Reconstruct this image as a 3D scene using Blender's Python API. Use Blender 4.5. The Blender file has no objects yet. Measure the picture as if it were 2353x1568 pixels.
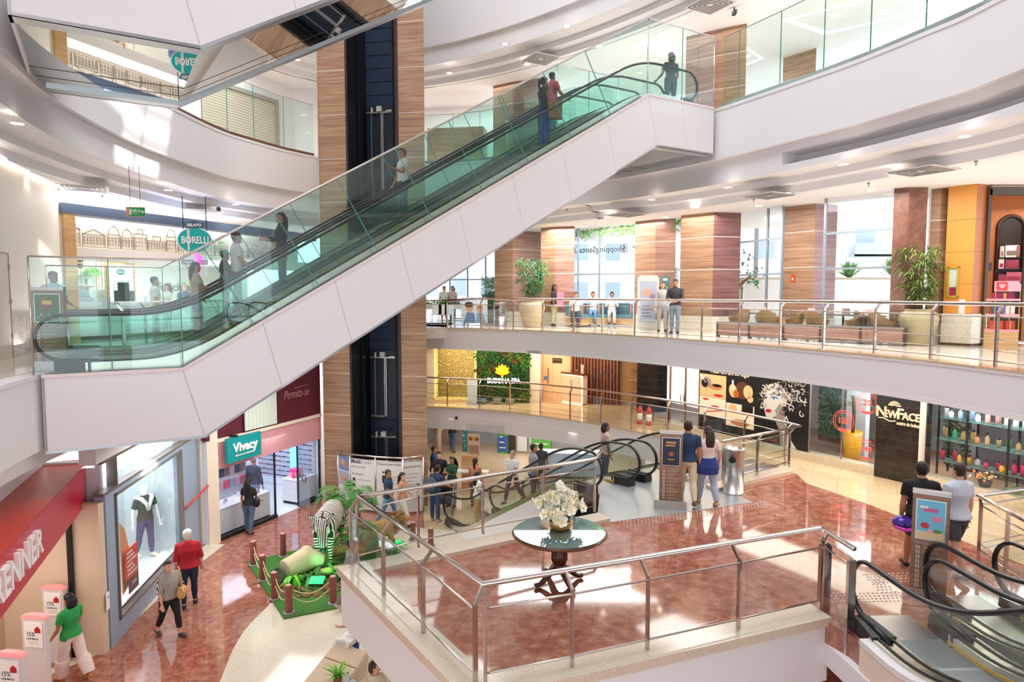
import bpy,bmesh,math,random
from mathutils import Vector,Matrix
random.seed(7)
R=math.radians
PI=math.pi
sc=bpy.context.scene
C=sc.collection

# ------------------------------------------------------------------ camera, exposure, world, daylight
EYE,FPX=7.05,1520.0
TH=math.atan(108.0/FPX)
CT,ST=math.cos(TH),math.sin(TH)
cd=bpy.data.cameras.new('camera');cam=bpy.data.objects.new('camera',cd);C.objects.link(cam)
cd.sensor_width=36.0;cd.lens=FPX*36.0/2353.0;cd.clip_start=0.05;cd.clip_end=500
cam.location=(0,0,EYE);cam.rotation_euler=(PI/2-TH,0,0)
sc.camera=cam
sc.view_settings.view_transform='Standard'
sc.view_settings.look='None'
sc.view_settings.exposure=0.0
sc.view_settings.gamma=1.0
sc.view_settings.use_curve_mapping=False
sc.cycles.max_bounces=9
sc.cycles.diffuse_bounces=5
sc.cycles.glossy_bounces=4
sc.cycles.transmission_bounces=4
sc.cycles.transparent_max_bounces=28
sc.cycles.caustics_reflective=False
sc.cycles.caustics_refractive=False
sc.cycles.sample_clamp_indirect=6.0
w=bpy.data.worlds.new('sky');sc.world=w;w.use_nodes=True
wn=w.node_tree.nodes;wl=w.node_tree.links
bg=wn['Background'];bg.inputs[1].default_value=3.3
tc=wn.new('ShaderNodeTexCoord');sx=wn.new('ShaderNodeSeparateXYZ');rp=wn.new('ShaderNodeValToRGB')
wl.new(tc.outputs['Generated'],sx.inputs[0]);wl.new(sx.outputs['Z'],rp.inputs[0]);wl.new(rp.outputs[0],bg.inputs[0])
rp.color_ramp.elements[0].position=0.0;rp.color_ramp.elements[0].color=(0.86,0.90,0.96,1)
rp.color_ramp.elements[1].position=0.7;rp.color_ramp.elements[1].color=(0.66,0.80,1.0,1)
def lamp(name,kind,loc,energy,color=(1,1,1),rot=None,**kw):
 l=bpy.data.lights.new(name,kind);l.energy=energy;l.color=color
 for k,v in kw.items():setattr(l,k,v)
 o=bpy.data.objects.new(name,l);C.objects.link(o);o.location=loc
 if rot:o.rotation_euler=rot
 return o
SUN=lamp('sun','SUN',(0,0,40),6.0,(1.0,0.95,0.88),angle=R(0.6))
SUN.rotation_euler=(Vector((-0.60,-0.20,-0.72))).to_track_quat('-Z','Y').to_euler()
lamp('skylight_daylight','AREA',(-0.3,10.5,28.6),3000,(0.92,0.96,1.0),shape='RECTANGLE',size=11,size_y=16)

# ------------------------------------------------------------------ pixel -> place
def ray(px,py):
 u=(px-1176.5)/FPX;v=(py-784.0)/FPX
 return(u,CT-v*ST,-ST-v*CT)
def PZ(px,py,z):
 d=ray(px,py);t=(z-EYE)/d[2]
 return Vector((d[0]*t,d[1]*t,z))
def PD(px,py,y):
 d=ray(px,py);t=y/d[1]
 return Vector((d[0]*t,y,EYE+d[2]*t))
L0,L1,L2,L3=0.0,2.60,5.75,12.2
CEIL1,CEIL2,CEIL3=4.93,9.75,15.7

# ------------------------------------------------------------------ colours and materials
def hx(h):
 h=h.lstrip('#')
 c=[int(h[i:i+2],16)/255.0 for i in(0,2,4)]
 return tuple((x/12.92 if x<=0.04045 else((x+0.055)/1.055)**2.4) for x in c)+(1.0,)
_M={}
def _new(name):
 m=bpy.data.materials.new(name);m.use_nodes=True
 return m,m.node_tree.nodes,m.node_tree.links,m.node_tree.nodes['Principled BSDF']
def M(name,col='#cccccc',rough=0.5,metal=0.0,emit=None,es=0.0,coat=0.0,var=0.0,vs=6.0,bump=0.0,ior=1.45):
 """plain procedural material; var adds a soft noise variation of the colour"""
 if name in _M:return _M[name]
 m,n,l,b=_new(name);c=hx(col)
 b.inputs['Base Color'].default_value=c;b.inputs['Roughness'].default_value=rough
 b.inputs['Metallic'].default_value=metal;b.inputs['IOR'].default_value=ior
 b.inputs['Coat Weight'].default_value=coat;b.inputs['Coat Roughness'].default_value=0.04
 if emit:
  b.inputs['Emission Color'].default_value=hx(emit);b.inputs['Emission Strength'].default_value=es
 if var or bump:
  t=n.new('ShaderNodeTexNoise');t.inputs['Scale'].default_value=vs;t.inputs['Detail'].default_value=5
  g=n.new('ShaderNodeNewGeometry');l.new(g.outputs['Position'],t.inputs['Vector'])
  if var:
   mx=n.new('ShaderNodeMix');mx.data_type='RGBA'
   mx.inputs[6].default_value=tuple(x*(1-var) for x in c[:3])+(1,)
   mx.inputs[7].default_value=tuple(min(1,x*(1+var)) for x in c[:3])+(1,)
   l.new(t.outputs['Fac'],mx.inputs[0]);l.new(mx.outputs[2],b.inputs['Base Color'])
  if bump:
   bp=n.new('ShaderNodeBump');bp.inputs['Strength'].default_value=bump
   l.new(t.outputs['Fac'],bp.inputs['Height']);l.new(bp.outputs[0],b.inputs['Normal'])
 _M[name]=m
 return m
def ramp(n,stops):
 r=n.new('ShaderNodeValToRGB');e=r.color_ramp.elements
 while len(e)<len(stops):e.new(0.5)
 for k,(p,c) in enumerate(stops):e[k].position=p;e[k].color=hx(c)
 return r
def M_wood(name,c1,c2,c3,sz=13.0,rough=0.4,vertical=False):
 if name in _M:return _M[name]
 m,n,l,b=_new(name)
 g=n.new('ShaderNodeNewGeometry');mp=n.new('ShaderNodeMapping')
 mp.inputs['Scale'].default_value=(sz,sz,0.8) if vertical else(0.7,0.7,sz)
 l.new(g.outputs['Position'],mp.inputs[0])
 t=n.new('ShaderNodeTexNoise');t.inputs['Scale'].default_value=1.0;t.inputs['Detail'].default_value=7;t.inputs['Roughness'].default_value=0.62;t.inputs['Distortion'].default_value=0.5
 l.new(mp.outputs[0],t.inputs['Vector'])
 r=ramp(n,[(0.3,c1),(0.5,c2),(0.7,c3)])
 l.new(t.outputs['Fac'],r.inputs[0]);l.new(r.outputs[0],b.inputs['Base Color'])
 b.inputs['Roughness'].default_value=rough
 _M[name]=m
 return m
def M_stone(name,cols,scale,rough,tile=None,mortar='#8a7a6c',ior=1.5,rot=0.0,msize=0.004):
 """mottled polished stone, optionally cut into square slabs (tile = side in metres)"""
 if name in _M:return _M[name]
 m,n,l,b=_new(name)
 g=n.new('ShaderNodeNewGeometry')
 t=n.new('ShaderNodeTexNoise');t.inputs['Scale'].default_value=scale;t.inputs['Detail'].default_value=9;t.inputs['Roughness'].default_value=0.75
 l.new(g.outputs['Position'],t.inputs['Vector'])
 r=ramp(n,cols);l.new(t.outputs['Fac'],r.inputs[0]);out=r.outputs[0]
 if tile:
  mp=n.new('ShaderNodeMapping');mp.inputs['Rotation'].default_value=(0,0,rot);l.new(g.outputs['Position'],mp.inputs[0])
  k=n.new('ShaderNodeTexBrick');k.offset=0.0;k.inputs['Scale'].default_value=1.0
  k.inputs['Brick Width'].default_value=tile;k.inputs['Row Height'].default_value=tile;k.inputs['Mortar Size'].default_value=msize
  l.new(mp.outputs[0],k.inputs['Vector'])
  mx=n.new('ShaderNodeMix');mx.data_type='RGBA';mx.inputs[7].default_value=hx(mortar)
  l.new(out,mx.inputs[6]);l.new(k.outputs['Fac'],mx.inputs[0]);out=mx.outputs[2]
 l.new(out,b.inputs['Base Color']);b.inputs['Roughness'].default_value=rough;b.inputs['IOR'].default_value=ior
 _M[name]=m
 return m
def M_glass(name,tint='#eef6f4',refl=0.05,rough=0.0):
 """thin architectural glass: tinted see-through with an angle-dependent reflection"""
 if name in _M:return _M[name]
 m=bpy.data.materials.new(name);m.use_nodes=True
 n=m.node_tree.nodes;l=m.node_tree.links;n.clear()
 o=n.new('ShaderNodeOutputMaterial');mx=n.new('ShaderNodeMixShader');tr=n.new('ShaderNodeBsdfTransparent');gl=n.new('ShaderNodeBsdfGlossy')
 tr.inputs[0].default_value=hx(tint);gl.inputs['Roughness'].default_value=rough
 lw=n.new('ShaderNodeLayerWeight');lw.inputs[0].default_value=0.5
 p=n.new('ShaderNodeMath');p.operation='POWER';p.inputs[1].default_value=4.0
 a=n.new('ShaderNodeMath');a.operation='MULTIPLY_ADD';a.inputs[1].default_value=0.7;a.inputs[2].default_value=refl
 l.new(lw.outputs['Facing'],p.inputs[0]);l.new(p.outputs[0],a.inputs[0]);l.new(a.outputs[0],mx.inputs[0])
 l.new(tr.outputs[0],mx.inputs[1]);l.new(gl.outputs[0],mx.inputs[2]);l.new(mx.outputs[0],o.inputs[0])
 _M[name]=m
 return m
def M_stripe(name,c1,c2,scale,axis='X',rough=0.6,dist=0.0,prof='SIN',detail=1.0,sharp=0.08,rot=(0,0,0)):
 """bands in the object's own space"""
 if name in _M:return _M[name]
 m,n,l,b=_new(name)
 t=n.new('ShaderNodeTexCoord');mp=n.new('ShaderNodeMapping');mp.inputs['Rotation'].default_value=rot
 l.new(t.outputs['Object'],mp.inputs[0])
 wv=n.new('ShaderNodeTexWave');wv.bands_direction=axis;wv.inputs['Scale'].default_value=scale;wv.inputs['Distortion'].default_value=dist
 wv.inputs['Detail'].default_value=detail;wv.wave_profile=prof
 r=ramp(n,[(0.5-sharp,c1),(0.5+sharp,c2)])
 l.new(mp.outputs[0],wv.inputs['Vector']);l.new(wv.outputs['Fac'],r.inputs[0]);l.new(r.outputs[0],b.inputs['Base Color'])
 b.inputs['Roughness'].default_value=rough
 _M[name]=m
 return m

WHITE=M('white_plaster','#e9e6e6',0.62)
WHITE2=M('white_cladding','#e4dfdf',0.35)
CEILM=M('ceiling_paint','#efecea',0.75)
STEEL=M('polished_steel','#c9bfb8',0.16,1.0)
STEELB=M('brushed_steel','#b5b1ad',0.32,1.0)
MIRROR=M('mirror_cladding','#d5dcda',0.025,1.0)
RUBBER=M('black_rubber','#131518',0.28)
BLACK=M('black_plastic','#17181a',0.4)
DARK=M('dark_grey','#33363a',0.5)
CREAM=M('cream_paint','#ead9c4',0.6)
GLASS=M_glass('clear_glass','#f8fbfa',0.04)
GREEN_GLASS=M_glass('green_glass','#f3fcf9',0.03)
SCREEN_GLASS=M_glass('pale_green_glass','#f2fbfa',0.035)
SHOP_GLASS=M_glass('shop_glass','#f8fafc',0.04)
WOOD=M_wood('oak_panel','#7f5c46','#a37d60','#b8967a',15)
WOODR=M_wood('reddish_panel','#80594d','#a17a6b','#b59283',15)
WOODD=M_wood('dark_wood','#3d1d10','#5a2d18','#733d22',10,0.25)
WOODL=M_wood('light_wood','#b98a5a','#cfa473','#dcb88a',12,0.45)
RED_GRANITE=M_stone('red_granite',[(0.30,'#6c392c'),(0.45,'#985b48'),(0.57,'#ad735e'),(0.72,'#c59b87')],5.5,0.06,1.2,'#7b4536',1.75,0.35)
CREAM_TILE=M_stone('cream_terrazzo',[(0.3,'#cdbfa8'),(0.55,'#ddd2bf'),(0.75,'#e8dfd0')],22,0.08,1.0,'#bfae96',1.65,0.35)
BEIGE_TILE=M_stone('beige_granite_tile',[(0.3,'#bda27c'),(0.5,'#d3bb97'),(0.75,'#e2cfb0')],26,0.1,0.6,'#ae966f',1.6,0.5)
LEDGE=M_stone('speckled_ledge_granite',[(0.3,'#bfa98f'),(0.5,'#d9c8b2'),(0.7,'#e6d9c8')],45,0.12,None)
FLOOR2=M_stone('upper_marble',[(0.3,'#d6c8ba'),(0.55,'#e4dacf'),(0.75,'#efe8e0')],8,0.06,0.9,'#cbbcab',1.6,0.2)
PLANT=M('plant_green','#3f7d33',0.5,var=0.45,vs=9)
PLANTD=M('plant_dark_green','#234a1f',0.55,var=0.5,vs=9)
PLANTB=M('plant_bright_green','#6cc12f',0.45,var=0.3,vs=9)

# ------------------------------------------------------------------ mesh collector
class MB:
 def __init__(s):s.v=[];s.f=[];s.m=[];s.mats=[];s.sm=[]
 def mi(s,mat):
  if mat is None:return 0
  if mat not in s.mats:s.mats.append(mat)
  return s.mats.index(mat)
 def add(s,vs,fs,mat=None,smooth=False):
  o=len(s.v);k=s.mi(mat);s.v.extend(Vector(q) for q in vs)
  for f in fs:s.f.append(tuple(i+o for i in f));s.m.append(k);s.sm.append(smooth)
  return s
 def hexa(s,p,mat=None): # p: 4 bottom (ccw), 4 top
  return s.add(p,[(3,2,1,0),(4,5,6,7),(0,1,5,4),(1,2,6,5),(2,3,7,6),(3,0,4,7)],mat)
 def box(s,x0,x1,y0,y1,z0,z1,mat=None):
  return s.hexa([(x0,y0,z0),(x1,y0,z0),(x1,y1,z0),(x0,y1,z0),(x0,y0,z1),(x1,y0,z1),(x1,y1,z1),(x0,y1,z1)],mat)
 def prism(s,poly,z0,z1,mat=None):
  n=len(poly);vs=[(p[0],p[1],z0) for p in poly]+[(p[0],p[1],z1) for p in poly]
  fs=[tuple(range(n-1,-1,-1)),tuple(range(n,2*n))]+[(i,(i+1)%n,(i+1)%n+n,i+n) for i in range(n)]
  return s.add(vs,fs,mat)
 def beam(s,a,b,wd,ht,mat=None,up=(0,0,1)):
  a=Vector(a);b=Vector(b);d=(b-a).normalized();u=Vector(up)
  if abs(d.dot(u))>0.98:u=Vector((0,1,0))
  x=d.cross(u).normalized()*wd/2;u=x.cross(d).normalized()*ht/2
  return s.hexa([a-x-u,a+x-u,b+x-u,b-x-u,a-x+u,a+x+u,b+x+u,b-x+u],mat)
 def tube(s,pts,r,n=8,mat=None,closed=False,flat=1.0,up=(0,0,1)):
  pts=[Vector(p) for p in pts];N=len(pts);vs=[];rr=r if isinstance(r,(list,tuple)) else[r]*N
  ref=None
  for i,p in enumerate(pts):
   if closed:d=pts[(i+1)%N]-pts[i-1]
   else:d=pts[min(i+1,N-1)]-pts[max(i-1,0)]
   d.normalize();u=Vector(up) if ref is None else ref
   if abs(d.dot(u))>0.95 and ref is None:u=Vector((1,0,0))
   x=d.cross(u)
   if x.length<1e-5:x=d.cross(Vector((0.3,1,0.2)))
   x.normalize();y=x.cross(d).normalized();ref=y
   for k in range(n):
    a=2*PI*k/n
    vs.append(p+x*(math.cos(a)*rr[i])+y*(math.sin(a)*rr[i]*flat))
  fs=[]
  for i in range(N if closed else N-1):
   j=(i+1)%N
   for k in range(n):
    q=(k+1)%n
    fs.append((i*n+k,i*n+q,j*n+q,j*n+k))
  if not closed:fs+=[tuple(range(n-1,-1,-1)),tuple((N-1)*n+k for k in range(n))]
  return s.add(vs,fs,mat,True)
 def lathe(s,prof,c=(0,0,0),n=20,mat=None,smooth=True,sx=1.0,sy=1.0):
  vs=[];N=len(prof)
  for r,z in prof:
   for k in range(n):
    a=2*PI*k/n
    vs.append((c[0]+r*math.cos(a)*sx,c[1]+r*math.sin(a)*sy,c[2]+z))
  fs=[]
  for i in range(N-1):
   for k in range(n):
    q=(k+1)%n
    fs.append((i*n+k,i*n+q,(i+1)*n+q,(i+1)*n+k))
  fs+=[tuple(range(n-1,-1,-1)),tuple((N-1)*n+k for k in range(n))]
  return s.add(vs,fs,mat,smooth)
 def ball(s,c,r,n=10,mat=None):
  rx,ry,rz=r if isinstance(r,(tuple,list)) else(r,r,r)
  pr=[(math.cos(a),math.sin(a)) for a in[(-0.499+i/float(n))*PI*0.999 for i in range(n+1)]]
  vs=[];m=n*2
  for q,z in pr:
   for k in range(m):
    a=2*PI*k/m
    vs.append((c[0]+rx*q*math.cos(a),c[1]+ry*q*math.sin(a),c[2]+rz*z))
  fs=[]
  for i in range(n):
   for k in range(m):
    j=(k+1)%m
    fs.append((i*m+k,i*m+j,(i+1)*m+j,(i+1)*m+k))
  fs+=[tuple(range(m-1,-1,-1)),tuple(n*m+k for k in range(m))]
  return s.add(vs,fs,mat,True)
 def fbox(s,F,a0,a1,b0,b1,c0,c1,mat=None):
  p=[F.p(a0,b0,c1),F.p(a1,b0,c1),F.p(a1,b0,c0),F.p(a0,b0,c0),F.p(a0,b1,c1),F.p(a1,b1,c1),F.p(a1,b1,c0),F.p(a0,b1,c0)]
  return s.hexa(p,mat)
 def fpoly(s,F,poly,c0,c1,mat=None): # poly in the frame's (a, b); extruded from c0 to c1
  n=len(poly);vs=[F.p(a,b,c0) for a,b in poly]+[F.p(a,b,c1) for a,b in poly]
  fs=[tuple(range(n-1,-1,-1)),tuple(range(n,2*n))]+[(i,(i+1)%n,(i+1)%n+n,i+n) for i in range(n)]
  return s.add(vs,fs,mat)
 def fdisc(s,F,a,b,ra,rb,c0,c1,mat=None,n=28):
  return s.fpoly(F,[(a+ra*math.cos(2*PI*k/n),b+rb*math.sin(2*PI*k/n)) for k in range(n)],c0,c1,mat)
 def fring(s,F,a,b,r,t,c,mat=None,n=28):
  return s.tube([F.p(a+r*math.cos(2*PI*k/n),b+r*math.sin(2*PI*k/n),c) for k in range(n)],t,6,mat,True,up=F.n)
 def fline(s,F,pts,t,c,mat=None):
  return s.tube([F.p(a,b,c) for a,b in pts],t,5,mat,False,up=F.n)
 def text(s,F,txt,a,b,size,c=0.0,depth=0.01,mat=None,align='CENTER',sxx=1.0,bold=0.0,shear=0.0,mirror=False,width=None):
  vs,fs=text_mesh(txt,size,depth,align,bold,shear)
  if not vs:return s
  if width:
   xs=[v[0] for v in vs];sxx=width/(max(xs)-min(xs))
  q=-1 if mirror else 1
  return s.add([F.p(a+v[0]*sxx*q,b+v[1],c+v[2]) for v in vs],fs,mat)
 def build(s,name,mat=None,parent=None,smooth=False):
  me=bpy.data.meshes.new(name)
  off=WLOC.get(parent.name,Vector((0,0,0))) if parent else Vector((0,0,0))
  me.from_pydata([tuple(v-off) for v in s.v],[],s.f)
  mats=list(s.mats)
  if mat is not None:
   if s.mats:mats=s.mats
   else:mats=[mat]
  for m in mats:me.materials.append(m)
  me.polygons.foreach_set('material_index',s.m)
  me.polygons.foreach_set('use_smooth',[bool(q) or smooth for q in s.sm])
  me.update()
  o=bpy.data.objects.new(name,me);C.objects.link(o)
  if parent:o.parent=parent;WLOC[o.name]=off
  return o
_TXT={}
def text_mesh(txt,size,depth,align,bold,shear):
 key=(txt,size,depth,align,bold,shear)
 if key in _TXT:return _TXT[key]
 cu=bpy.data.curves.new('t','FONT');cu.body=txt;cu.size=size;cu.extrude=depth/2;cu.align_x=align;cu.align_y='CENTER'
 cu.offset=bold;cu.shear=shear;cu.resolution_u=3
 o=bpy.data.objects.new('t',cu);C.objects.link(o)
 dg=bpy.context.evaluated_depsgraph_get();dg.update()
 me=bpy.data.meshes.new_from_object(o.evaluated_get(dg))
 vs=[tuple(v.co) for v in me.vertices];fs=[tuple(p.vertices) for p in me.polygons]
 bpy.data.objects.remove(o);bpy.data.meshes.remove(me);bpy.data.curves.remove(cu)
 _TXT[key]=(vs,fs)
 return vs,fs
class Frame:
 """a wall plane: origin, direction along it, up; n points out of the wall (to the right-hand side of up x along)"""
 def __init__(s,o,x,up=(0,0,1)):
  s.o=Vector(o);s.x=Vector(x).normalized();s.u=Vector(up).normalized();s.n=s.x.cross(s.u).normalized()
 def p(s,a,b,c=0.0):return s.o+s.x*a+s.u*b+s.n*c
def frame2(p,q,z=None):
 p=Vector(p);q=Vector(q)
 if z is not None:p.z=z;q.z=z
 F=Frame(p,q-p);F.len=(q-p).length
 return F
WLOC={}
def props(o,label=None,cat=None,group=None,kind=None):
 if label:o['label']=label
 if cat:o['category']=cat
 if group:o['group']=group
 if kind:o['kind']=kind
 return o
def thing(name,label,cat,loc=(0,0,0),group=None,kind=None):
 o=bpy.data.objects.new(name,None);C.objects.link(o);o.location=loc;o.empty_display_size=0.1
 WLOC[o.name]=Vector(loc)
 return props(o,label,cat,group,kind)
def struct(name,mb,mat=None,label=None,cat=None):
 o=mb.build(name,mat);o['kind']='structure'
 return props(o,label,cat)
def single(name,mb,mat,label,cat,group=None,kind=None):
 """a thing that is one mesh; its origin goes to the middle of its base"""
 xs=[v.x for v in mb.v];ys=[v.y for v in mb.v];zs=[v.z for v in mb.v]
 off=Vector(((min(xs)+max(xs))/2,(min(ys)+max(ys))/2,min(zs)))
 mb.v=[v-off for v in mb.v]
 o=mb.build(name,mat);o.location=off;WLOC[o.name]=off
 return props(o,label,cat,group,kind)
def copy_tree(o,parent=None):
 c=o.copy();C.objects.link(c)
 if parent:c.parent=parent
 for ch in list(o.children):copy_tree(ch,c)
 return c
def clone(root,loc,rz=0.0,label=None,group=None,scale=None):
 c=copy_tree(root);c.location=loc;c.rotation_euler=(0,0,rz)
 if label:c['label']=label
 if group:c['group']=group
 if scale:c.scale=scale if isinstance(scale,tuple) else(scale,)*3
 return c
def smooth_path(pts,k=4):
 """Catmull-Rom through the points"""
 P=[Vector(p) for p in pts];out=[]
 for i in range(len(P)-1):
  a=P[i-1] if i else P[i]*2-P[i+1];b=P[i];c=P[i+1];d=P[i+2] if i+2<len(P) else c*2-b
  for q in range(k):
   t=q/k
   out.append(0.5*((2*b)+(c-a)*t+(2*a-5*b+4*c-d)*t*t+(3*b-a-3*c+d)*t**3))
 out.append(P[-1])
 return out
def path_normals(path,side=1):
 N=[]
 for i in range(len(path)):
  d=path[min(i+1,len(path)-1)]-path[max(i-1,0)]
  n=Vector((d.y,-d.x,0)).normalized()*side
  N.append(n)
 return N
def sweep(mb,path,prof,side=1,mat=None,close=False):
 """sweep a profile of (inset, z) along a plan path; inset is measured along the path's normal"""
 Ns=path_normals(path,side);k=len(prof);vs=[]
 for p,n in zip(path,Ns):
  for r,z in prof:vs.append((p.x+n.x*r,p.y+n.y*r,z))
 fs=[]
 for i in range(len(path)-1):
  for j in range(k-1 if not close else k):
   q=(j+1)%k
   fs.append((i*k+j,(i+1)*k+j,(i+1)*k+q,i*k+q))
 if close:fs+=[tuple(range(k)),tuple((len(path)-1)*k+j for j in range(k-1,-1,-1))]
 return mb.add(vs,fs,mat)
def resample(path,step):
 out=[path[0].copy()];acc=0.0
 for a,b in zip(path[:-1],path[1:]):
  L=(b-a).length;t=step-acc
  while t<=L:
   out.append(a.lerp(b,t/L));t+=step
  acc=L-(t-step)
 return out
# ================================================================== the setting
V=Vector
def xy(l,z=0.0):return[V((a,b,z)) for a,b in l]
P3L=smooth_path(xy([(-5.6,4.5),(-6.4,6.6),(-7.2,8.6),(-8.0,10.7),(-8.75,12.8),(-9.2,15.2),(-9.4,17.2),(-9.37,18.66),(-9.30,20.28),(-9.12,21.63),(-8.70,22.78),(-8.13,24.06),(-7.33,25.26)]))
P3F=smooth_path(xy([(-7.33,25.26),(-5.6,26.3),(-3.44,26.6),(-2.06,26.3),(-0.52,25.6),(0.9,24.3),(2.2,22.9)]))
P3R=smooth_path(xy([(2.2,22.9),(3.4,21.9),(4.6,20.4),(5.45,19.2),(5.95,18.35),(6.68,16.93),(7.25,15.76),(7.71,14.67),(8.15,13.33),(8.41,12.43),(8.55,10.5),(8.4,8.0),(7.8,5.5),(7.0,3.5)]))
P2R=smooth_path(xy([(-4.9,26.6),(-3.0,25.62),(-1.23,24.70),(1.08,23.25),(2.98,21.40),(4.56,19.50),(5.32,18.40),(5.95,17.36),(6.62,16.25),(7.17,15.15),(7.68,14.0),(8.13,12.7),(8.41,11.45),(8.55,10.4),(8.6,9.0),(8.6,7.6)]))
P1R=smooth_path(xy([(-4.9,26.6),(-3.0,25.95),(-2.53,25.83),(-1.26,25.40),(-0.07,24.75),(1.01,24.02),(2.06,23.22),(3.03,22.32),(3.9,21.40),(4.84,20.3),(5.75,19.0),(6.5,17.7),(7.12,16.47)]))
P2L=smooth_path(xy([(-6.3,6.4),(-6.95,8.3),(-7.62,10.35),(-8.1,13.2),(-8.7,15.7),(-9.1,18.5),(-9.0,21.0),(-8.4,23.2),(-7.33,25.0)]))
def floor_slab(mb,inner,outer,z0,z1,mat):
 """flat ring of floor between two plan paths of any lengths"""
 n=40
 def rs(p):
  L=[0.0]
  for a,b in zip(p[:-1],p[1:]):L.append(L[-1]+(b-a).length)
  o=[];k=0
  for i in range(n+1):
   t=L[-1]*i/n
   while k<len(L)-2 and L[k+1]<t:k+=1
   o.append(p[k].lerp(p[k+1],(t-L[k])/max(1e-6,L[k+1]-L[k])))
  return o
 A=rs(inner);B=rs(outer)
 for i in range(n):
  mb.hexa([(A[i].x,A[i].y,z0),(A[i+1].x,A[i+1].y,z0),(B[i+1].x,B[i+1].y,z0),(B[i].x,B[i].y,z0),
     (A[i].x,A[i].y,z1),(A[i+1].x,A[i+1].y,z1),(B[i+1].x,B[i+1].y,z1),(B[i].x,B[i].y,z1)],mat)

# ---- ground floor: red granite ring with a pale inner disc
b=MB();b.box(-14,16,-2,42,-0.3,0.0)
struct('floor',b,RED_GRANITE,'polished red granite ground floor of the atrium','floor')
b=MB()
arc=[PZ(*p,0) for p in[(495,1585),(508,1562),(520,1530),(540,1485),(570,1440),(615,1395),(660,1350),(720,1300),(790,1262),(870,1235),(950,1212)]]
arc=smooth_path(arc,3)+[V((1.0,18.6,0)),V((1.4,17.0,0)),V((1.5,8,0)),V((-2,5.6,0)),V((-4.0,6.5,0))]
b.prism([(p.x,p.y) for p in arc],0.0,0.006)
struct('floor',b,CREAM_TILE,'pale terrazzo disc set into the red ground floor','floor')
b=MB();b.prism([(-2.6,19.2),(-0.6,17.9),(1.6,19.5),(3.6,18.4),(5.5,21),(6.5,33),(-6,33),(-3.0,21.9)],0.0,0.005)
struct('floor',b,BEIGE_TILE,'beige tiled ground floor in front of the far shops','floor')
b=MB();b.prism([(-8.7,11.6),(-8.15,12.4),(-8.2,16.6),(-8.1,18.2),(-8.6,18.3),(-8.8,16.8),(-8.6,12.7)],0.0,0.006)
struct('floor',b,CREAM_TILE,'pale strip along the fashion shop front','floor')

# ---- first level (mezzanine)
TOUT=[PZ(773,1303,2.67),PZ(1077.5,1612,2.67),PZ(1911,1419,2.67)]
TBACK=PZ(1375,1178,2.67)
b=MB()
terr=[(-2.55,10.35),(-0.45,7.1),(4.22,8.85),(4.42,8.35),(4.5,7.6),(6.9,7.6),(7.1,5.5),(13,5.5),(13,15),(9.67,15.3),(8.92,15.99),(7.76,18.57),(6.02,21.6),(5.0,24.5),(3.0,27.5)]
b.prism(terr[:10]+[(8.92,15.99),(7.12,16.47),(6.9,16.3),(4.7,14.75),(4.55,14.9),(2.1,13.5),(1.74,12.98)],2.3,L1)
struct('floor',b,RED_GRANITE,'red granite floor of the mezzanine terrace','floor')
b=MB()
b.prism([(PZ(*p,L1).x,PZ(*p,L1).y) for p in[(1823,1083),(1853,1112),(2005,1164),(2240,1255),(2353,1300),(2400,1150),(2117,1118),(2010,1096),(1803,1040)]],L1-0.02,L1+0.009)
inn=[q+n*.3 for q,n in zip(P1R,path_normals(P1R,-1))];out=xy([(-3.6,31),(0,30.5),(3.4,28.6),(5.2,25),(6.4,21.4),(7.76,18.9),(8.6,17.0)])
floor_slab(b,inn,smooth_path(out),L1-0.35,L1+0.005,BEIGE_TILE)
b.prism([(6.75,17.6),(7.05,16.1),(9.2,15.6),(8.9,16.4),(7.9,18.6)],2.3,L1+.002,BEIGE_TILE)
struct('floor',b,BEIGE_TILE,'beige tiled mezzanine walkway along the shops','floor')
b=MB();sweep(b,P1R,[(0.9,2.6),(-0.03,2.6),(-0.03,2.52),(0.0,2.52),(0.0,1.72),(0.35,1.72),(0.35,2.2),(0.8,2.2)],-1)
struct('trim_1',b,WHITE,'white curved fascia of the mezzanine edge','fascia')
b=MB();sweep(b,P1R,[(-0.05,2.61),(0.42,2.61),(0.42,2.57),(-0.05,2.57)],-1,None,True)
struct('trim_2',b,BEIGE_TILE,'granite edging of the mezzanine walkway','edging')
# step/return of the opening for the down escalators
b=MB()
ret=[V((7.25,16.45,0)),V((7.0,16.15,0)),V((4.62,14.62,0)),V((4.45,14.95,0)),V((6.95,16.6,0))]
b.prism([(p.x,p.y) for p in ret],2.2,2.68)
struct('trim_3',b,LEDGE,'low granite kerb beside the down escalators','kerb')
# terrace ledge and its white parapet face
b=MB()
def off(pts,ds):
 """inset an open polyline to its left by ds"""
 out=[]
 for i,p in enumerate(pts):
  a=(pts[i]-pts[i-1]).normalized() if i else(pts[1]-pts[0]).normalized()
  c=(pts[i+1]-pts[i]).normalized() if i+1<len(pts) else a
  n1=V((-a.y,a.x,0));n2=V((-c.y,c.x,0));m=(n1+n2).normalized();out.append(p+m*(ds/max(0.3,m.dot(n1))))
 return out
Z0=lambda p:V((p.x,p.y,0))
tl=[Z0(p) for p in[TBACK,TOUT[0],TOUT[1],TOUT[2]]]
tin=off(tl,0.42)
tin[3]=V((4.22,9.12,0));tin[0]=V((1.92,12.66,0))
for i in range(3):
 a,c,d,e=tl[i],tl[i+1],tin[i+1],tin[i]
 b.hexa([(a.x,a.y,2.55),(c.x,c.y,2.55),(d.x,d.y,2.55),(e.x,e.y,2.55),(a.x,a.y,2.67),(c.x,c.y,2.67),(d.x,d.y,2.67),(e.x,e.y,2.67)],LEDGE)
struct('trim_4',b,LEDGE,'speckled granite ledge around the mezzanine terrace','ledge')
b=MB()
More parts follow.
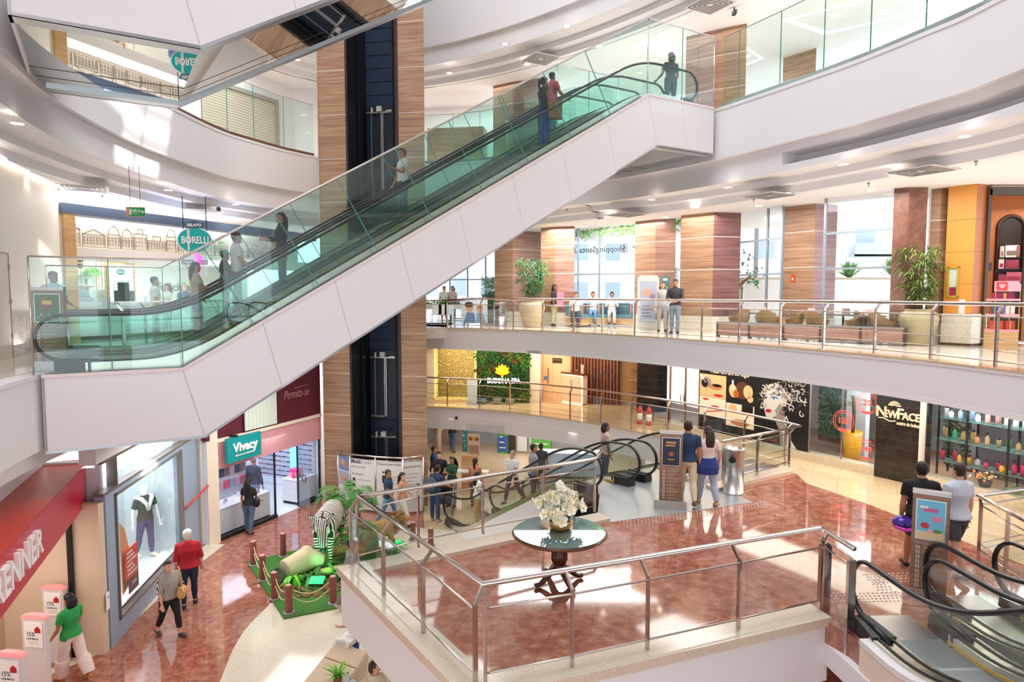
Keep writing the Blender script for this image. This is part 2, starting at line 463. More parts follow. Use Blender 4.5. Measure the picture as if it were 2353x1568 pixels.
ti2=off(tl,0.05);ti3=off(tl,0.3)
for i in range(3):
 a,c,d,e=ti2[i],ti2[i+1],ti3[i+1],ti3[i]
 b.hexa([(a.x,a.y,1.75),(c.x,c.y,1.75),(d.x,d.y,1.75),(e.x,e.y,1.75),(a.x,a.y,2.56),(c.x,c.y,2.56),(d.x,d.y,2.56),(e.x,e.y,2.56)],WHITE)
struct('trim_5',b,M('warm_plaster','#e8d3c4',0.7),'smooth pale parapet face under the terrace ledge','fascia')
b=MB();b.prism([(-2.5,10.3),(-0.5,7.15),(4.25,8.9),(4.4,7.6),(13,7.6),(13,13.5),(5,14.5),(2.3,13.3),(1.7,12.8)],2.0,2.3)
struct('ceiling',b,WHITE,'underside of the mezzanine terrace','ceiling')

# ---- second level (walkway with the plants)
b=MB()
floor_slab(b,[q+n*.3 for q,n in zip(P2R,path_normals(P2R,-1))],smooth_path(xy([(-3.0,36),(0,36),(3,33),(6.5,28),(9.5,23.5),(12,20),(13.5,17),(14,12),(14,7.6)])),5.35,L2,FLOOR2)
struct('floor',b,FLOOR2,'polished pale marble floor of the upper walkway','floor')
b=MB()
floor_slab(b,[q+n*.3 for q,n in zip(P2L,path_normals(P2L,-1))],smooth_path(xy([(-12,6.4),(-12.4,10),(-13.4,15),(-14.5,20),(-14,25),(-12,28),(-9.5,29.5),(-7.4,29.8)])),5.35,L2,FLOOR2)
b.box(-7.4,-2.6,25.3,29.8,5.35,L2,FLOOR2)
struct('floor',b,FLOOR2,'polished floor in front of the ice cream shop','floor')
prof2=[(-0.0,5.72),(0.0,4.93),(0.25,4.93)]
b=MB();sweep(b,P2R,[(0.6,5.74),(-0.02,5.74),(-0.02,5.68),(0.0,5.68),(0.0,4.94),(0.4,4.94),(0.4,5.3)],-1)
struct('trim_6',b,WHITE,'white curved fascia of the upper walkway','fascia')
b=MB();sweep(b,P2R,[(-0.03,5.765),(0.40,5.765),(0.40,5.73),(-0.03,5.73)],-1,None,True)
struct('trim_7',b,BEIGE_TILE,'granite edging of the upper walkway','edging')
b=MB();sweep(b,P2L,[(0.6,5.74),(-0.02,5.74),(-0.02,5.68),(0.0,5.68),(0.0,4.5),(0.15,4.5),(0.15,4.2),(0.6,4.2)],-1)
struct('trim_8',b,WHITE,'white fascia on the left side of the upper floor','fascia')
b=MB();floor_slab(b,P2R,smooth_path(xy([(-3,33),(1,32),(4.5,29),(7.5,24),(10,19.5),(12.5,15),(13,7.6)])),CEIL1,CEIL1+0.1,CEILM)
struct('ceiling',b,CEILM,'ceiling over the mezzanine walkway','ceiling')
b=MB();floor_slab(b,P1R,smooth_path(xy([(-5,36),(0,36),(5,33),(8,27),(9.5,22),(10.5,17)])),2.2,2.25,CEILM)
struct('ceiling',b,CEILM,'ceiling over the ground floor shops','ceiling')

# ---- third level slab, its stepped underside
prof3=[(0.9,12.2),(-0.02,12.2),(-0.02,12.12),(0.0,12.12),(0.0,10.8),(0.16,10.8),(0.16,10.14),(0.85,10.14),(0.85,9.96),(1.25,9.96),(1.25,9.75),(1.5,9.75)]
P3ALL=P3L+P3F[1:]
b=MB();sweep(b,P3L+P3F[1:],prof3,-1)
_sd=-1
struct('trim_9',b,WHITE,'white stepped fascia of the top floor on the left','fascia')
b=MB()
iS=min(range(len(P3R)),key=lambda i:(P3R[i]-V((6.75,16.8,0))).length)
groove=prof3[:6]+[(0.16,10.60),(0.80,10.60),(0.80,10.30),(0.16,10.30)]+prof3[6:]
sweep(b,P3R[:iS+1],prof3,-1);sweep(b,P3R[iS:],groove,-1)
p=P3R[iS];nn=path_normals(P3R,-1)[iS]
b.add([p+nn*0.16+V((0,0,10.30)),p+nn*0.80+V((0,0,10.30)),p+nn*0.80+V((0,0,10.60)),p+nn*0.16+V((0,0,10.60))],[(0,1,2,3)])
struct('trim_10',b,WHITE,'white stepped fascia of the top floor on the right with a long slot','fascia')
outer3=smooth_path(xy([(-13,4.5),(-13.5,10),(-14.5,15),(-15,20),(-14.5,26),(-11,31),(-6,34.5),(-1,36),(5,33.5)]))
outer3r=smooth_path(xy([(5,33.5),(9,29),(11.5,25.5),(13.5,22),(15,18),(15.5,13),(15.5,8),(15,3.5)]))
ins=lambda p,d:[q+n*d for q,n in zip(p,path_normals(p,-1))]
b=MB();floor_slab(b,ins(P3L+P3F[1:],.3),outer3,12.0,L3,FLOOR2)
floor_slab(b,ins(P3R,.3),outer3r,12.0,L3,FLOOR2)
struct('floor',b,FLOOR2,'floor of the top level','floor')
b=MB()
q=path_normals(P3L+P3F[1:],-1);inn=[p+n*1.48 for p,n in zip(P3L+P3F[1:],q)]
floor_slab(b,inn,outer3,CEIL2,CEIL2+0.1,CEILM)
q=path_normals(P3R,-1);inn=[p+n*1.48 for p,n in zip(P3R,q)]
floor_slab(b,inn,outer3r,CEIL2+.006,CEIL2+0.1,CEILM)
struct('ceiling',b,CEILM,'white ceiling over the upper walkway','ceiling')
# ---- roof ring above the top level
P4=smooth_path(xy([(-5.0,3.0),(-7.6,8.0),(-9.3,13.0),(-9.9,18.0),(-9.4,22.6),(-7.6,26.0),(-5.2,27.3),(-3.0,26.6),(-1.0,25.4),(1.2,23.6),(3.1,21.6),(4.7,19.5),(6.0,17.4),(7.2,15.0),(8.2,12.4),(8.7,10.0),(8.6,7.5),(7.8,4.5)]))
prof4=[(0.0,20.0),(0.0,16.75),(0.16,16.75),(0.16,16.1),(0.85,16.1),(0.85,15.92),(1.25,15.92),(1.25,15.7),(1.5,15.7)]
b=MB();sweep(b,P4,prof4,-1)
struct('trim_12',b,WHITE,'white curved fascia above the top floor','fascia')
outer4=smooth_path(xy([(-13,3),(-15,12),(-16,20),(-14,28),(-9,34),(-2,37),(5,35),(10,30),(14,23),(16,15),(16,8),(15,4)]))
q=path_normals(P4,-1);inn=[p+n*1.48 for p,n in zip(P4,q)]
b=MB();floor_slab(b,inn,outer4,CEIL3,CEIL3+0.15,CEILM)
struct('ceiling',b,CEILM,'white ceiling of the top floor','ceiling')
b=MB()
b.box(-18,-6.2,-11,40,29,29.3);b.box(6.8,18,-11,40,29,29.3);b.box(-6.2,6.8,23.4,40,29,29.3);b.box(-6.2,6.8,-11,2.0,29,29.3);b.box(-6.2,4.5,19.0,23.4,29,29.3);b.box(5.6,6.8,2,21.2,29,29.3)
for x in(5.0,5.7,6.3):b.box(x-.06,x+.06,21.0,23.4,29.02,29.1)  # unseen roof slot and bars, shaped to cast the sun patch on the fascia
b.box(4.5,6.8,22.1,22.2,29.02,29.1)
struct('roof',b,WHITE,'roof around the skylight','roof')
b=MB()
for k in range(8):b.box(-6.1+1.47*k,-4.75+1.47*k,2.1,18.9,29.05,29.1)
struct('window_20',b,M('frosted_skylight','#f4f7fa',.6,0,'#eef4ff',2.0),'frosted skylight panels lit by the sky','skylight')
b=MB();b.box(-16,16,-9.3,-9,0,2.6);b.box(-16,16,-9.3,-9,5.3,5.8);b.box(-16,16,-9.3,-9,10.4,29)
for x in(-16,-11,-5.5,0,5.5,11):b.box(x,x+1.4,-9.3,-9,2.6,10.4)  # gaps between these piers are added openings that let sky light fill the hall
b.box(15.9,16.2,12,40,16.2,29);b.box(-16,16,39,39.3,16.2,29)
struct('wall_rear',b,WHITE,'unseen rear wall of the hall with openings added for fill light','wall')
b=MB();b.box(15.9,16.2,-9,12,0,29);struct('wall_right',b,WHITE,'outer wall on the right behind the viewer','wall')
b=MB();b.box(-16.2,-15.9,-9,2,0,29);struct('wall_left',b,WHITE,'outer wall on the left behind the viewer','wall')
b=MB();b.box(-16,16,-9,1.2,5.35,L2);struct('floor',b,FLOOR2,'upper floor under the viewer','floor')

# ---- lift tower
CA,CB=V((-6.38,22.25,0)),V((-2.80,21.60,0))
LF=frame2(CA,CB);W=LF.len
t=thing('pillar','tall oak panelled lift tower with a dark open shaft','lift tower',(CA+CB)/2,None,'structure')
b=MB();sA=W*0.275;sB=W*0.735
b.fbox(LF,0.0,sA,0,21.4,-2.5,0.0)
b.build('left_pier',WOOD,t)
b=MB();e=LF.p(W,0,0)*1.115;g=LF.p(sB,0,-2.5)
b.prism([(LF.p(sB,0).x,LF.p(sB,0).y),(LF.p(W,0).x,LF.p(W,0).y),(e.x-.02,e.y),(g.x,g.y)],0,21.4);b.build('right_pier',WOOD,t)
b=MB();b.hexa([LF.p(-0.02,0,0.03),LF.p(0.0,0,0.03),LF.p(-0.0,0,-2.5),LF.p(-1.15,0,-2.4),LF.p(-0.02,21.4,0.03),LF.p(0.0,21.4,0.03),LF.p(0,21.4,-2.5),LF.p(-1.15,21.4,-2.4)])
b.build('side_cladding',M_stone('tan_marble',[(0.3,'#9d7f69'),(0.5,'#c7ab95'),(0.7,'#d8c4b3')],3,0.15),t)
b=MB()
for z in[0.12+1.42*k for k in range(15)]:
 b.fbox(LF,0.0,sA,z,z+0.018,0.0,0.003);b.fbox(LF,sB+0.1,W,z-0.05,z-0.032,0.0,0.003)
b.build('joint_strip',M('joint_white','#d9cfc4',0.4),t)
b=MB();b.fbox(LF,sB,sB+0.09,0,21.4,0.0,0.02);b.fbox(LF,sA-0.04,sA,0,21.4,0.0,0.02)
b.build('shaft_trim',M('brown_trim','#3a2620',0.4),t)
NAVY=M('shaft_navy','#1c2c44',0.55,var=0.25,vs=3)
b=MB();b.fbox(LF,sA,sB,0,21.4,-1.7,-1.6,NAVY)
for z in[0.45*k for k in range(48)]:b.fbox(LF,sA,sB,z,z+0.02,-1.6,-1.585,BLACK)
b.fbox(LF,sA,sA+0.02,0,21.4,-1.6,-0.02,BLACK);b.fbox(LF,sB-0.02,sB,0,21.4,-1.6,-0.02,NAVY)
b.build('shaft_wall',NAVY,t)
b=MB()
b.fbox(LF,sA+0.04,sA+0.09,0,21.4,-0.9,-0.8);b.fbox(LF,sB-0.36,sB-0.30,0,21.4,-0.8,-0.6);b.fbox(LF,sB-0.2,sB-0.12,0,21.4,-0.7,-0.4)
b.build('guide_rail',M('rail_dark','#23262c',0.35,0.6),t)
for zf,hh in((0.0,1.95),(L1,2.2),(L3-2.1,3.2)):
 zt=zf+hh
 g=MB();g.fbox(LF,sA+0.1,sB-0.45,zf,zt+0.25,-1.58,-1.45,M('door_navy','#16202e',0.35))
 dr=g.build('landing_door',None,t)
 g=MB()
 for a in(0.16,0.52,0.575,0.93):g.fbox(LF,sA+0.1+a,sA+0.13+a,zf+0.1,zt,-1.45,-1.40,M('aluminium','#b9b3ac',0.3,0.9))
 g.fbox(LF,sA+0.1,sA+0.6,zf+0.08,zf+0.12,-1.45,-1.41);g.fbox(LF,sA+0.1,sA+1.1,zt-0.02,zt+0.03,-1.45,-1.38)
 g.build('door_rail',M('aluminium','#b9b3ac',0.3,0.9),dr)
 g=MB();g.fbox(LF,sA+0.5,sA+0.68,zt+0.02,zt+0.2,-1.45,-1.3,M('grey_box','#c3c1bb',0.5));g.fbox(LF,sA+0.28,sA+0.33,zt,zt+0.18,-1.45,-1.36);g.fbox(LF,sA+0.85,sB-0.45,zt+0.0,zt+0.06,-1.45,-1.3,STEELB)
 g.build('door_drive',None,dr)

# ---- wood clad pillars, upper walkway and top floor
JOINT=M('joint_white','#d9cfc4',0.4)
BASEM=M_stone('plinth_marble',[(0.3,'#c9bca9'),(0.5,'#ddd3c3'),(0.75,'#ece5da')],14,0.2)
def pillar(A,B,C_,z0,z1,label,m1=None,m2=None,plinth=0.55,joint=None,step=1.08):
 """an angled clad pillar seen on two faces: A-B and B-C are the corner points in plan"""
 A,B,C_=V((A[0],A[1],0)),V((B[0],B[1],0)),V((C_[0],C_[1],0))
 D=A+(C_-B)+(A-B)*0.0
 t=thing('pillar',label,'pillar',V((B.x,B.y,z0)),None,'structure')
 for(p,q,m,nm) in((A,B,m1 or WOOD,'left_face'),(B,C_,m2 or m1 or WOOD,'right_face')):
  F=frame2(p,q);b=MB();b.fbox(F,0,F.len,z0+plinth,z1,-0.06,0.0);b.build(nm,m,t)
  if plinth:
   b=MB();b.fbox(F,-0.02,F.len+0.02,z0,z0+plinth,-0.06,0.03);b.build('plinth',BASEM,t)
  if joint is not False:
   b=MB();z=z0+plinth+0.48
   while z<z1-0.2:
    b.fbox(F,0,F.len,z,z+0.022,0.0,0.004);z+=step
   if b.v:b.build('joint_strip',JOINT,t)
 b=MB();F=frame2(A,C_);b.prism([(A.x,A.y),(C_.x,C_.y),((A+C_).x/2-F.n.x*0.8,(A+C_).y/2-F.n.y*0.8)],z0,z1);b.build('core',WHITE,t)
 return t
def pl2(px,y):return((px-1176.5)/FPX*y*1.0,y)
def pp(px,py,z):q=PZ(px,py,z);return(q.x,q.y)
c2=CEIL2
PW=[]
PILL2=[
 (pl2(1137,29.0),pl2(1178,28.4),pl2(1243,29.2),WOOD,WOODR,'oak clad pillar behind the largest potted palm'),
 (pp(1243,524,c2),pp(1276,521,c2),pp(1320,520,c2),WOOD,WOODR,'oak clad pillar left of the mirrored entrance lettering'),
 (pp(1460,510,c2),pp(1507,505,c2),pp(1553,503,c2),WOOD,WOODR,'slim oak pillar right of the entrance glazing'),
 (pp(1565,496,c2),pp(1641,488,c2),pp(1703,490,c2),WOOD,M_wood('plum_panel','#5e3c3c','#7d5452','#8f6662',15),'broad oak and plum pillar behind the man in the dark jacket'),
 (pl2(1790,21.0),pl2(1866,20.1),pl2(1916,20.4),WOOD,M_wood('mauve_panel','#93757a','#ad8f90','#bfa3a2',15),'oak pillar with a small red alarm sign'),
 (pl2(2128,17.35),pl2(2150,17.2),pl2(2172,17.25),WOOD,WOOD,'narrow oak panel beside the rusty stone pillar'),
]
for A,B,C_,m1,m2,lab in PILL2:pillar(A,B,C_,L2,CEIL2,lab,m1,m2)
RUST=M_stone('rust_slate',[(0.30,'#42291f'),(0.45,'#71493a'),(0.58,'#86604f'),(0.74,'#b9a091')],1.2,0.3)
pillar(pp(2055,434,c2),pp(2090,431,c2),pp(2133,431,c2),L2,CEIL2,'rusty slate clad pillar behind the right potted palm',RUST,RUST,0.0,False)
c3=CEIL3
for A,B,C_,m1,m2,lab in[
 (pp(1133,198,c3),pp(1178,188,c3),pp(1240,180,c3),WOOD,WOODR,'oak pillar of the top floor seen through the escalator glass'),
 (pp(1577,85,c3),pp(1653,66,c3),pp(1716,54,c3),WOODR,WOOD,'large oak pillar on the top floor beside the landing'),
 (pp(1800,134,c3),pp(1876,110,c3),pp(1915,118,c3),WOOD,WHITE,'oak pillar on the top floor behind the right glass guard')]:
 pillar(A,B,C_,L3,CEIL3,lab,m1,m2,0.0)
b=MB();F=frame2(PZ(976,300,13.5),PZ(1040,300,13.5),L3)
# low oak clad block on the top floor, left of the pillar
Fb=frame2(V((-3.6,28.6,L3)),V((-1.2,28.2,L3)))
b=MB();b.fbox(Fb,0,Fb.len,0,1.85,-0.8,0);struct('wall_oak',b,WOOD,'low oak clad wall on the top floor','wall')

# ---- glazed outer wall of the upper walkway
FRAMEM=M('window_frame','#8f9aa3',0.4,0.3)
def glazing(name,p,q,z0,z1,rows,cols,label,off=0.35,ledge=0.0):
 p=V((p[0],p[1],0));q=V((q[0],q[1],0));F=frame2(p,q,z0)
 b=MB();H=z1-z0
 for r in rows:b.fbox(F,0,F.len,r,r+0.055,-0.09,-0.02)
 for c in cols:b.fbox(F,F.len*c-0.03,F.len*c+0.03,0,H,-0.09,-0.02)
 o=struct(name,b,FRAMEM,label,'window')
 g=MB();g.fbox(F,0,F.len,0,H,-0.065,-0.05);WLOC[o.name]=V((0,0,0))
 g.build('pane',SHOP_GLASS,o)
 return F
wa,wb=pp(1320,520,c2),pp(1460,510,c2)
FE=glazing('window_1',(wa[0]-0.4,wa[1]+1.9),(wb[0]+0.5,wb[1]+1.7),L2,CEIL2,(0.03,2.1),(0.0,0.5,1.0),'tall entrance glazing with mirrored lettering')
b=MB()
b.text(FE,'ShoppingSantaÚrsula',FE.len*0.40,3.14,0.34,-0.05,0.01,M('logo_grey','#3d474c',0.5),'CENTER',1.0,0.004,0,True,3.0)
for(a_,s_) in((0.03,1),(-0.09,1)):
 for dz in(0.08,-0.08):b.fring(FE,FE.len*0.80+a_+0.05,3.16+dz,0.085,0.014,-0.04)
b.fline(FE,[(FE.len*0.91,3.2),(FE.len*1.0,3.2)],0.02,-0.04)
single('entrance_lettering',b,M('logo_grey','#3d474c',0.5),'dark mirror image lettering on the bright entrance glass','lettering')
wa,wb=pp(1700,488,c2),pp(1790,468,c2)
glazing('window_2',(wa[0],wa[1]+0.5),(wb[0]+0.3,wb[1]+0.5),L2,CEIL2,(0.03,1.9,3.0),(0.0,0.7,1.0),'window between the plum pillar and the alarm sign pillar')
wa,wb=pp(1910,452,c2),pp(2062,432,c2)
glazing('window_3',(wa[0],wa[1]+0.35),(wb[0]+0.2,wb[1]+0.35),L2,CEIL2,(0.03,1.08,1.98,2.98),(0.0,1.0),'large window with three cross bars looking onto agaves')
wa,wb=pp(985,560,c2),pp(1137,548,c2)
glazing('window_4',(-3.2,34.0),(wb[0]+0.3,wb[1]+0.4),L2,CEIL2,(0.03,2.0),(0.0,0.35,0.7,1.0),'window behind the far seating area')
wa,wb=pp(1550,503,c2),pp(1570,498,c2)
glazing('window_5',(wa[0],wa[1]+0.3),(wb[0]+0.2,wb[1]+0.3),L2,CEIL2,(0.03,),(0.0,1.0),'narrow window strip beside the slim pillar')
glazing('window_6',(0.9,29.0),(2.7,27.4),L2,CEIL2,(0.03,),(0.0,1.0),'window strip behind the oak pillars')
# top floor glazing far behind
glazing('window_7',(-0.6,31.0),(7.5,29.6),L3,CEIL3-0.6,(0.05,1.0,2.2),(0.0,0.2,0.4,0.6,0.8,1.0),'long window band at the back of the top floor')
glazing('window_8',(7.5,29.6),(14.0,20.5),L3,CEIL3-0.9,(0.05,1.0,2.0),(0.0,0.12,0.25,0.37,0.5,0.62,0.75,0.87,1.0),'window band on the right of the top floor')
b=MB();b.hexa([(-4.2,31.6,L3),(-0.6,31,L3),(-0.6,31.3,L3),(-4.2,31.9,L3),(-4.2,31.6,CEIL3),(-0.6,31,CEIL3),(-0.6,31.3,CEIL3),(-4.2,31.9,CEIL3)])
struct('wall_back',b,WHITE,'white back wall of the top floor','wall')
b=MB();Fw=frame2(V((-12.6,22.0,L3)),V((-9.2,28.6,L3)))
b.fbox(Fw,0,Fw.len,0,3.5,-0.2,0);struct('wall_left',b,WHITE,'white top floor wall with a closed shutter','wall')
sh=thing('door_1','closed beige roller shutter on the top floor','shutter',Fw.p(4,0,0),None,'structure')
b=MB()
for k in range(26):b.fbox(Fw,2.9,6.3,0.1*k,0.1*k+0.085,0.0,0.04)
b.build('curtain',M('shutter_beige','#cdbfae',0.5),sh)
b=MB();b.fbox(Fw,2.75,6.45,2.6,2.75,0,0.12);b.fbox(Fw,6.3,6.45,0,2.6,0,0.12);b.build('frame',M('shutter_frame','#9d968d',0.5),sh)
b=MB();Fw2=frame2(V((-9.2,28.6,L3)),V((-5.8,28.9,L3)));b.fbox(Fw2,0,Fw2.len,0,3.5,-0.2,0)
struct('wall_back',b,WHITE,'white top floor wall beside the lift tower','wall')
# shell walls that close the far sides (seen only through gaps)
b=MB();b.box(-16.2,-15.9,2,38,0,29);struct('wall_left',b,WHITE,'outer wall far left','wall')
b=MB();b.box(-9,7,34.2,34.5,0.0,5.3);struct('wall_back',b,CREAM,'back wall of the ground floor shops','wall')
b=MB();b.hexa([(9.8,27,0),(16.2,17,0),(16.4,17.1,0),(10,27.1,0),(9.8,27,5.3),(16.2,17,5.3),(16.4,17.1,5.3),(10,27.1,5.3)]);struct('wall_right',b,CREAM,'outer wall behind the beauty salon','wall')
# ================================================================== escalators, guards and railings
def project(p):
 p=V(p);z=p.z-EYE;fy=p.y*CT-z*ST;up=p.y*ST+z*CT
 return(1176.5+FPX*p.x/fy,784-FPX*up/fy)
def on_path(path,px,z):
 best=None
 for a,c in zip(path[:-1],path[1:]):
  for k in range(9):
   q=a.lerp(c,k/8.0);q=V((q.x,q.y,z));e=abs(project(q)[0]-px)
   if best is None or e<best[0]:best=(e,q)
 return best[1]
def shifted(path,ds):
 N=path_normals(path,-1)
 return[p+n*ds for p,n in zip(path,N)]

class Esc:
 """an escalator bay in its own axes: s along the travel, t across (to the left), z above the lower floor"""
 def __init__(s,O,d,rise,run):
  s.O=V(O);s.d=V((d[0],d[1],0)).normalized();s.l=V((-s.d.y,s.d.x,0));s.rise=rise;s.run=run;s.m=rise/run
  s.al=math.atan(s.m)
 def W(s,a,t,z):return s.O+s.d*a+s.l*t+V((0,0,z))
 def zs(s,a,w=0.7): # smooth path height
  m=s.m;R_=s.run
  if a<=-w:return 0.0
  if a<w:return m*(a+w)**2/(4*w)
  if a<=R_-w:return m*a
  if a<R_+w:return s.rise-m*(R_+w-a)**2/(4*w)
  return s.rise
 def zk(s,a):return min(max(0.0,a*s.m),s.rise) # sharp path height
def ribbon(mb,E,ss,t0,t1,z0,z1,mat=None,zf=None):
 zf=zf or E.zs;vs=[]
 for a in ss:
  z=zf(a);vs+=[E.W(a,t0,z+z0),E.W(a,t1,z+z0),E.W(a,t1,z+z1),E.W(a,t0,z+z1)]
 n=len(ss);fs=[(3,2,1,0),(4*n-4,4*n-3,4*n-2,4*n-1)]
 for i in range(n-1):
  for k in range(4):
   q=(k+1)%4
   fs.append((i*4+k,i*4+q,i*4+4+q,i*4+4+k))
 mb.add(vs,fs,mat)
def srange(E,a0,a1,w=0.7,n=7):
 ks=[a0,a1]+[-w+2*w*i/n for i in range(n+1)]+[E.run-w+2*w*i/n for i in range(n+1)]
 return sorted(set(round(k,4) for k in ks if a0-1e-6<=k<=a1+1e-6))
def seam_panels(E,t,thick,zlo,zhi,a0,a1,step,gap=0.008):
 """panes of a tall guard: cut upright on the flats and square to the slope on the incline; returns outlines in (s, z)"""
 m,al,run=E.m,E.al,E.run
 H=zhi-zlo;dz=H*math.cos(al)**2;da=H*math.cos(al)*math.sin(al)
 def lo(a):return(a,E.zk(a)+zlo)
 def hi_from(a):return(a-da,(a-da)*m+zhi)
 cuts=[]
 nA=max(1,round(-a0/step)) if a0<0 else 0
 for i in range(nA):cuts.append(('v',a0+(-a0)*i/nA))
 n=max(1,round(run/step));fl=[run*i/n for i in range(1,n)]
 cuts.append(('v',0.0) if a0<0 else('v',a0))
 for a in fl:
  if a-da>0.15:cuts.append(('s',a))
 cuts.append(('v',run))
 if a1>run:
  k=max(1,round((a1-run)/step))
  for i in range(1,k+1):cuts.append(('v',run+(a1-run)*i/k))
 out=[]
 for c,e in zip(cuts[:-1],cuts[1:]):
  A=lo(c[1]);B=lo(e[1])
  A2=(c[1],E.zk(c[1])+zhi) if c[0]=='v' else hi_from(c[1])
  B2=(e[1],E.zk(e[1])+zhi) if e[0]=='v' else hi_from(e[1])
  out.append([(A[0]+gap,A[1]),(B[0]-gap,B[1]),(B2[0]-gap,B2[1]),(A2[0]+gap,A2[1])])
 return out
def pane(E,poly,t,thick,mat,name,parent):
 b=MB();n=len(poly)
 vs=[E.W(a,t,z) for a,z in poly]+[E.W(a,t+thick,z) for a,z in poly]
 b.add(vs,[tuple(range(n)),tuple(range(2*n-1,n-1,-1))]+[(i,i+n,(i+1)%n+n,(i+1)%n) for i in range(n)])
 return b.build(name,mat,parent)
STEPM=M_stripe('step_grooves','#5d6062','#9a9d9e',14,'Y',0.35)
DECK=M('escalator_deck','#d3cdbd',0.25,1.0)
YEL=M('safety_yellow','#d8a92a',0.5)
def escalator(name,label,E,t0,width,a_lo=1.7,a_hi=1.7,group=None,glass=GREEN_GLASS,hr=0.95,steps=True,step_pane=2.4,yellow=True):
 root=thing(name,label,'escalator',E.W(0,t0+width/2,0),group)
 if steps:
  b=MB();s=-a_lo+0.5
  while s<E.run+a_hi-0.5:
   z=E.zs(s+0.2)
   vs=[E.W(s,t0+0.30,z),E.W(s+0.385,t0+0.30,z),E.W(s+0.385,t0+width-0.30,z),E.W(s,t0+width-0.30,z)]
   b.hexa([v-V((0,0,0.30)) for v in vs]+vs);s+=0.4
  b.build('steps',STEPM,root)
 ss=srange(E,-a_lo+0.3,E.run+a_hi-0.3)
 for q in(0,1):
  ta,tb=(t0,t0+0.30) if q==0 else(t0+width-0.30,t0+width)
  gm=(ta+tb)/2
  b=MB();ribbon(b,E,ss,ta,tb,-0.12,0.15,DECK)
  ribbon(b,E,ss,ta+0.05,ta+0.08,0.15,0.165,BLACK);ribbon(b,E,ss,tb-0.08,tb-0.05,0.15,0.165,BLACK)
  dk=b.build('skirt_deck',DECK,root)
  if yellow:
   b=MB();ti=tb if q==0 else ta
   ribbon(b,E,ss,ti-0.012,ti+0.012,0.03,0.07);b.build('safety_strip',YEL,dk)
  for aa,sgn in((-a_lo-0.14,1),(E.run+a_hi+0.14,-1)):
   z=E.zs(aa);b=MB();a2=aa+sgn*0.52
   p=[E.W(aa,ta+0.03,z+0.02),E.W(aa,tb-0.03,z+0.02),E.W(a2,tb+0.005,z-0.02),E.W(a2,ta-0.005,z-0.02),E.W(aa,ta+0.05,z+0.20),E.W(aa,tb-0.05,z+0.20),E.W(a2,tb+0.005,z+0.17),E.W(a2,ta-0.005,z+0.17)]
   b.hexa(p);b.build('newel_base',BLACK,root)
  n=max(2,round((E.run+a_lo+a_hi)/step_pane));lim=[-a_lo+(E.run+a_lo+a_hi)*i/n for i in range(n+1)]
  r_=0.36
  for i in range(n):
   A,B=lim[i],lim[i+1];kk=9
   bot=[(A+(B-A)*j/kk) for j in range(kk+1)]
   poly=[(a+(0.006 if j==0 else(-0.006 if j==kk else 0)),E.zs(a)+0.13) for j,a in enumerate(bot)]
   top=[(a,E.zs(a)+hr-0.04) for a in reversed(bot)]
   if i==0:top[-1:]=[(-a_lo-r_*math.sin(x),E.zs(-a_lo)+hr-0.04-r_*(1-math.cos(x))) for x in[j*PI/8 for j in range(9)]]
   if i==n-1:top[:1]=[(E.run+a_hi+r_*math.sin(PI-x),E.rise+hr-0.04-r_*(1-math.cos(PI-x))) for x in[j*PI/8 for j in range(9)]]
   pane(E,poly+top,gm-0.006,0.012,glass,'glass_panel',root)
  path=[]
  for j in range(13):
   x=PI*1.05*(1-j/12.0);path.append(E.W(-a_lo-(r_+0.03)*math.sin(x),gm,E.zs(-a_lo)+hr-(r_+0.02)*(1-math.cos(x))))
  path.insert(0,E.W(-a_lo+0.5,gm,0.17))
  for a in srange(E,-a_lo+0.1,E.run+a_hi-0.1):path.append(E.W(a,gm,E.zs(a)+hr))
  for j in range(13):
   x=PI*1.05*(j/12.0);path.append(E.W(E.run+a_hi+(r_+0.03)*math.sin(x),gm,E.rise+hr-(r_+0.02)*(1-math.cos(x))))
  path.append(E.W(E.run+a_hi-0.5,gm,E.rise+0.17))
  b=MB();b.tube(path,0.042,8,None,False,0.7,up=(0,0,1));b.build('handrail',RUBBER,root)
 for aa,z in((-a_lo-0.1,0.0),(E.run+a_hi-0.4,E.rise)):
  b=MB();vs=[E.W(aa-0.4,t0+0.30,z+0.004),E.W(aa+0.9,t0+0.30,z+0.004),E.W(aa+0.9,t0+width-0.3,z+0.004),E.W(aa-0.4,t0+width-0.3,z+0.004)]
  b.hexa([v-V((0,0,0.03)) for v in vs]+vs);b.build('comb_plate',STEELB,root)
 return root
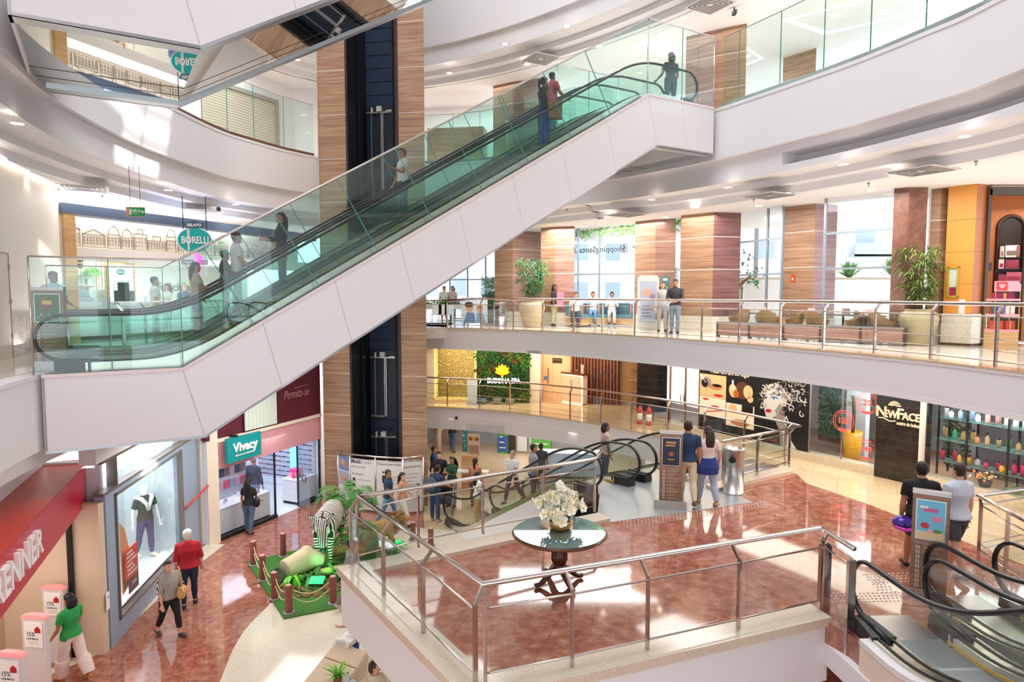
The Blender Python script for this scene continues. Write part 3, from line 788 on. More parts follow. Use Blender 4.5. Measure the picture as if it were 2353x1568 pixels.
def casing(label,E,width,a0,a1,depth=1.3,panel=1.45,soffit=MIRROR,kink=0.33):
 """white panelled box round the trusses with a polished underside"""
 root=thing('escalator_casing',label,'escalator casing',E.W(0,width/2,-depth))
 def zb(a):return min(max(0.0,(a-kink)*E.m),E.rise)-depth
 def side(t,th,nm):
  b=MB();n1=max(1,round(-a0/panel));n2=round(E.run/panel);n3=max(1,round((a1-E.run)/panel))
  tops=[a0-a0*i/n1 for i in range(n1)]+[E.run*i/n2 for i in range(n2)]+[E.run+(a1-E.run)*i/n3 for i in range(n3+1)]
  bots=[a0+(kink-a0)*i/n1 for i in range(n1)]+[kink+E.run*i/n2 for i in range(n2)]+[E.run+kink+(a1-E.run-kink)*i/n3 for i in range(n3+1)]
  g=0.003
  for i in range(len(tops)-1):
   P=[(bots[i]+g,zb(bots[i])),(bots[i+1]-g,zb(bots[i+1])),(tops[i+1]-g,E.zk(tops[i+1])-0.05),(tops[i]+g,E.zk(tops[i])-0.05)]
   vs=[E.W(a,t,z) for a,z in P]+[E.W(a,t+th,z) for a,z in P]
   b.add(vs,[(0,1,2,3),(7,6,5,4),(0,4,5,1),(1,5,6,2),(2,6,7,3),(3,7,4,0)])
  b.build(nm,WHITE2,root)
 side(0.0,0.04,'side_panels');side(width-0.04,0.04,'side_panels')
 ks=[a0,kink,E.run+kink,a1]
 b=MB();vs=[]
 for a in ks:vs+=[E.W(a,0.30,zb(a)+0.05),E.W(a,width-0.30,zb(a)+0.05),E.W(a,width-0.30,zb(a)+0.09),E.W(a,0.30,zb(a)+0.09)]
 fs=[]
 for i in range(3):
  for k in range(4):fs.append((i*4+k,i*4+(k+1)%4,i*4+4+(k+1)%4,i*4+4+k))
 b.add(vs,fs);so=b.build('soffit',soffit,root)
 b=MB()
 for t in(width*0.64,width*0.78):
  for a,c in zip(ks[:-1],ks[1:]):
   b.hexa([E.W(a,t,zb(a)+0.045),E.W(c,t,zb(c)+0.045),E.W(c,t+0.02,zb(c)+0.045),E.W(a,t+0.02,zb(a)+0.045),E.W(a,t,zb(a)+0.06),E.W(c,t,zb(c)+0.06),E.W(c,t+0.02,zb(c)+0.06),E.W(a,t+0.02,zb(a)+0.06)])
 b.build('soffit_seam',M('seam_brown','#54463c',0.5),so)
 for t0,t1,nm in((0.0,0.32,'soffit_trim'),(width-0.32,width,'soffit_trim')):
  b=MB();vs=[]
  for a in ks:vs+=[E.W(a,t0,zb(a)),E.W(a,t1,zb(a)),E.W(a,t1,zb(a)+0.05),E.W(a,t0,zb(a)+0.05)]
  b.add(vs,fs+[(3,2,1,0),(12,13,14,15)]);b.build(nm,M('trim_silver','#c3c9cd',0.35,0.6),root)
 b=MB();b.hexa([E.W(a0,0,-depth),E.W(a0+0.04,0,-depth),E.W(a0+0.04,width,-depth),E.W(a0,width,-depth),E.W(a0,0,-0.05),E.W(a0+0.04,0,-0.05),E.W(a0+0.04,width,-0.05),E.W(a0,width,-0.05)])
 b.build('end_panel',WHITE2,root)
 b=MB();ks2=[a0,0.0,E.run,a1]
 for t0,t1 in((-0.02,0.08),(width-0.08,width+0.02)):
  vs=[]
  for a in ks2:vs+=[E.W(a,t0,E.zk(a)-0.05),E.W(a,t1,E.zk(a)-0.05),E.W(a,t1,E.zk(a)),E.W(a,t0,E.zk(a))]
  b.add(vs,fs+[(3,2,1,0),(12,13,14,15)])
 b.build('coping',M('coping_pink','#e7d6d0',0.4),root)
 b=MB();vs=[]
 for a in ks2:vs+=[E.W(a,0.08,E.zk(a)-0.42),E.W(a,width-0.08,E.zk(a)-0.42),E.W(a,width-0.08,E.zk(a)-0.36),E.W(a,0.08,E.zk(a)-0.36)]
 b.add(vs,fs);b.build('pan',DARK,root)
 return root
def screen(label,E,t,a0,a1,h=1.9,step=1.25,glass=SCREEN_GLASS):
 root=thing('glass_guard',label,'glass guard',E.W(0,t,0))
 for P in seam_panels(E,t,0.012,0.0,h,a0,a1,step):pane(E,P,t,0.012,glass,'glass_pane',root)
 b=MB();b.tube([E.W(a,t+0.006,E.zk(a)+h) for a in(a0,0.0,E.run,a1)],0.016,8);b.build('top_rail',STEEL,root)
 for a in(a0,E.run,a1):
  b=MB();b.tube([E.W(a,t+0.006,E.zk(a)),E.W(a,t+0.006,E.zk(a)+h)],0.014,6);b.build('end_post',STEEL,root)
 b=MB()
 for P in seam_panels(E,t,0.012,0.0,h,a0,a1,step)[1:]:b.beam(E.W(P[0][0],t+.006,P[0][1]),E.W(P[3][0],t+.006,P[3][1]),.016,.014,None,up=E.l)
 o=b.build('glass_joint',M('glass_joint','#4f8f84',.2),root);o['kind']='stuff'
 return root
# --- the central pair, second level to top floor
k0,k1=PZ(420,845,L2),PZ(1490,215,L3)
dd=V((k1.x-k0.x,k1.y-k0.y,0))
EC=Esc((k0.x,k0.y,L2),dd,L3-L2,dd.length)
casing('long white panelled casing under the central pair of escalators',EC,4.1,-2.05,EC.run+2.45)
escalator('escalator','central escalator nearest the viewer, behind the tall glass guard, carrying riders',EC,0.2,1.55,1.75,1.75,'central escalators')
escalator('escalator','central escalator on the far side, nearer the wood lift tower',EC,2.35,1.55,1.75,1.75,'central escalators')
screen('tall sloping glass guard on the near side of the central escalators',EC,0.03,-2.15,EC.run+2.45)
screen('tall sloping glass guard on the far side of the central escalators',EC,4.03,-2.15,EC.run+2.45)
# --- upper escalator, mirrored underside
u0=PZ(462,112,L3-1.3)
EU=Esc(V((u0.x,u0.y,L3))-EC.d*0.33,(EC.d.x,EC.d.y),4.4,4.4/EC.m)
casing('upper escalator casing with mirror polished underside at the top left',EU,4.0,-2.1,EU.run+0.6,1.3,1.6)
# --- first level to second level on the right
ER=Esc((4.52,8.25,L1),(0.045,-1.0),L2-L1,(L2-L1)/0.56)
ER.O=V((4.55,6.95,L1))
casing_r=thing('escalator_casing','beige casing of the escalator at the bottom right corner','escalator casing',ER.W(0,0,-0.6))
b=MB()
ks=srange(ER,-1.1,4.2)
ribbon(b,ER,ks,-0.12,-0.06,-0.9,0.05,M('warm_plaster','#e8d3c4',0.7));b.build('side_panel',None,casing_r)
b=MB();ribbon(b,ER,srange(ER,-1.1,4.2),-0.13,0.02,0.05,0.12,WHITE2);b.build('coping',WHITE2,casing_r)
escalator('escalator','right hand escalator rising toward the viewer from the mezzanine, nearest the terrace',ER,0.0,1.33,1.40,1.0,'escalators at the right',GLASS,0.95)
ER2=Esc(ER.W(-0.55,-0.0,0),(0.045,-1.0),L2-L1,(L2-L1)/0.56)
escalator('escalator','right hand escalator rising toward the viewer, second from the terrace',ER2,1.42,1.33,1.40,1.0,'escalators at the right',GLASS,0.95)
# --- first level down to the ground floor behind the terrace
q1=PZ(1440,1118,L1);q0=PZ(1095,1188,L0)
dd2=V((q1.x-q0.x,q1.y-q0.y,0)).normalized()
runD=(L1-L0)/0.56
OD=V((1.95,14.2,0))-dd2*(runD+1.21)-V((-dd2.y,dd2.x,0))*.15
ED=Esc((OD.x,OD.y,L0),dd2,L1-L0,runD)
escalator('escalator','short escalator to the ground floor just behind the flower table',ED,0.0,1.45,0.9,0.85,'escalators down to the ground floor',GLASS,0.95,True,2.2)
escalator('escalator','short escalator to the ground floor beside the tall sign and walking couple',ED,1.70,1.60,0.9,0.85,'escalators down to the ground floor',GLASS,0.95,True,2.2)
b=MB();ks=srange(ED,-0.9,ED.run+0.5)
for t in(-0.04,1.5,1.66,3.34):ribbon(b,ED,ks,t-0.02,t+0.02,-0.85,0.0)
ribbon(b,ED,ks,-0.04,3.34,-0.85,-0.80)
cs=thing('escalator_casing','casing below the two short escalators to the ground floor','escalator casing',ED.W(0,1,0));b.build('side_panel',WHITE2,cs)

# ------------------------------------------------------------------ railings
def railing(label,posts,rails,zb,h=1.09,kink=0.16,mid=(0.88,0.12),lower=None,glass=True,rr=0.032,post=(0.055,0.03),group=None,big=()):
 """posts: runs of base points; rails: polylines of the handrail in plan"""
 allp=[p for r in posts for p in r]
 c=sum(allp,V((0,0,0)))/len(allp)
 root=thing('railing',label,'railing',V((c.x,c.y,zb)),group)
 for rp in rails:
  b=MB();b.tube([V((p.x,p.y,zb+h)) for p in rp],rr,10);b.build('handrail',STEEL,root)
 def near(p):
  best=None
  for rp in rails:
   for a,e in zip(rp[:-1],rp[1:]):
    d=e-a;d.z=0;t=max(0,min(1,(V((p.x-a.x,p.y-a.y,0))).dot(d)/max(1e-9,d.dot(d))));q=V((a.x+d.x*t,a.y+d.y*t,0))
    D=(q-V((p.x,p.y,0))).length
    if best is None or D<best[0]:best=(D,q)
  return best[1]
 for run in posts:
  for i,p in enumerate(run):
   d=(run[min(i+1,len(run)-1)]-run[max(0,i-1)]);d.z=0;d.normalize()
   w,t=post if(p.x,p.y) not in big else(0.09,0.05)
   b=MB();b.beam(V((p.x,p.y,zb)),V((p.x,p.y,zb+h-kink)),w,t,None,up=d)
   q=near(p);b.beam(V((p.x,p.y,zb+h-kink-0.01)),V((q.x,q.y,zb+h-0.01)),w*0.8,t,None,up=d)
   b.build('post',STEEL,root)
  for z in mid:
   b=MB();b.tube([V((p.x,p.y,zb+z)) for p in run],0.014,6);b.build('rail_bar',STEEL,root)
  for z in(lower or()):
   b=MB();b.tube([V((p.x,p.y,zb+z)) for p in run],0.008,5);b.build('rail_wire',STEEL,root)
  if glass:
   for a,e in zip(run[:-1],run[1:]):
    d=(e-a);d.z=0;u=d.normalized();s=a+u*0.04;f=e-u*0.04;n=V((u.y,-u.x,0))*0.005
    b=MB();zl,zh=zb+0.17,zb+h-0.22
    b.hexa([V((s.x,s.y,zl))-n,V((f.x,f.y,zl))-n,V((f.x,f.y,zl))+n,V((s.x,s.y,zl))+n,V((s.x,s.y,zh))-n,V((f.x,f.y,zh))-n,V((f.x,f.y,zh))+n,V((s.x,s.y,zh))+n])
    b.build('glass_panel',GLASS,root)
 return root
ZT=2.67
tp=lambda*l:[PZ(x,y,ZT) for x,y in l]
left_run=tp((808,1298),(882,1368),(973,1455))+[V((-0.41,7.12,ZT))]
front_run=[V((-0.30,7.16,ZT))]+tp((1314,1532),(1487,1492),(1696,1444),(1882,1400))
back_run=[V((-2.52,10.52,ZT))]+tp((962,1258),(1110,1227))+[V((0.6,12.45,ZT)),V((1.66,13.05,ZT))]
rail_l=[V((-2.50,10.56,0)),V((-0.33,7.30,0)),V((4.34,9.10,0)),V((4.43,8.35,0))]
rail_b=[V((-2.50,10.56,0)),V((1.66,13.0,0)),V((1.95,13.9,0))]
side_run=[V((4.40,9.0,ZT)),V((4.44,8.42,ZT))]
railing('steel and glass railing around the mezzanine terrace with the flower table',[left_run,front_run,back_run],[rail_l,rail_b],ZT,rr=0.036)
RS=railing('square steel post barrier at the right corner of the terrace',[side_run],[[V((4.40,9.0,0)),V((4.44,8.42,0))]],2.05,1.55,0.05,(1.45,0.5),None,True,0.012,(0.10,0.06))
# upper walkway railing on the right
i2=shifted(P2R,0.12);r2=shifted(P2R,0.26)
run=[on_path(i2,px,L2) for px in(1026,1105,1178,1247,1317,1386,1458,1533,1613,1698,1791,1892,2007,2137,2286)]+[V((8.66,9.6,L2)),V((8.7,8.4,L2))]
ra=[p for p in r2 if p.y<25.4]
railing('long curved steel and glass railing of the upper walkway by the cafe tables',[[i2[0]+V((0,0,L2))]+run],[ra],L2,1.12,0.14,(0.9,0.12),(0.3,0.5),True,0.036)
# mezzanine ring railing
i1=shifted(P1R,0.12);r1=shifted(P1R,0.24)
run=[i1[0]+V((0,0,L1))]+[on_path(i1,px,L1) for px in(1029,1102,1172,1241,1310,1380,1451,1533,1617,1708)]+[V((7.02,16.75,L1))]
ret_run=[V((7.0,16.45,L1)),V((5.9,15.66,L1)),V((4.85,14.95,L1))]
railing('curved steel and glass railing of the mezzanine in front of the spa',[run],[[p for p in r1 if p.y>16.8]+[V((7.28,16.5,0))]],L1,1.12,0.14,(0.9,0.12),(0.3,0.5),True,0.034)
railing('short steel railing end beside the tall steel bin',[ret_run],[[V((7.28,16.5,0)),V((4.75,14.75,0))]],L1+0.1,1.02,0.14,(0.85,0.12),(0.3,0.45),True,0.034)
# right edge railing beside the shampoo shelves
ra=[PZ(2400,1118,3.7),PZ(2247,1140,3.7),PZ(2420,1230,3.7)]
rb=[V((p.x,p.y,L1)) for p in ra]
railing('steel railing corner at the right edge in front of the product shelves',[[rb[0],rb[1]+V((0.05,-0.02,0)),rb[1].lerp(rb[2],0.45),rb[2]]],[[V((p.x,p.y,0)) for p in ra]],L1,1.1,0.1,(0.95,0.2),(0.3,),True,0.034)
# railing behind the central escalators
l2=shifted(P2L,0.12)
run=[p for p in resample([V((-7.75,13.2,L2))]+[V((p.x,p.y,L2)) for p in l2 if p.y>14.2],1.55)]
railing('steel railing on the ice cream shop side behind the escalators',[run],[[V((-7.85,13.15,0))]+[V((p.x-0.1,p.y,0)) for p in l2 if p.y>14.2]],L2,1.1,0.14,(0.9,0.12),(0.3,0.5),True,0.032)
run=[V((-8.0,12.3,L2)),V((-8.75,12.15,L2)),V((-9.4,12.0,L2))]
# near left post of the upper floor
ra=[PZ(-60,690,L2+1.1),PZ(8,722,L2+1.1)]
railing('end of a steel railing at the far left edge',[[V((-6.05,6.7,L2)),V((-6.75,8.45,L2))]],[[V((-6.15,6.7,0)),V((-6.85,8.5,0))]],L2,1.1,0.12,(0.9,0.12),None,True,0.034)

# glass guards of the top floor
def guard(label,pts,z,h,base_mat):
 c=sum(pts,V((0,0,0)))/len(pts)
 root=thing('glass_guard',label,'glass guard',V((c.x,c.y,z)))
 for a,e in zip(pts[:-1],pts[1:]):
  d=(e-a);u=V((d.x,d.y,0)).normalized();s=a+u*0.006;f=e-u*0.006;n=V((u.y,-u.x,0))*0.006
  b=MB();b.hexa([V((s.x,s.y,z))-n,V((f.x,f.y,z))-n,V((f.x,f.y,z))+n,V((s.x,s.y,z))+n,V((s.x,s.y,z+h))-n,V((f.x,f.y,z+h))-n,V((f.x,f.y,z+h))+n,V((s.x,s.y,z+h))+n])
  b.build('glass_pane',SCREEN_GLASS,root)
 b=MB()
 for p in pts[1:-1]:b.box(p.x-.009,p.x+.009,p.y-.009,p.y+.009,z,z+h)
 o=b.build('glass_joint',M('glass_joint','#4f8f84',.2),root);o['kind']='stuff'
 b=MB();b.tube([V((p.x,p.y,z+h)) for p in pts],0.012,6);b.build('top_rail',STEELB,root)
 b=MB()
 for a,e in zip(pts[:-1],pts[1:]):b.beam(V((a.x,a.y,z+0.05)),V((e.x,e.y,z+0.05)),0.05,0.1)
 b.build('base_channel',base_mat,root)
 return root
e3=shifted(P3R,0.06)
gp=[on_path(e3,px,L3) for px in(1660,1697,1791,1891,2000,2127,2260)]+[V((8.6,10.6,L3)),V((8.5,8.6,L3))]
guard('tall frameless glass guard along the right edge of the top floor',gp,L3,1.88,M('clear_channel','#b9c6c4',0.25,0.6))
l3=shifted(P3L,0.06)
gp=[on_path(l3,px,L3) for px in(398,412,465,523,585,654,720)]
guard('tall frameless glass guard on the left of the top floor by the shutter',gp,L3,1.88,M('brown_channel','#6e4a3a',0.5))
f3=shifted(P3F,0.06)
guard('frameless glass guard on the far side of the top floor right of the lift tower',resample([p for p in f3 if p.x>-3.6],1.15),L3,1.88,M('clear_channel','#b9c6c4',0.25,0.6))
# ================================================================== figures
import numpy as np
def remeshed(mb,voxel,it=2):
 me=bpy.data.meshes.new('t');me.from_pydata([tuple(v) for v in mb.v],[],mb.f);me.update()
 o=bpy.data.objects.new('t',me);C.objects.link(o)
 m=o.modifiers.new('r','REMESH');m.mode='VOXEL';m.voxel_size=voxel;m.adaptivity=0.0
 s=o.modifiers.new('s','SMOOTH');s.factor=0.5;s.iterations=it
 dg=bpy.context.evaluated_depsgraph_get();dg.update()
 n=bpy.data.meshes.new_from_object(o.evaluated_get(dg))
 bpy.data.objects.remove(o);bpy.data.meshes.remove(me)
 return n
def loft(mb,rings,n=14):
 """rings: list of (centre, x axis, y axis) with the axes already scaled"""
 vs=[]
 for c,x,y in rings:
  for k in range(n):
   a=2*PI*k/n;vs.append(V(c)+V(x)*math.cos(a)+V(y)*math.sin(a))
 N=len(rings);fs=[]
 for i in range(N-1):
  for k in range(n):
   q=(k+1)%n;fs.append((i*n+k,i*n+q,(i+1)*n+q,(i+1)*n+k))
 fs+=[tuple(range(n-1,-1,-1)),tuple((N-1)*n+k for k in range(n))]
 mb.add(vs,fs)
SKIN={'light':'#d9a488','tan':'#b97f5f','brown':'#8a5a40','dark':'#54372a'}
HAIR={'black':'#15110f','brown':'#35231a','auburn':'#55301f','grey':'#8f8b87','white':'#dcd8d2','blond':'#9a7448'}
def cloth(c,rough=0.85):return M('cloth_'+c.lstrip('#'),c,rough,var=0.10,vs=14)
def figure(name,label,loc,h=1.7,yaw=0.0,sex='m',fat=1.0,lean=0.0,legL=(0,0),legR=(0,0),armL=(4,8,12,0),armR=(4,8,12,0),head=(0,0),
   top=('#333333','short'),bottom=('#333a55','long'),shoes='#2a2a2a',hair=('short','black'),skin='tan',sit=False,cap=None,voxel=None,
   cat='person',group=None,spread=2.0,loose=0.0,extra=None,face=True):
 if voxel is None:voxel=0.0115 if loc[1]<13 else(0.014 if loc[1]<20 else 0.019)
 root=thing(name,label,cat,(0,0,0),group)
 sg=0.92 if sex=='f' else 1.0
 mb=MB();B=[] # bones: (kind, a, b, radius)
 hipz=0.52*h
 lr=R(lean)
 def tor(x,y,z): # a torso point bent forward about the hips
  dz=z*h-hipz;return V((x*h,y*h*math.cos(lr)-dz*math.sin(lr),hipz+dz*math.cos(lr)+y*h*math.sin(lr)))
 sec=[(.465,.062,.058,0),(.49,.092,.072,.004),(.525,.101,.077,.006),(.565,.098,.071,.0),(.615,.083,.062,-.004),(.67,.088,.066,-.006),(.73,.102,.072,-.004),(.775,.110,.066,0),(.805,.100,.054,.004),(.83,.060,.044,.006),(.845,.036,.036,.006)]
 if sex=='f':sec=[(z,rx*(1.05 if z<.58 else(.88 if z<.7 else.90)),ry*(1.06 if z in(.73,) else.98),y) for z,rx,ry,y in sec]
 rings=[]
 for z,rx,ry,yo in sec:
  f=1.0+(fat-1.0)*(1.0 if.5<z<.75 else 0.5)
  c=tor(0,yo-(fat-1.0)*(.05 if.53<z<.7 else 0),z);rings.append((c,V((rx*h*f,0,0)),V((0,math.cos(lr),math.sin(lr)))*ry*h*f))
 loft(mb,rings,20)
 B.append(('torso',tor(0,0,.47),tor(0,0,.83),.085*h*fat))
 hy,hp=R(head[0]),R(head[1])
 nb=tor(0,.006,.825);hc=tor(0,-.004,.93)+V((0,-math.sin(hp)*.02*h,0))
 mb.tube([nb,nb.lerp(hc,.5),hc],[.036*h*sg,.032*h*sg,.032*h*sg],12)
 B.append(('neck',nb,nb.lerp(hc,.62),.033*h))
 def HD(x,y,z): # a head point; y backwards, turned by the head's yaw and pitch
  y2=y*math.cos(hp)+z*math.sin(-hp)*-1*-1;z2=z*math.cos(hp)+y*math.sin(hp)
  y2=y*math.cos(hp)-z*math.sin(hp)
  return hc+V((x*math.cos(hy)-y2*math.sin(hy),x*math.sin(hy)+y2*math.cos(hy),z2))*h
 hx_,hY=V((math.cos(hy),math.sin(hy),0)),V((-math.sin(hy),math.cos(hy),0))
 hr=[]
 for z,rx,ry,yo in[(-.068,.018,.018,-.030),(-.058,.031,.036,-.020),(-.040,.038,.047,-.010),(-.015,.0425,.053,-.002),(.012,.045,.057,.002),(.035,.043,.054,.004),(.054,.033,.042,.005),(.066,.016,.022,.005)]:
  hr.append((HD(0,yo,z),hx_*rx*h,hY*ry*h))
 loft(mb,hr,18)
 for s in(-1,1):
  e=HD(s*.046,.006,-.008);mb.ball(e,(.007*h,.011*h,.017*h),5)
 mb.tube([HD(0,-.050,.008),HD(0,-.060,-.014),HD(0,-.053,-.022)],[.006*h,.010*h,.006*h],8)
 B.append(('head',HD(0,0,-.02),HD(0,0,.03),.045*h))
 if sit and legL==(0,0):legL=(86,88);legR=(82,84)
 feet=[]
 for s,(sw,kn) in((1,legL),(-1,legR)):
  a=R(sw);bq=R(sw-kn);o=R(spread)
  hp_=V((s*.052*h*(1.05 if sex=='f' else 1),0,hipz-.01*h))
  kd=V((s*math.sin(o),-math.sin(a),-math.cos(a))).normalized();k=hp_+kd*.238*h
  ad=V((s*math.sin(o)*.3,-math.sin(bq),-math.cos(bq))).normalized();an=k+ad*.245*h
  ff=1+(fat-1)*.5
  tk=(1.06 if sex=='f' else 1.0)*ff
  mb.tube([hp_+V((0,0,.02*h)),hp_.lerp(k,.15),hp_.lerp(k,.5),hp_.lerp(k,.85),k],[.052*h*tk,.053*h*tk,.046*h*tk,.037*h,.035*h],14)
  mb.tube([k,k.lerp(an,.12),k.lerp(an,.32),k.lerp(an,.65),k.lerp(an,.92),an],[.035*h,.034*h,.037*h,.029*h,.021*h,.020*h],12)
  fp=min(0.0,(sw-kn))*0.55 # trailing foot lifts its heel
  fa=R(fp);fd=V((s*.12,-math.cos(fa),math.sin(fa))).normalized()
  if kn-sw>35 and not sit:fd=V((s*.1,-.75,-.65)).normalized()
  heel=an-fd*.026*h+V((0,0,-.022*h));toe=an+fd*.105*h+V((0,0,-.026*h));mid=an.lerp(toe,.45)+V((0,0,.004*h))
  mb.tube([heel,an+V((0,0,-.016*h)),mid,toe.lerp(mid,.25),toe],[.020*h,.027*h,.025*h,.022*h,.014*h],12,None,False,0.85)
  B+=[('thigh',hp_,k,.047*h),('shin',k,an,.031*h),('foot',heel+V((0,0,-.005*h)),toe,.024*h)]
  feet.append(min(heel.z-.019*h,toe.z-.013*h))
 arms={}
 for s,arm in((1,armL),(-1,armR)):
  f,o,el,inn=arm
  sh=tor(s*.112*sg,.002,.795)
  f_,o_,e_,i_=R(f),R(o),R(f+el),R(inn)
  ud=V((s*math.sin(o_),-math.sin(f_)*math.cos(o_),-math.cos(f_)*math.cos(o_)));elb=sh+ud*.172*h
  fdv=V((-s*math.sin(i_)+s*.05,-math.sin(e_)*math.cos(i_),-math.cos(e_)*math.cos(i_))).normalized();wr=elb+fdv*.150*h
  mb.tube([tor(s*.075,.002,.80),sh,sh.lerp(elb,.3),sh.lerp(elb,.75),elb],[.034*h*sg,.035*h*sg,.031*h*sg,.026*h*sg,.0245*h*sg],12)
  mb.tube([elb,elb.lerp(wr,.25),elb.lerp(wr,.7),wr],[.0245*h*sg,.026*h*sg,.019*h*sg,.0155*h*sg],12)
  B+=[('uarm',sh,elb,.029*h),('farm',elb,wr,.021*h)]
  # hand: palm, four fingers of different lengths, thumb from the side of the palm
  side=fdv.cross(V((0,-1,0.2)));
  if side.length<.2:side=V((1,0,0))
  side.normalize();nrm=side.cross(fdv).normalized()
  if s<0:pass
  pal=wr+fdv*.030*h
  loft(mb,[(wr,side*.015*h,nrm*.012*h),(wr+fdv*.018*h,side*.022*h,nrm*.012*h),(wr+fdv*.048*h,side*.025*h,nrm*.010*h),(wr+fdv*.056*h,side*.022*h,nrm*.008*h)],12)
  inward=1 if nrm.dot(V((-s,0,0)))>0 else-1
  for q,ln in((-1.5,.040),(-.5,.047),(.5,.049),(1.5,.043)):
   b0=wr+fdv*.050*h+side*q*.0125*h
   p1=b0+fdv*ln*.45*h+side*q*.0022*h;p2=p1+(fdv*.8+nrm*inward*.55).normalized()*ln*.33*h;p3=p2+(fdv*.5+nrm*inward*.85).normalized()*ln*.28*h
   mb.tube([b0-fdv*.01*h,p1,p2,p3],[.0056*h,.0054*h,.005*h,.0042*h],7)
  ts=-1 if side.dot(V((0,-1,0.3)))<0 else 1
  t0=wr+fdv*.014*h+side*ts*.017*h;t1=t0+(fdv*.6+side*ts*.8).normalized()*.026*h;t2=t1+(fdv*.95+side*ts*.1+nrm*inward*.3).normalized()*.026*h
  mb.tube([t0-side*ts*.006*h,t0,t1,t2],[.0075*h,.0075*h,.0065*h,.005*h],7)
  B.append(('hand',wr,wr+fdv*.09*h,.016*h));arms[s]=wr+fdv*.07*h
 # one continuous skin
 me=remeshed(mb,voxel);n=len(me.vertices)
 co=np.empty(n*3);me.vertices.foreach_get('co',co);co=co.reshape(-1,3)
 no=np.empty(n*3);me.vertices.foreach_get('normal',no);no=no.reshape(-1,3)
 best=np.full(n,1e9);kind=np.zeros(n,int);par=np.zeros(n)
 for i,(k,a,b_,r) in enumerate(B):
  a=np.array(a);d=np.array(b_)-a;t=np.clip(((co-a)@d)/(d@d),0,1)
  ds=np.linalg.norm(co-(a+t[:,None]*d),axis=1)-r
  m=ds<best;best[m]=ds[m];kind[m]=i;par[m]=t[m]
 names=np.array([b[0] for b in B]);kn_=names[kind]
 a_=np.array(B[0][1]);d_=np.array(B[0][2])-a_;raw=((co-a_)@d_)/(d_@d_)
 up_=(kn_=='torso')&(raw>1.0);kn_=kn_.copy();kn_[up_]='neck';par[up_]=np.clip((raw[up_]-1.0)*2.2,0,1)
 hz_=(co-np.array(hc))@np.array((0,0,1.0))/h
 kn_[(kn_=='neck')&(hz_>-.062)]='head'
 faces=[tuple(p.vertices) for p in me.polygons]
 zoff=0.0 if sit is True else-min(feet)
 if sit is True:zoff=-(hipz-.075*h)
 off=V(loc)+V((0,0,zoff));rot=R(yaw)
 root.location=off;root.rotation_euler=(0,0,rot)
 sk=M('skin_'+skin,SKIN.get(skin,skin),0.5) if not skin.startswith('#') else M('skin_'+skin[1:],skin,0.35)
 me.materials.clear();me.materials.append(sk)
 for p in me.polygons:p.use_smooth=True
 bo=bpy.data.objects.new('body',me);C.objects.link(bo);bo.parent=root
 hcn=np.array(hc)
 def cover(nm,mask,o,mat,flare=None):
  ids={};vs=[];fs=[]
  for f in faces:
   if all(mask[i] for i in f):
    g=[]
    for i in f:
     if i not in ids:
      ids[i]=len(vs);vs.append(tuple(co[i]+no[i]*(o if flare is None else flare[i])))
     g.append(ids[i])
    fs.append(tuple(g))
  if not fs:return None
  m2=bpy.data.meshes.new(nm);m2.from_pydata(vs,[],fs);m2.materials.append(mat);m2.update()
  for p in m2.polygons:p.use_smooth=True
  ob=bpy.data.objects.new(nm,m2);C.objects.link(ob);ob.parent=root
  return ob
 T=(kn_=='torso')
 if bottom:
  bc,bl=bottom
  lim={'long':(1.1,.93),'crop':(1.1,.70),'shorts':(.80,-1),'short':(.45,-1),'skirt':(.2,-1)}[bl]
  mk=(T&(par<.30))|((kn_=='thigh')&(par<=lim[0]))|((kn_=='shin')&(par<=lim[1]))
  fl=np.where(kn_=='shin',.010+loose*1.0,np.where(kn_=='thigh',.009+loose*.6*par,.009))
  cover('trousers' if bl in('long','crop') else 'shorts',mk,.01,cloth(bc),fl)
  if bl=='skirt':
   b=MB();rr=[]
   for z,q in((.60,.088),(.54,.108),(.46,.118),(.38,.125),(.31,.130)):rr.append((V((0,.0,z*h)),V((q*h,0,0)),V((0,q*h*.8,0))))
   loft(b,rr,20);b.build('skirt',cloth(bc),root,True)
 if top:
  tcol,tl=top
  lim={'none':(-1,-1),'tank':(.08,-1),'short':(.62,-1),'elbow':(1.1,.1),'long':(1.1,.93),'crop':(.5,-1)}[tl]
  low=.36 if tl=='crop' else.13
  mk=(T&(par>low))|((kn_=='uarm')&(par<=lim[0]))|((kn_=='farm')&(par<=lim[1]))|((kn_=='thigh')&(par<.06)&(tl!='crop'))|((kn_=='neck')&(par<.18))
  fl=np.where(T,.014+.012*np.clip(.5-par,0,1),.013)
  if tl in('short','elbow'):fl=np.where(kn_=='uarm',.012+.012*par,fl)
  cover('shirt',mk,.014,cloth(tcol),fl)
 if shoes:
  mk=(kn_=='foot')|((kn_=='shin')&(par>.97));fl=max(i for i,q in enumerate(B) if q[0]=='foot')
  ff=[i for i,q in enumerate(B) if q[0]=='foot']
  for u in(0,1):cover('shoe',mk&((kind==ff[u])|(kind==ff[u]-1)),.007,cloth(shoes,0.6))
 hh=(co-hcn)/h
 X=hh[:,0]*math.cos(hy)+hh[:,1]*math.sin(hy);Y=-hh[:,0]*math.sin(hy)+hh[:,1]*math.cos(hy);Z=hh[:,2]
 hd=(kn_=='head')|(kn_=='neck')
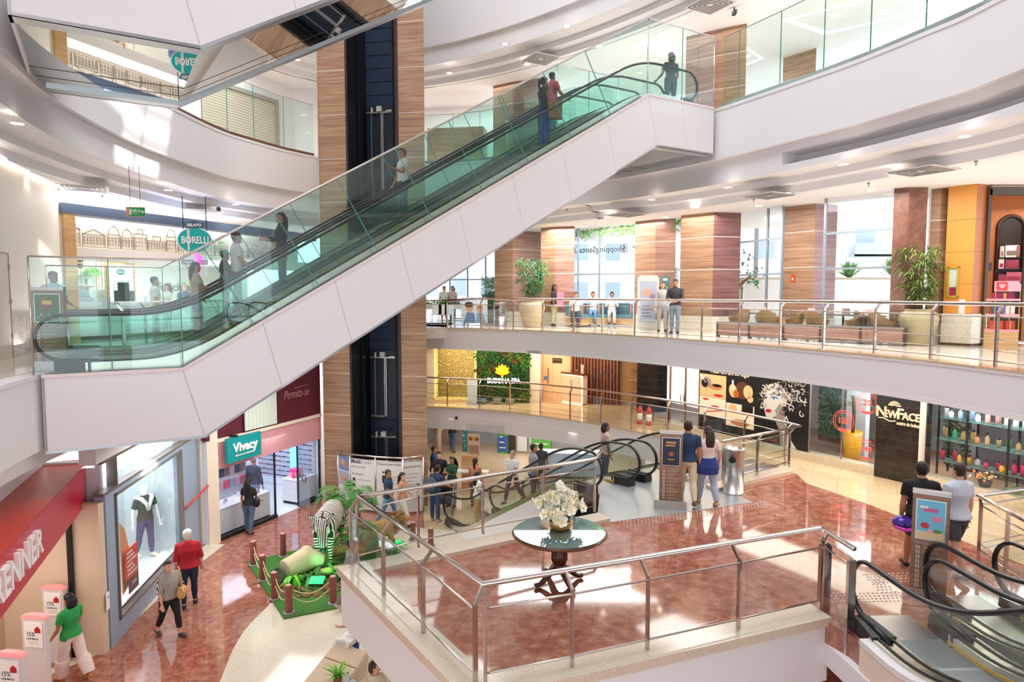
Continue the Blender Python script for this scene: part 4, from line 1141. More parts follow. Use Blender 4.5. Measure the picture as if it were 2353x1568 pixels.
 if hair:
  st,hcx=hair;hm=M('hair_'+hcx,HAIR.get(hcx,hcx),0.55)
  mk=hd&(Z>-.045)&((Y>.012)|(Z>.030-.25*np.clip(-Y,0,1)*0)|((Y>-.012)&(Z>.005)))
  if st=='bald':mk=mk&(Z<.03)
  fl=np.where(Z>.02,.013,.009)
  b_=cover('hair',mk,.012,hm,fl)
  if st in('long','pony','bob'):
   b=MB()
   if st=='long':pts=[(0,.030,.045),(0,.058,.01),(0,.064,-.05),(0,.066,-.12),(0,.060,-.19),(0,.056,-.25)];w_=[(.035,.02),(.052,.026),(.062,.028),(.064,.026),(.054,.022),(.022,.012)]
   elif st=='bob':pts=[(0,.02,.05),(0,.045,.01),(0,.045,-.04),(0,.04,-.085)];w_=[(.035,.025),(.056,.03),(.064,.035),(.05,.03)]
   else:pts=[(0,.055,.03),(0,.078,.02),(0,.084,-.03),(0,.078,-.10),(0,.072,-.16)];w_=[(.014,.012),(.024,.02),(.026,.02),(.022,.016),(.008,.006)]
   loft(b,[(HD(*p),hx_*a*h,hY*c*h) for p,(a,c) in zip(pts,w_)],14)
   b.build('hair_length',hm,root,True)
 if cap:
  cm=cloth(cap);cover('cap',hd&(Z>.012),.018,cm)
  b=MB();loft(b,[(HD(0,-.045,.024),hx_*.040*h,V((0,0,.005*h))),(HD(0,-.075,.020),hx_*.038*h,V((0,0,.004*h))),(HD(0,-.098,.014),hx_*.022*h,V((0,0,.003*h)))],12);b.build('cap_peak',cm,root,True)
 if face and skin!='#f4f2f0':
  for s in(-1,1):
   b=MB();b.ball(HD(s*.0185,-.0445,.004),(.0065*h,.004*h,.0038*h),5);b.build('eye',M('eye_dark','#241a16',0.3),root)
   b=MB();b.tube([HD(s*.009,-.0515,.0125),HD(s*.019,-.049,.0155),HD(s*.029,-.0425,.0125)],.0022*h,5);b.build('eyebrow',M('brow_dark','#2b1d15',0.7),root)
  b=MB();b.tube([HD(-.013,-.0475,-.036),HD(0,-.052,-.035),HD(.013,-.0475,-.036)],[.002*h,.0042*h,.002*h],6);b.build('lips',M('lips','#a2594e',0.45),root)
 def world(p):return off+Matrix.Rotation(rot,3,'Z')@V(p)
 root_hands={k:world(v) for k,v in arms.items()}
 return root,root_hands,world
WALK1=dict(legL=(22,8),legR=(-18,14),armL=(-16,7,14,0),armR=(20,7,22,0))
WALK2=dict(legL=(-20,16),legR=(20,6),armL=(20,7,22,0),armR=(-16,7,12,0))
STAND=dict(legL=(3,2),legR=(-2,2))
PHONE=dict(armL=(22,6,95,30),armR=(20,6,92,30),head=(0,20))
def person(label,at,h,yaw,**k):return figure('person',label,at,h,yaw,**k)
# ================================================================== shops and fittings
def FA(F,px,py,c=0.0):
 """pixel -> (a, b) on the wall plane F, c in front of it"""
 d=V(ray(px,py));o=V((0,0,EYE));q=F.o+F.n*c
 t=(q-o).dot(F.n)/d.dot(F.n);P=o+d*t
 return((P-F.o).dot(F.x),(P-F.o).dot(F.u))
EM=lambda nm,c,s:M(nm,c,0.5,0,c,s)
PANEL=EM('light_panel','#fffaf4',5.0)
def area(loc,sx,sy,e,col=(1,.97,.93),rot=None,nm='shop_lamp'):
 return lamp(nm,'AREA',loc,e,col,rot,shape='RECTANGLE',size=sx,size_y=sy)

# ---------------- fashion store with the red band (ground floor, left)
F1=frame2(V((-7.97,12.7,0)),V((-8.78,18.2,0)))
bl=M('blue_grey_panel','#93a3b8',0.45)
wa0,wb0=FA(F1,274,1405);wa1,wb1=FA(F1,424,1262)
WB,WT=0.40,3.02
b=MB();b.fbox(F1,0,wa0,0,3.1,-0.2,0);b.fbox(F1,wa1,F1.len,0,3.1,-0.2,0);b.fbox(F1,wa0,wa1,0,WB,-0.2,0);b.fbox(F1,wa0,wa1,WT,3.1,-0.2,0)
struct('wall_left',b,bl,'blue grey shop front around the mannequin window','wall')
win=thing('shop_window','lit shop window with a mannequin in jeans, blue grey surround','shop window',F1.p((wa0+wa1)/2,WB))
b=MB()
for x0,x1,z0,z1 in((wa0,wa0+.06,WB,WT),(wa1-.06,wa1,WB,WT),(wa0,wa1,WB,WB+.05),(wa0,wa1,WT-.05,WT)):b.fbox(F1,x0,x1,z0,z1,-0.1,0.03)
b.build('frame',M('frame_taupe','#6f6660',0.4),win)
b=MB();b.fbox(F1,wa0,wa1,WB,WT,-0.04,-0.03);b.build('pane',SHOP_GLASS,win)
b=MB();b.fbox(F1,wa0-.1,wa1+.1,WB-.05,WT+.7,-1.5,-1.42);b.fbox(F1,wa0-.1,wa0,WB,WT+.7,-1.5,-0.2);b.fbox(F1,wa1,wa1+.1,WB,WT+.7,-1.5,-0.2);b.fbox(F1,wa0,wa1,WB-.06,WB+0.0,-1.5,-0.1)
b.build('display_box',M('display_white','#dbe6e6',0.5),win)
b=MB();b.fbox(F1,wa0,wa1,WT+.3,WT+.34,-1.4,-.2);b.build('light_panel',EM('window_light','#f4fbff',3.5),win)
b=MB()
for q in(.12,.62):b.fbox(F1,wa0+(wa1-wa0)*q,wa0+(wa1-wa0)*(q+.3),WB+.01,WB+.05,-.45,-.3)
b.build('floor_light',EM('floor_light','#ffffff',3.0),win)
b=MB()
for q in(.3,.5,.7):p=F1.p(wa0+(wa1-wa0)*q,WT-.12,-.5);b.lathe([(.05,0),(.06,.1),(.03,.14)],p,10)
b.build('spotlights',M('spot_white','#f1f1f0',0.4),win)
area(F1.p((wa0+wa1)/2,WT+.15,-.7),2.4,.8,75,(.93,.98,1),None,'window_lamp')
ma,mb_=FA(F1,338,1300,-.75)
mp=F1.p(ma,WB,-.75)
figure('mannequin','white mannequin in dark tee, draped pale sweater and blue jeans in the shop window',mp,1.84,62,'m',top=('#3f4a44','short'),bottom=('#46567f','long'),shoes='#e6dccb',hair=None,skin='#f4f2f0',armL=(12,10,8,0),armR=(-10,14,16,0),legL=(4,2),legR=(-12,4),cat='mannequin')
dr=bpy.context.scene.objects['mannequin']
b=MB();
for s in(-1,1):b.tube([V((s*.19,.03,1.53)),V((s*.14,-.09,1.52)),V((s*.05,-.15,1.38)),V((s*.02,-.16,1.2))],[.05,.055,.045,.02],8)
b.tube([V((-.19,.05,1.53)),V((0,.13,1.5)),V((.19,.05,1.53))],.055,8)
o=b.build('draped_sweater',cloth('#eceae4'),None);o.parent=dr
b=MB();w1=M('sign_white','#f7f2ee',0.5)
RED=M('poster_red','#e2412f',0.5)
pa0,pa1=FA(F1,289,1290,-.2)[0],FA(F1,317,1285,-.2)[0];pz0,pz1=FA(F1,303,1325,-.2)[1],FA(F1,303,1255,-.2)[1]
b.fbox(F1,pa0,pa1,pz0,pz1,-.22,-.2,RED)
for k in range(6):b.fbox(F1,pa0+.06,pa1-.08-.1*(k%3),pz0+.08+k*.095,pz0+.12+k*.095,-.2,-.195,w1)
single('window_poster',b,RED,'small red poster with white text lines in the mannequin window','poster')
b=MB();b.fbox(F1,pa0+.12,pa1,pz0-.34,pz0,-.22,-.2,M('navy_card','#27344f',0.5));b.text(F1,'pais',(pa0+pa1)/2+.06,pz0-.14,.15,-.192,.006,w1);b.fdisc(F1,(pa0+pa1)/2+.1,pz0-.26,.035,.035,-.2,-.194,RED)
single('window_card',b,None,'navy card below the red poster in the mannequin window','poster')
b=MB();la0=FA(F1,279,1260,-.3)[0];b.fpoly(F1,[(la0,.5),(la0+.6,.7),(la0+.42,1.3),(la0+.2,1.9),(la0+.0,2.1)],-.33,-.3);single('leaf_prop',b,M('leaf_orange','#d99a6c',0.6),'tan leaf shaped prop at the left of the mannequin window','prop')
# transom above the window
b=MB();b.fbox(F1,-.05,F1.len,3.1,3.16,-.2,0);b.fbox(F1,-.05,F1.len,3.74,3.8,-.2,0);b.fbox(F1,.55,.6,3.1,3.8,-.2,0)
struct('window_9',b,M('frame_taupe','#6f6660',0.4),'transom glazing above the mannequin window','window')
b=MB();b.fbox(F1,.0,F1.len,3.16,3.74,-.10,-.09);struct('window_9',b,SHOP_GLASS,'transom pane above the mannequin window','window')
b=MB();b.fbox(F1,.3,F1.len-.3,3.60,3.64,-1.6,-.3);single('light_panel',b,EM('shop_ceiling_light','#ffffff',4.0),'bright ceiling light behind the transom of the fashion store','ceiling light')
b=MB();b.fbox(F1,-.3,F1.len+.6,3.8,4.25,-.3,0);b.fbox(F1,-.3,F1.len+.6,3.1,3.8,-1.8,-1.7);struct('wall_left',b,WHITE,'white wall above the fashion store','wall')
b=MB();b.fbox(F1,wa0-.55,wa0-.42,.85,1.2,0,.012,w1);b.text(F1,'15',wa0-.485,1.1,.06,.014,.003,DARK);single('wall_notice',b,None,'small white notice on the blue grey shop front','notice')
# red band
BA=PZ(211,1141,2.9);BB=PZ(0,1424,2.9);FBn=frame2(BB+(BB-BA).normalized()*2.6,BA)
t=thing('store_sign','long red sign band reading RENNER over the fashion store entry','store sign',FBn.p(FBn.len/2,0))
b=MB();b.fbox(FBn,0,FBn.len,0,.78,-.75,0,M('sign_red','#c81e3c',0.25));b.fbox(FBn,0,FBn.len,.775,.785,-.75,-.0,M('sign_red_top','#c9412f',0.3));b.build('band',None,t)
tr=FA(FBn,88,1240)[0]
b=MB();tl_=FA(FBn,0,1350)[0];tw=(tr-tl_)*1.22;b.text(FBn,'RENNER',tr-tw/2,.40,.56,.03,.06,w1,'CENTER',1,.006,.0,False,tw);b.build('lettering',w1,t)
b=MB();b.fbox(FBn,0,FBn.len-.05,.78,1.45,-.85,-.75);struct('wall_left',b,WHITE,'white wall above the red sign band','wall')
b=MB();b.box(-12,-7.98,12.48,12.66,0,3.0);b.box(-10.0,-9.9,6,12.48,0,3);struct('wall_left',b,M('entry_beige','#d9c3a9',0.6),'beige wall beside the store entry','wall')
b=MB();b.box(-12.5,-12.3,4,19,0,3.6);struct('wall_left',b,CREAM,'inner wall of the fashion store','wall')
b=MB();q=PZ(163,1360,1.4);b.box(-8.55,-8.48,12.38,12.46,0,3.0);single('dark_post',b,BLACK,'thin black upright post on the beige entry wall','post')
b=MB();b.box(-12,-8.9,7,12.5,2.98,3.05);struct('ceiling',b,CEILM,'store entry ceiling','ceiling')
area((-9.2,10.2,2.9),1.5,3,60,(1,.93,.85))
# security gates
def gate(px,py,z,lab):
 p=PZ(px,py,z);F=Frame((p.x-.22,p.y,0),(1,-.12,0))
 t=thing('security_gate',lab,'security gate',(p.x,p.y,0),'security gates at the store entry')
 pk=M('gate_pink','#efb9b6',0.4);wh=M('gate_grey','#d9d3d3',0.4)
 b=MB();b.fpoly(F,[(0,0),(.44,0),(.44,z-.03),(.33,z),(.11,z),(0,z-.03)],-.09,0,wh);b.build('panel',wh,t)
 b=MB();b.fpoly(F,[(-.01,z-.06),(.45,z-.06),(.45,z-.02),(.33,z+.012),(.11,z+.012),(-.01,z-.02)],-.1,.01,M('gate_top','#f49a98',0.4,0,'#f58e90',.35));b.build('top_light',None,t)
 b=MB();b.fbox(F,.05,.39,z-.56,z-.12,.0,.012,w1)
 b.text(F,'15%',.17,z-.33,.11,.014,.003,DARK,'CENTER',.9);b.text(F,'CASHBACK',.2,z-.41,.045,.014,.003,DARK)
 for k in range(2):b.fbox(F,.12,.32,z-.50+.035*k,z-.488+.035*k,.012,.014,M('pale_line','#c9c4c2',.6))
 b.fpoly(F,[(.25,z-.30),(.36,z-.30),(.36,z-.23),(.305,z-.18),(.25,z-.23)],.012,.016,M('gift_red','#b3262c',.5));b.build('card',w1,t)
gate(122,1348,1.5,'security gate farthest from the viewer, with a white cashback card')
gate(78,1414,1.5,'middle one of the three security gates, with a white cashback card')
gate(22,1500,1.5,'security gate nearest the viewer at the bottom left corner')
# beige pilasters and red belt
b=MB()
for k,(pa,pb) in enumerate((((-8.75,18.2),(-8.62,18.5)),((-8.58,18.25),(-8.34,18.43)))):
 F=frame2(V((*pa,0)),V((*pb,0)));b.fbox(F,0,F.len,0,5.4,-.3,.06*(k+1))
struct('pillar',b,CREAM,'cream pilasters between the two ground floor shops','pillar')
Fp=frame2(V((-8.80,17.3,0)),V((-8.60,18.3,0)))
b=MB();b.tube([F1.p(wa1+.02,1.45,.05),Fp.p(Fp.len,1.72,.1)],.03,6);single('red_barrier_belt',b,M('belt_red','#d03a3a',.5),'red belt strung between the shop window and the cream pilaster','belt')

# ---------------- accessory shop (ground floor, teal sign)
FV=frame2(PZ(503,1246,0),PZ(741,1145,0));LV=FV.len
pink=M('pink_header','#d79aa0',.5)
b=MB();b.fbox(FV,-.05,LV,2.08,2.86,-.25,0);struct('wall_vivacy',b,pink,'pink header band over the accessory shop','wall')
b=MB();b.fbox(FV,-.05,LV,2.86,2.96,-.25,.04);struct('trim_13',b,CREAM,'cream cornice above the pink header','trim')
b=MB();b.fbox(FV,-.3,LV,2.96,5.35,-.25,0);struct('wall_maroon',b,M('maroon_wall','#5a1f2b',.45),'dark maroon wall of the upper shop','wall')
a0_,_=FA(FV,560,950);a1_,_=FA(FV,634,930)
wv=thing('blind_window','window with white vertical blinds in the maroon wall','window',FV.p((a0_+a1_)/2,2.98))
b=MB();b.fbox(FV,a0_-.06,a1_+.06,2.96,4.8,0,.03);b.build('frame',M('maroon_frame','#43161f',.4),wv)
b=MB();b.fbox(FV,a0_,a1_,3.0,4.75,.03,.034,M('blind_white','#ccd3c8',.6))
n=9
for k in range(n):b.fbox(FV,a0_+(a1_-a0_)*(k+.1)/n,a0_+(a1_-a0_)*(k+.75)/n,3.0,4.75,.034,.045)
b.build('vertical_blind',None,wv)
pa,pb_=FA(FV,680,905)
b=MB();b.text(FV,'Permita-se',pa,pb_+.0,.40,.02,.02,None,'CENTER',1,-.004,.35,False,1.15);b.fline(FV,[(pa-.1,pb_+.19),(pa+.55,pb_+.23)],.008,.02)
single('script_sign',b,M('rose_gold','#c98f86',.35,.4),'thin script lettering on the dark maroon wall','lettering')
b=MB();b.fbox(FV,-.3,LV+.2,0,2.9,-3.6,-3.5);b.fbox(FV,-.3,-.2,0,2.9,-3.6,-.1);b.fbox(FV,LV,LV+.1,0,2.9,-3.6,-.1)
struct('wall_shop',b,M('shop_white','#e8ecf4',.5),'white interior walls of the accessory shop','wall')
b=MB();b.fbox(FV,-.2,LV,.0,.012,-3.5,0);struct('floor',b,M('shop_floor','#dfe3ea',.15),'white floor of the accessory shop','floor')
b=MB();b.fbox(FV,0,LV,2.72,2.78,-3.5,-.2);struct('ceiling',b,CEILM,'ceiling of the accessory shop','ceiling')
b=MB();b.fbox(FV,.3,LV-.3,2.66,2.7,-2.4,-.9);single('light_panel',b,EM('cool_panel','#eaf1ff',2.0),'cool white ceiling light inside the accessory shop','ceiling light')
area(FV.p(LV*.5,2.6,-1.6),3.4,2.2,52,(.88,.92,1.0))
aD0,aD1=FA(FV,637,1170)[0],FA(FV,690,1160)[0]
sf=thing('storefront','glazed front of the accessory shop with an open doorway','shop front',FV.p(LV/2,0))
b=MB()
for x in(0,aD0,aD1,LV-.04):b.fbox(FV,x,x+.035,0,2.08,-.12,-.06)
b.fbox(FV,0,aD0,0,.09,-.12,.02);b.fbox(FV,aD1,LV,0,.09,-.12,.02);b.build('black_base',BLACK,sf)
for x0,x1 in((.03,aD0*.5),(aD0*.5+.01,aD0),(aD1+.03,LV-.05)):
 b=MB();b.fbox(FV,x0,x1,.1,2.07,-.10,-.09);b.build('glass_pane',SHOP_GLASS,sf)
Fd=Frame(FV.p(aD1,0,-.05),(FV.n*.9-FV.x*.35));b=MB();b.fbox(Fd,0,.75,.05,2.05,-.006,.006);b.build('glass_door',SHOP_GLASS,sf)
def counter(name,lab,F,a0,a1,c0,c1,h,base=.1,mat=None):
 t=thing(name,lab,'counter',F.p((a0+a1)/2,0,(c0+c1)/2))
 b=MB();b.fbox(F,a0,a1,base,h,c0,c1);b.build('body',mat or M('counter_grey','#e3e4e8',.4),t)
 b=MB();b.fbox(F,a0-.02,a1+.02,h,h+.03,c0-.02,c1+.02);b.build('top',M('counter_white','#eef0f4',.25),t)
 b=MB();b.fbox(F,a0,a1,0,base,c0+.02,c1-.02);b.build('kickboard',BLACK,t)
 return t
counter('display_counter','white display counter left of the shop doorway, full of small goods',FV,.08,aD0-.1,-.85,-.2,.82)
counter('display_counter','white display counter right of the shop doorway with pink boxes',FV,aD1+.12,LV-.12,-.85,-.2,.82)
# wall rack of sunglasses and pouches
FW_=Frame(FV.p(LV-.01,0,-3.5),FV.n)
ra0,ra1=FA(FW_,600,1090)[0],FA(FW_,722,1070)[0]
rk=thing('display_rack','tall white wall rack covered in rows of sunglasses','display rack',FW_.p((ra0+ra1)/2,0,.05))
b=MB();b.fbox(FW_,ra0-.05,ra1+.05,.3,2.6,.0,.05)
for z in[.62+.17*k for k in range(11)]:b.fbox(FW_,ra0-.03,ra1+.03,z-.03,z-.02,.05,.12)
b.build('panel',M('rack_white','#dfe4f0',.5),rk)
def proto_sunglasses(mat):
 b=MB();F=Frame((0,0,0),(FV.x))
 for s in(-.034,.034):b.fdisc(F,s,.02,.027,.022,0,.012,None,8)
 b.fbox(F,-.012,.012,.02,.026,0,.01);b.fbox(F,-.064,-.058,.015,.025,-.06,.01);b.fbox(F,.058,.064,.015,.025,-.06,.01)
 return single('sunglasses',b,mat,'pair of sunglasses in the rows on the white wall rack','sunglasses','sunglasses on the wall rack')
sgm=[M('lens_black','#202028',.2),M('lens_purple','#6b3e7a',.2),M('lens_red','#a83246',.2),M('lens_blue','#5a78a8',.2)]
pr=[proto_sunglasses(m) for m in sgm]
kk=0;sa=math.atan2(FW_.x.y,FW_.x.x)-math.atan2(FV.x.y,FV.x.x)
for r in range(11):
 for c in range(13):
  p=FW_.p(ra0+(ra1-ra0)*(c+.5)/13,.62+.17*r,.09);m=(r*3+c*5)%4 if c<6 else(c+r)%2*3
  o=pr[m] if kk<4 and pr[m].get('used') is None else pr[m].copy()
  if o.name not in C.objects:C.objects.link(o)
  pr[m]['used']=1;o.location=p;o.rotation_euler=(0,0,sa);o.scale=(1.25,1.25,1.25);kk+=1
for o in C.objects:
 if 'used' in o:del o['used']
random.seed(11)
ia,ib=FA(FV,498,1120,-1.4)[0],FA(FV,568,1100,-1.4)[0]
b=MB();b.fbox(FV,ia,ib,.3,1.75,-1.5,-1.42);b.fbox(FV,ia,ib+.05,1.75,1.8,-2.2,-1.3)
single('display_rack',b,M('rack_white','#eef1f8',.4),'low white island rack of pouches at the left of the accessory shop','display rack')
pc=['#e7b6c6','#c9a9b8','#f0708f','#39476a','#a9b4cd','#8d6a7a']
po=None
for r in range(2):
 for c in range(5):
  b=MB();col=pc[(c*2+r*3)%6];x=ia+.05+(ib-ia-.1)*c/5;z=.95+r*.40
  b.fbox(FV,x,x+.2,z,z+.26,-1.42,-1.38);b.fbox(FV,x+.02,x+.18,z+.18,z+.19,-1.38,-1.37,None)
  single('pouch',b,M('pouch_'+col[1:],col,.5),'%s pouch hanging in the %s row of the island rack'%({'#e7b6c6':'pale pink','#c9a9b8':'mauve','#f0708f':'hot pink','#39476a':'navy','#a9b4cd':'grey blue','#8d6a7a':'plum'}[col],('lower','upper')[r]),'pouch','pouches in the accessory shop')
def goods(F,n,a0,a1,z,c0,c1,lab,group,cols):
 for k in range(n):
  a=a0+(a1-a0)*(k+.5)/n;w_=random.uniform(.05,.1);hh=random.uniform(.06,.2);c=random.uniform(c0,c1);col=cols[k%len(cols)]
  b=MB()
  if k%3==0:b.fpoly(F,[(a-w_/2,z),(a+w_/2,z),(a+w_*.4,z+hh),(a-w_*.4,z+hh)],c,c+.05)
  elif k%3==1:b.lathe([(w_*.5,0),(w_*.5,.02),(w_*.12,.04),(w_*.12,hh*.7),(w_*.45,hh)],F.p(a,z,c),10)
  else:b.fbox(F,a-w_/2,a+w_/2,z,z+hh*.5,c,c+.08);b.fbox(F,a-w_*.35,a+w_*.35,z+hh*.5,z+hh*.8,c+.01,c+.06)
  single('trinket',b,M('goods_'+col[1:],col,.4),lab,'trinket',group)
goods(FV,10,.2,aD0-.3,.85,-.75,-.35,'small trinket standing on the left display counter','goods on the left counter',['#e8e9ee','#b9bfd0','#dfe0e6','#8e93a8','#f4f4f6','#d7a4b4'])
goods(FV,9,aD1+.25,LV-.25,.85,-.75,-.35,'small trinket standing on the right display counter','goods on the right counter',['#e8577e','#f07f6a','#3c4660','#dadce4','#f3a9c2','#7a9cc4'])
b=MB();b.fbox(FV,LV-.75,LV-.4,.86,1.0,-.8,-.45,M('box_pink','#f49ac0',.4));b.fbox(FV,LV-.72,LV-.43,1.0,1.12,-.78,-.48,M('box_hot','#e8448f',.4));single('pink_box',b,None,'pink gift box pile at the right end of the right counter','box')
b=MB();b.fbox(FV,LV-.22,LV-.1,.1,2.05,-1.2,-.9);single('blue_panel',b,EM('panel_cyan','#7fd0f0',.8),'pale blue lit panel at the right edge of the accessory shop','panel')
ring=MB();Fr=Frame(Fd.p(.4,1.05,.0),Fd.x);ring.fring(Fr,0,0,.12,.012,.01);single('door_mirror',ring,BLACK,'round black ring on the open glass door of the accessory shop','mirror')
# teal sign
sp=V((FV.n.x,FV.n.y,0));F2=Frame(FV.p(0,0,.28),FV.x)
s0,t0_=FA(F2,523,1040);s1,t1_=FA(F2,600,1018)
t=thing('shop_sign','teal square sign reading Vivacy hung on the pink header','shop sign',F2.p((s0+s1)/2,2.0))
zb_,zt_=FA(F2,561,1056)[1],FA(F2,561,1001)[1]
b=MB();b.fbox(F2,s0,s1,zb_,zt_,-.1,0);b.build('board',M('sign_teal','#0f8d8f',.4),t)
b=MB();b.text(F2,'Vivacy',(s0+s1)/2+.02,(zb_+zt_)/2+.04,.36,.012,.02,w1,'CENTER',1,.010,0,False,(s1-s0)*.74);b.text(F2,'BIJOUX & ACESSÓRIOS',(s0+s1)/2,zb_+.17,.07,.012,.01,w1);b.build('lettering',w1,t)
b=MB();b.fbox(F2,s0+.3,s0+.42,zt_,zt_+.05,-.28,-.02);b.build('bracket',BLACK,t)

# ---------------- ice cream shop on the upper floor, left
FB=frame2(V((-11.4,17.0,L2)),V((-7.7,26.2,L2)))
b=MB();b.fbox(FB,0,.3,0,3.6,-.4,0);struct('pillar',b,WOODL,'pale wood jamb at the left of the ice cream shop','pillar')
b=MB();b.fbox(FB,-.05,FB.len,3.36,3.62,-.5,.02);struct('trim_14',b,M('header_navy','#55647d',.5),'dark blue grey header line over the ice cream shop','trim')
b=MB();b.fbox(FB,0,FB.len,2.22,2.52,-1.1,-.2);b.fbox(FB,0,FB.len,2.5,3.55,-1.3,-.9);struct('wall_shop',b,M('shop_bulkhead','#efe9e4',.6),'white bulkhead inside the ice cream shop','wall')
b=MB();b.fbox(FB,-.5,FB.len+.5,0,4.0,-4.2,-4.0);b.fbox(FB,-.1,0,0,4,-4.2,-.1);struct('wall_shop',b,M('shop_back_white','#ece9e2',.6),'white back wall of the ice cream shop','wall')
b=MB();b.fbox(FB,0,FB.len,2.55,2.6,-4.0,-1.0);struct('ceiling',b,CEILM,'ceiling of the ice cream shop','ceiling')
b=MB()
for k in range(4):b.fbox(FB,.8+k*2.2,2.2+k*2.2,2.5,2.54,-2.6,-1.8)
single('light_panel',b,PANEL,'ceiling lights inside the ice cream shop','ceiling light')
area(FB.p(4.5,2.4,-2.0),8,1.8,170,(1,.97,.93))
# skyline mural: original line drawing of old roofs, domes and arches
def mural(lab,a0,a1,z0,z1,seed,c=-.88):
 rnd=random.Random(seed)
 t=thing('mural',lab,'mural',FB.p((a0+a1)/2,z0,c))
 b=MB();b.fbox(FB,a0,a1,z0,z1,c,c+.03);b.build('panel',M('mural_cream','#e6dac8',.7),t)
 b=MB();x=a0+.05;H=z1-z0;cc=c+.035
 def L(pts,w_=.007):b.fline(FB,[(p[0],z0+p[1]) for p in pts],w_,cc)
 while x<a1-.35:
  w_=min(rnd.uniform(.35,.75),a1-.05-x);h_=H*rnd.uniform(.42,.72);kd=rnd.choice('tdap')
  L([(x,.06),(x,h_),(x+w_,h_),(x+w_,.06)])
  if kd=='d':L([(x+w_*(.5-.42*math.cos(a)),h_+.3*H*math.sin(a)) for a in[PI*i/12 for i in range(13)]]);L([(x+w_/2,h_+.3*H),(x+w_/2,min(H*.97,h_+.4*H))])
  elif kd=='t':L([(x-.02,h_),(x+w_/2,h_+.2*H),(x+w_+.02,h_)])
  elif kd=='p':L([(x+w_*.3,h_),(x+w_*.3,h_+.18*H),(x+w_*.7,h_+.18*H),(x+w_*.7,h_)])
  for q in range(1,4):
   y=.06+(h_-.06)*q/4;L([(x,y),(x+w_,y)],.004)
  n=int(w_/.085)
  for i in range(n):
   u=x+w_*(i+.5)/n
   for q in(0,1,2):y=.08+(h_-.06)*q/4;L([(u-.018,y),(u-.018,y+.08),(u,y+.105),(u+.018,y+.08),(u+.018,y)],.0035)
  x+=w_+rnd.uniform(.0,.08)
 L([(a0,.05),(a1,.05)],.006)
 b.build('line_drawing',M('ink_brown','#6b5c50',.7),t)
 return t
mural('long cream mural of old buildings drawn in ink above the ice cream counter',.35,6.3,2.56,3.34,5)
mural('smaller cream mural with ink buildings behind the sloping glass guard',6.6,9.2,2.52,3.3,9)
# pendant sign
sp=PD(447,552,18.5);Fs=Frame(sp,(1,0.18,0))
t=thing('pendant_sign','oval turquoise pendant sign reading BORELLI with a small GELATO plate','pendant sign',sp)
b=MB();b.fdisc(Fs,0,0,.46,.36,-.06,0,M('sign_rim','#e9f2f0',.4),36);b.build('rim',None,t)
b=MB();b.fdisc(Fs,0,0,.43,.33,0,.012,None,36);b.build('face',M('sign_turquoise','#19a3a2',.4),t)
b=MB();b.text(Fs,'BORELLI',.02,-.01,.27,.02,.014,w1,'CENTER',1,.004,0,False,.70);b.build('lettering',w1,t)
b=MB();b.fbox(Fs,-.19,-.165,-.28,.28,.012,.016,M('stripe_green','#7fc7ae',.5));b.fbox(Fs,-.165,-.14,-.29,.29,.012,.016,w1);b.fbox(Fs,-.14,-.12,-.3,.3,.012,.016,M('stripe_pink','#e6a9a4',.5));b.build('stripe',None,t)
b=MB();b.fpoly(Fs,[(-.2,.33),(.2,.33),(.26,.46),(.15,.48),(0,.54),(-.15,.48),(-.26,.46)],-.05,.01,M('plate_blue','#3d5566',.5));b.text(Fs,'GELATO',0,.41,.1,.014,.01,w1,'CENTER',1,.003);b.build('name_plate',None,t)
b=MB()
for a in(-.29,.31):b.tube([Fs.p(a,.25,-.03),Fs.p(a,CEIL2-sp.z,-.03)],.012,6)
b.build('hanging_rod',BLACK,t)
# exit sign
sp=PD(311,487,14.2);Fs=Frame(sp,(1,.1,0))
t=thing('exit_sign','green hanging exit sign reading SAÍDA with a white arrow','exit sign',sp)
b=MB();b.fbox(Fs,-.19,.19,-.1,.1,-.02,0,M('exit_edge','#e6a277',.4));b.fbox(Fs,-.13,.19,-.09,.09,0,.006,M('exit_green','#1f8a4c',.4,0,'#1f8a4c',.25));b.build('panel',None,t)
b=MB();b.text(Fs,'SAÍDA',-.0,.02,.075,.008,.004,w1,'CENTER',1,.002);b.text(Fs,'DE EMERGÊNCIA',-.0,-.04,.022,.008,.004,w1);b.fpoly(Fs,[(.1,-.01),(.14,-.01),(.14,-.04),(.18,.0),(.14,.04),(.14,.012),(.1,.012)],.006,.01,w1);b.fbox(Fs,-.12,-.08,-.06,.06,.006,.009,w1);b.build('lettering',w1,t)
b=MB();b.tube([Fs.p(-.1,.1,-.01),Fs.p(-.1,CEIL2-sp.z,-.01)],.005,5);b.tube([Fs.p(.1,.1,-.01),Fs.p(.1,CEIL2-sp.z,-.01)],.005,5);b.build('hanging_rod',BLACK,t)
# shelves, counter and fittings of the ice cream shop
GOLD=M('gold_tube','#c9a24c',.3,.8)
counter('ice_cream_counter','long white ice cream counter behind the railing',FB,.5,7.2,-2.0,-1.2,1.05)
sh=thing('bottle_shelf','gold framed wall shelf with bottles behind the ice cream counter','shelf',FB.p(2.2,1.1,-3.9))
b=MB()
for x0,x1,z0,z1 in((.5,1.0,1.3,2.4),(1.0,1.6,1.2,2.1),(1.6,2.3,1.35,2.4),(2.3,3.0,1.25,2.2),(3.0,3.7,1.15,2.45),(.6,3.6,1.55,1.9)):
 for cc in(-3.98,-3.72):
  b.fline(FB,[(x0,z0),(x1,z0),(x1,z1),(x0,z1),(x0,z0)],.012,cc)
b.build('frame',GOLD,sh)
b=MB()
for z in(1.3,1.58,1.9):b.fbox(FB,.6,3.6,z-.01,z+.01,-3.98,-3.72)
b.build('shelf_board',M('shelf_glass_white','#e9efe9',.2),sh)
random.seed(3)
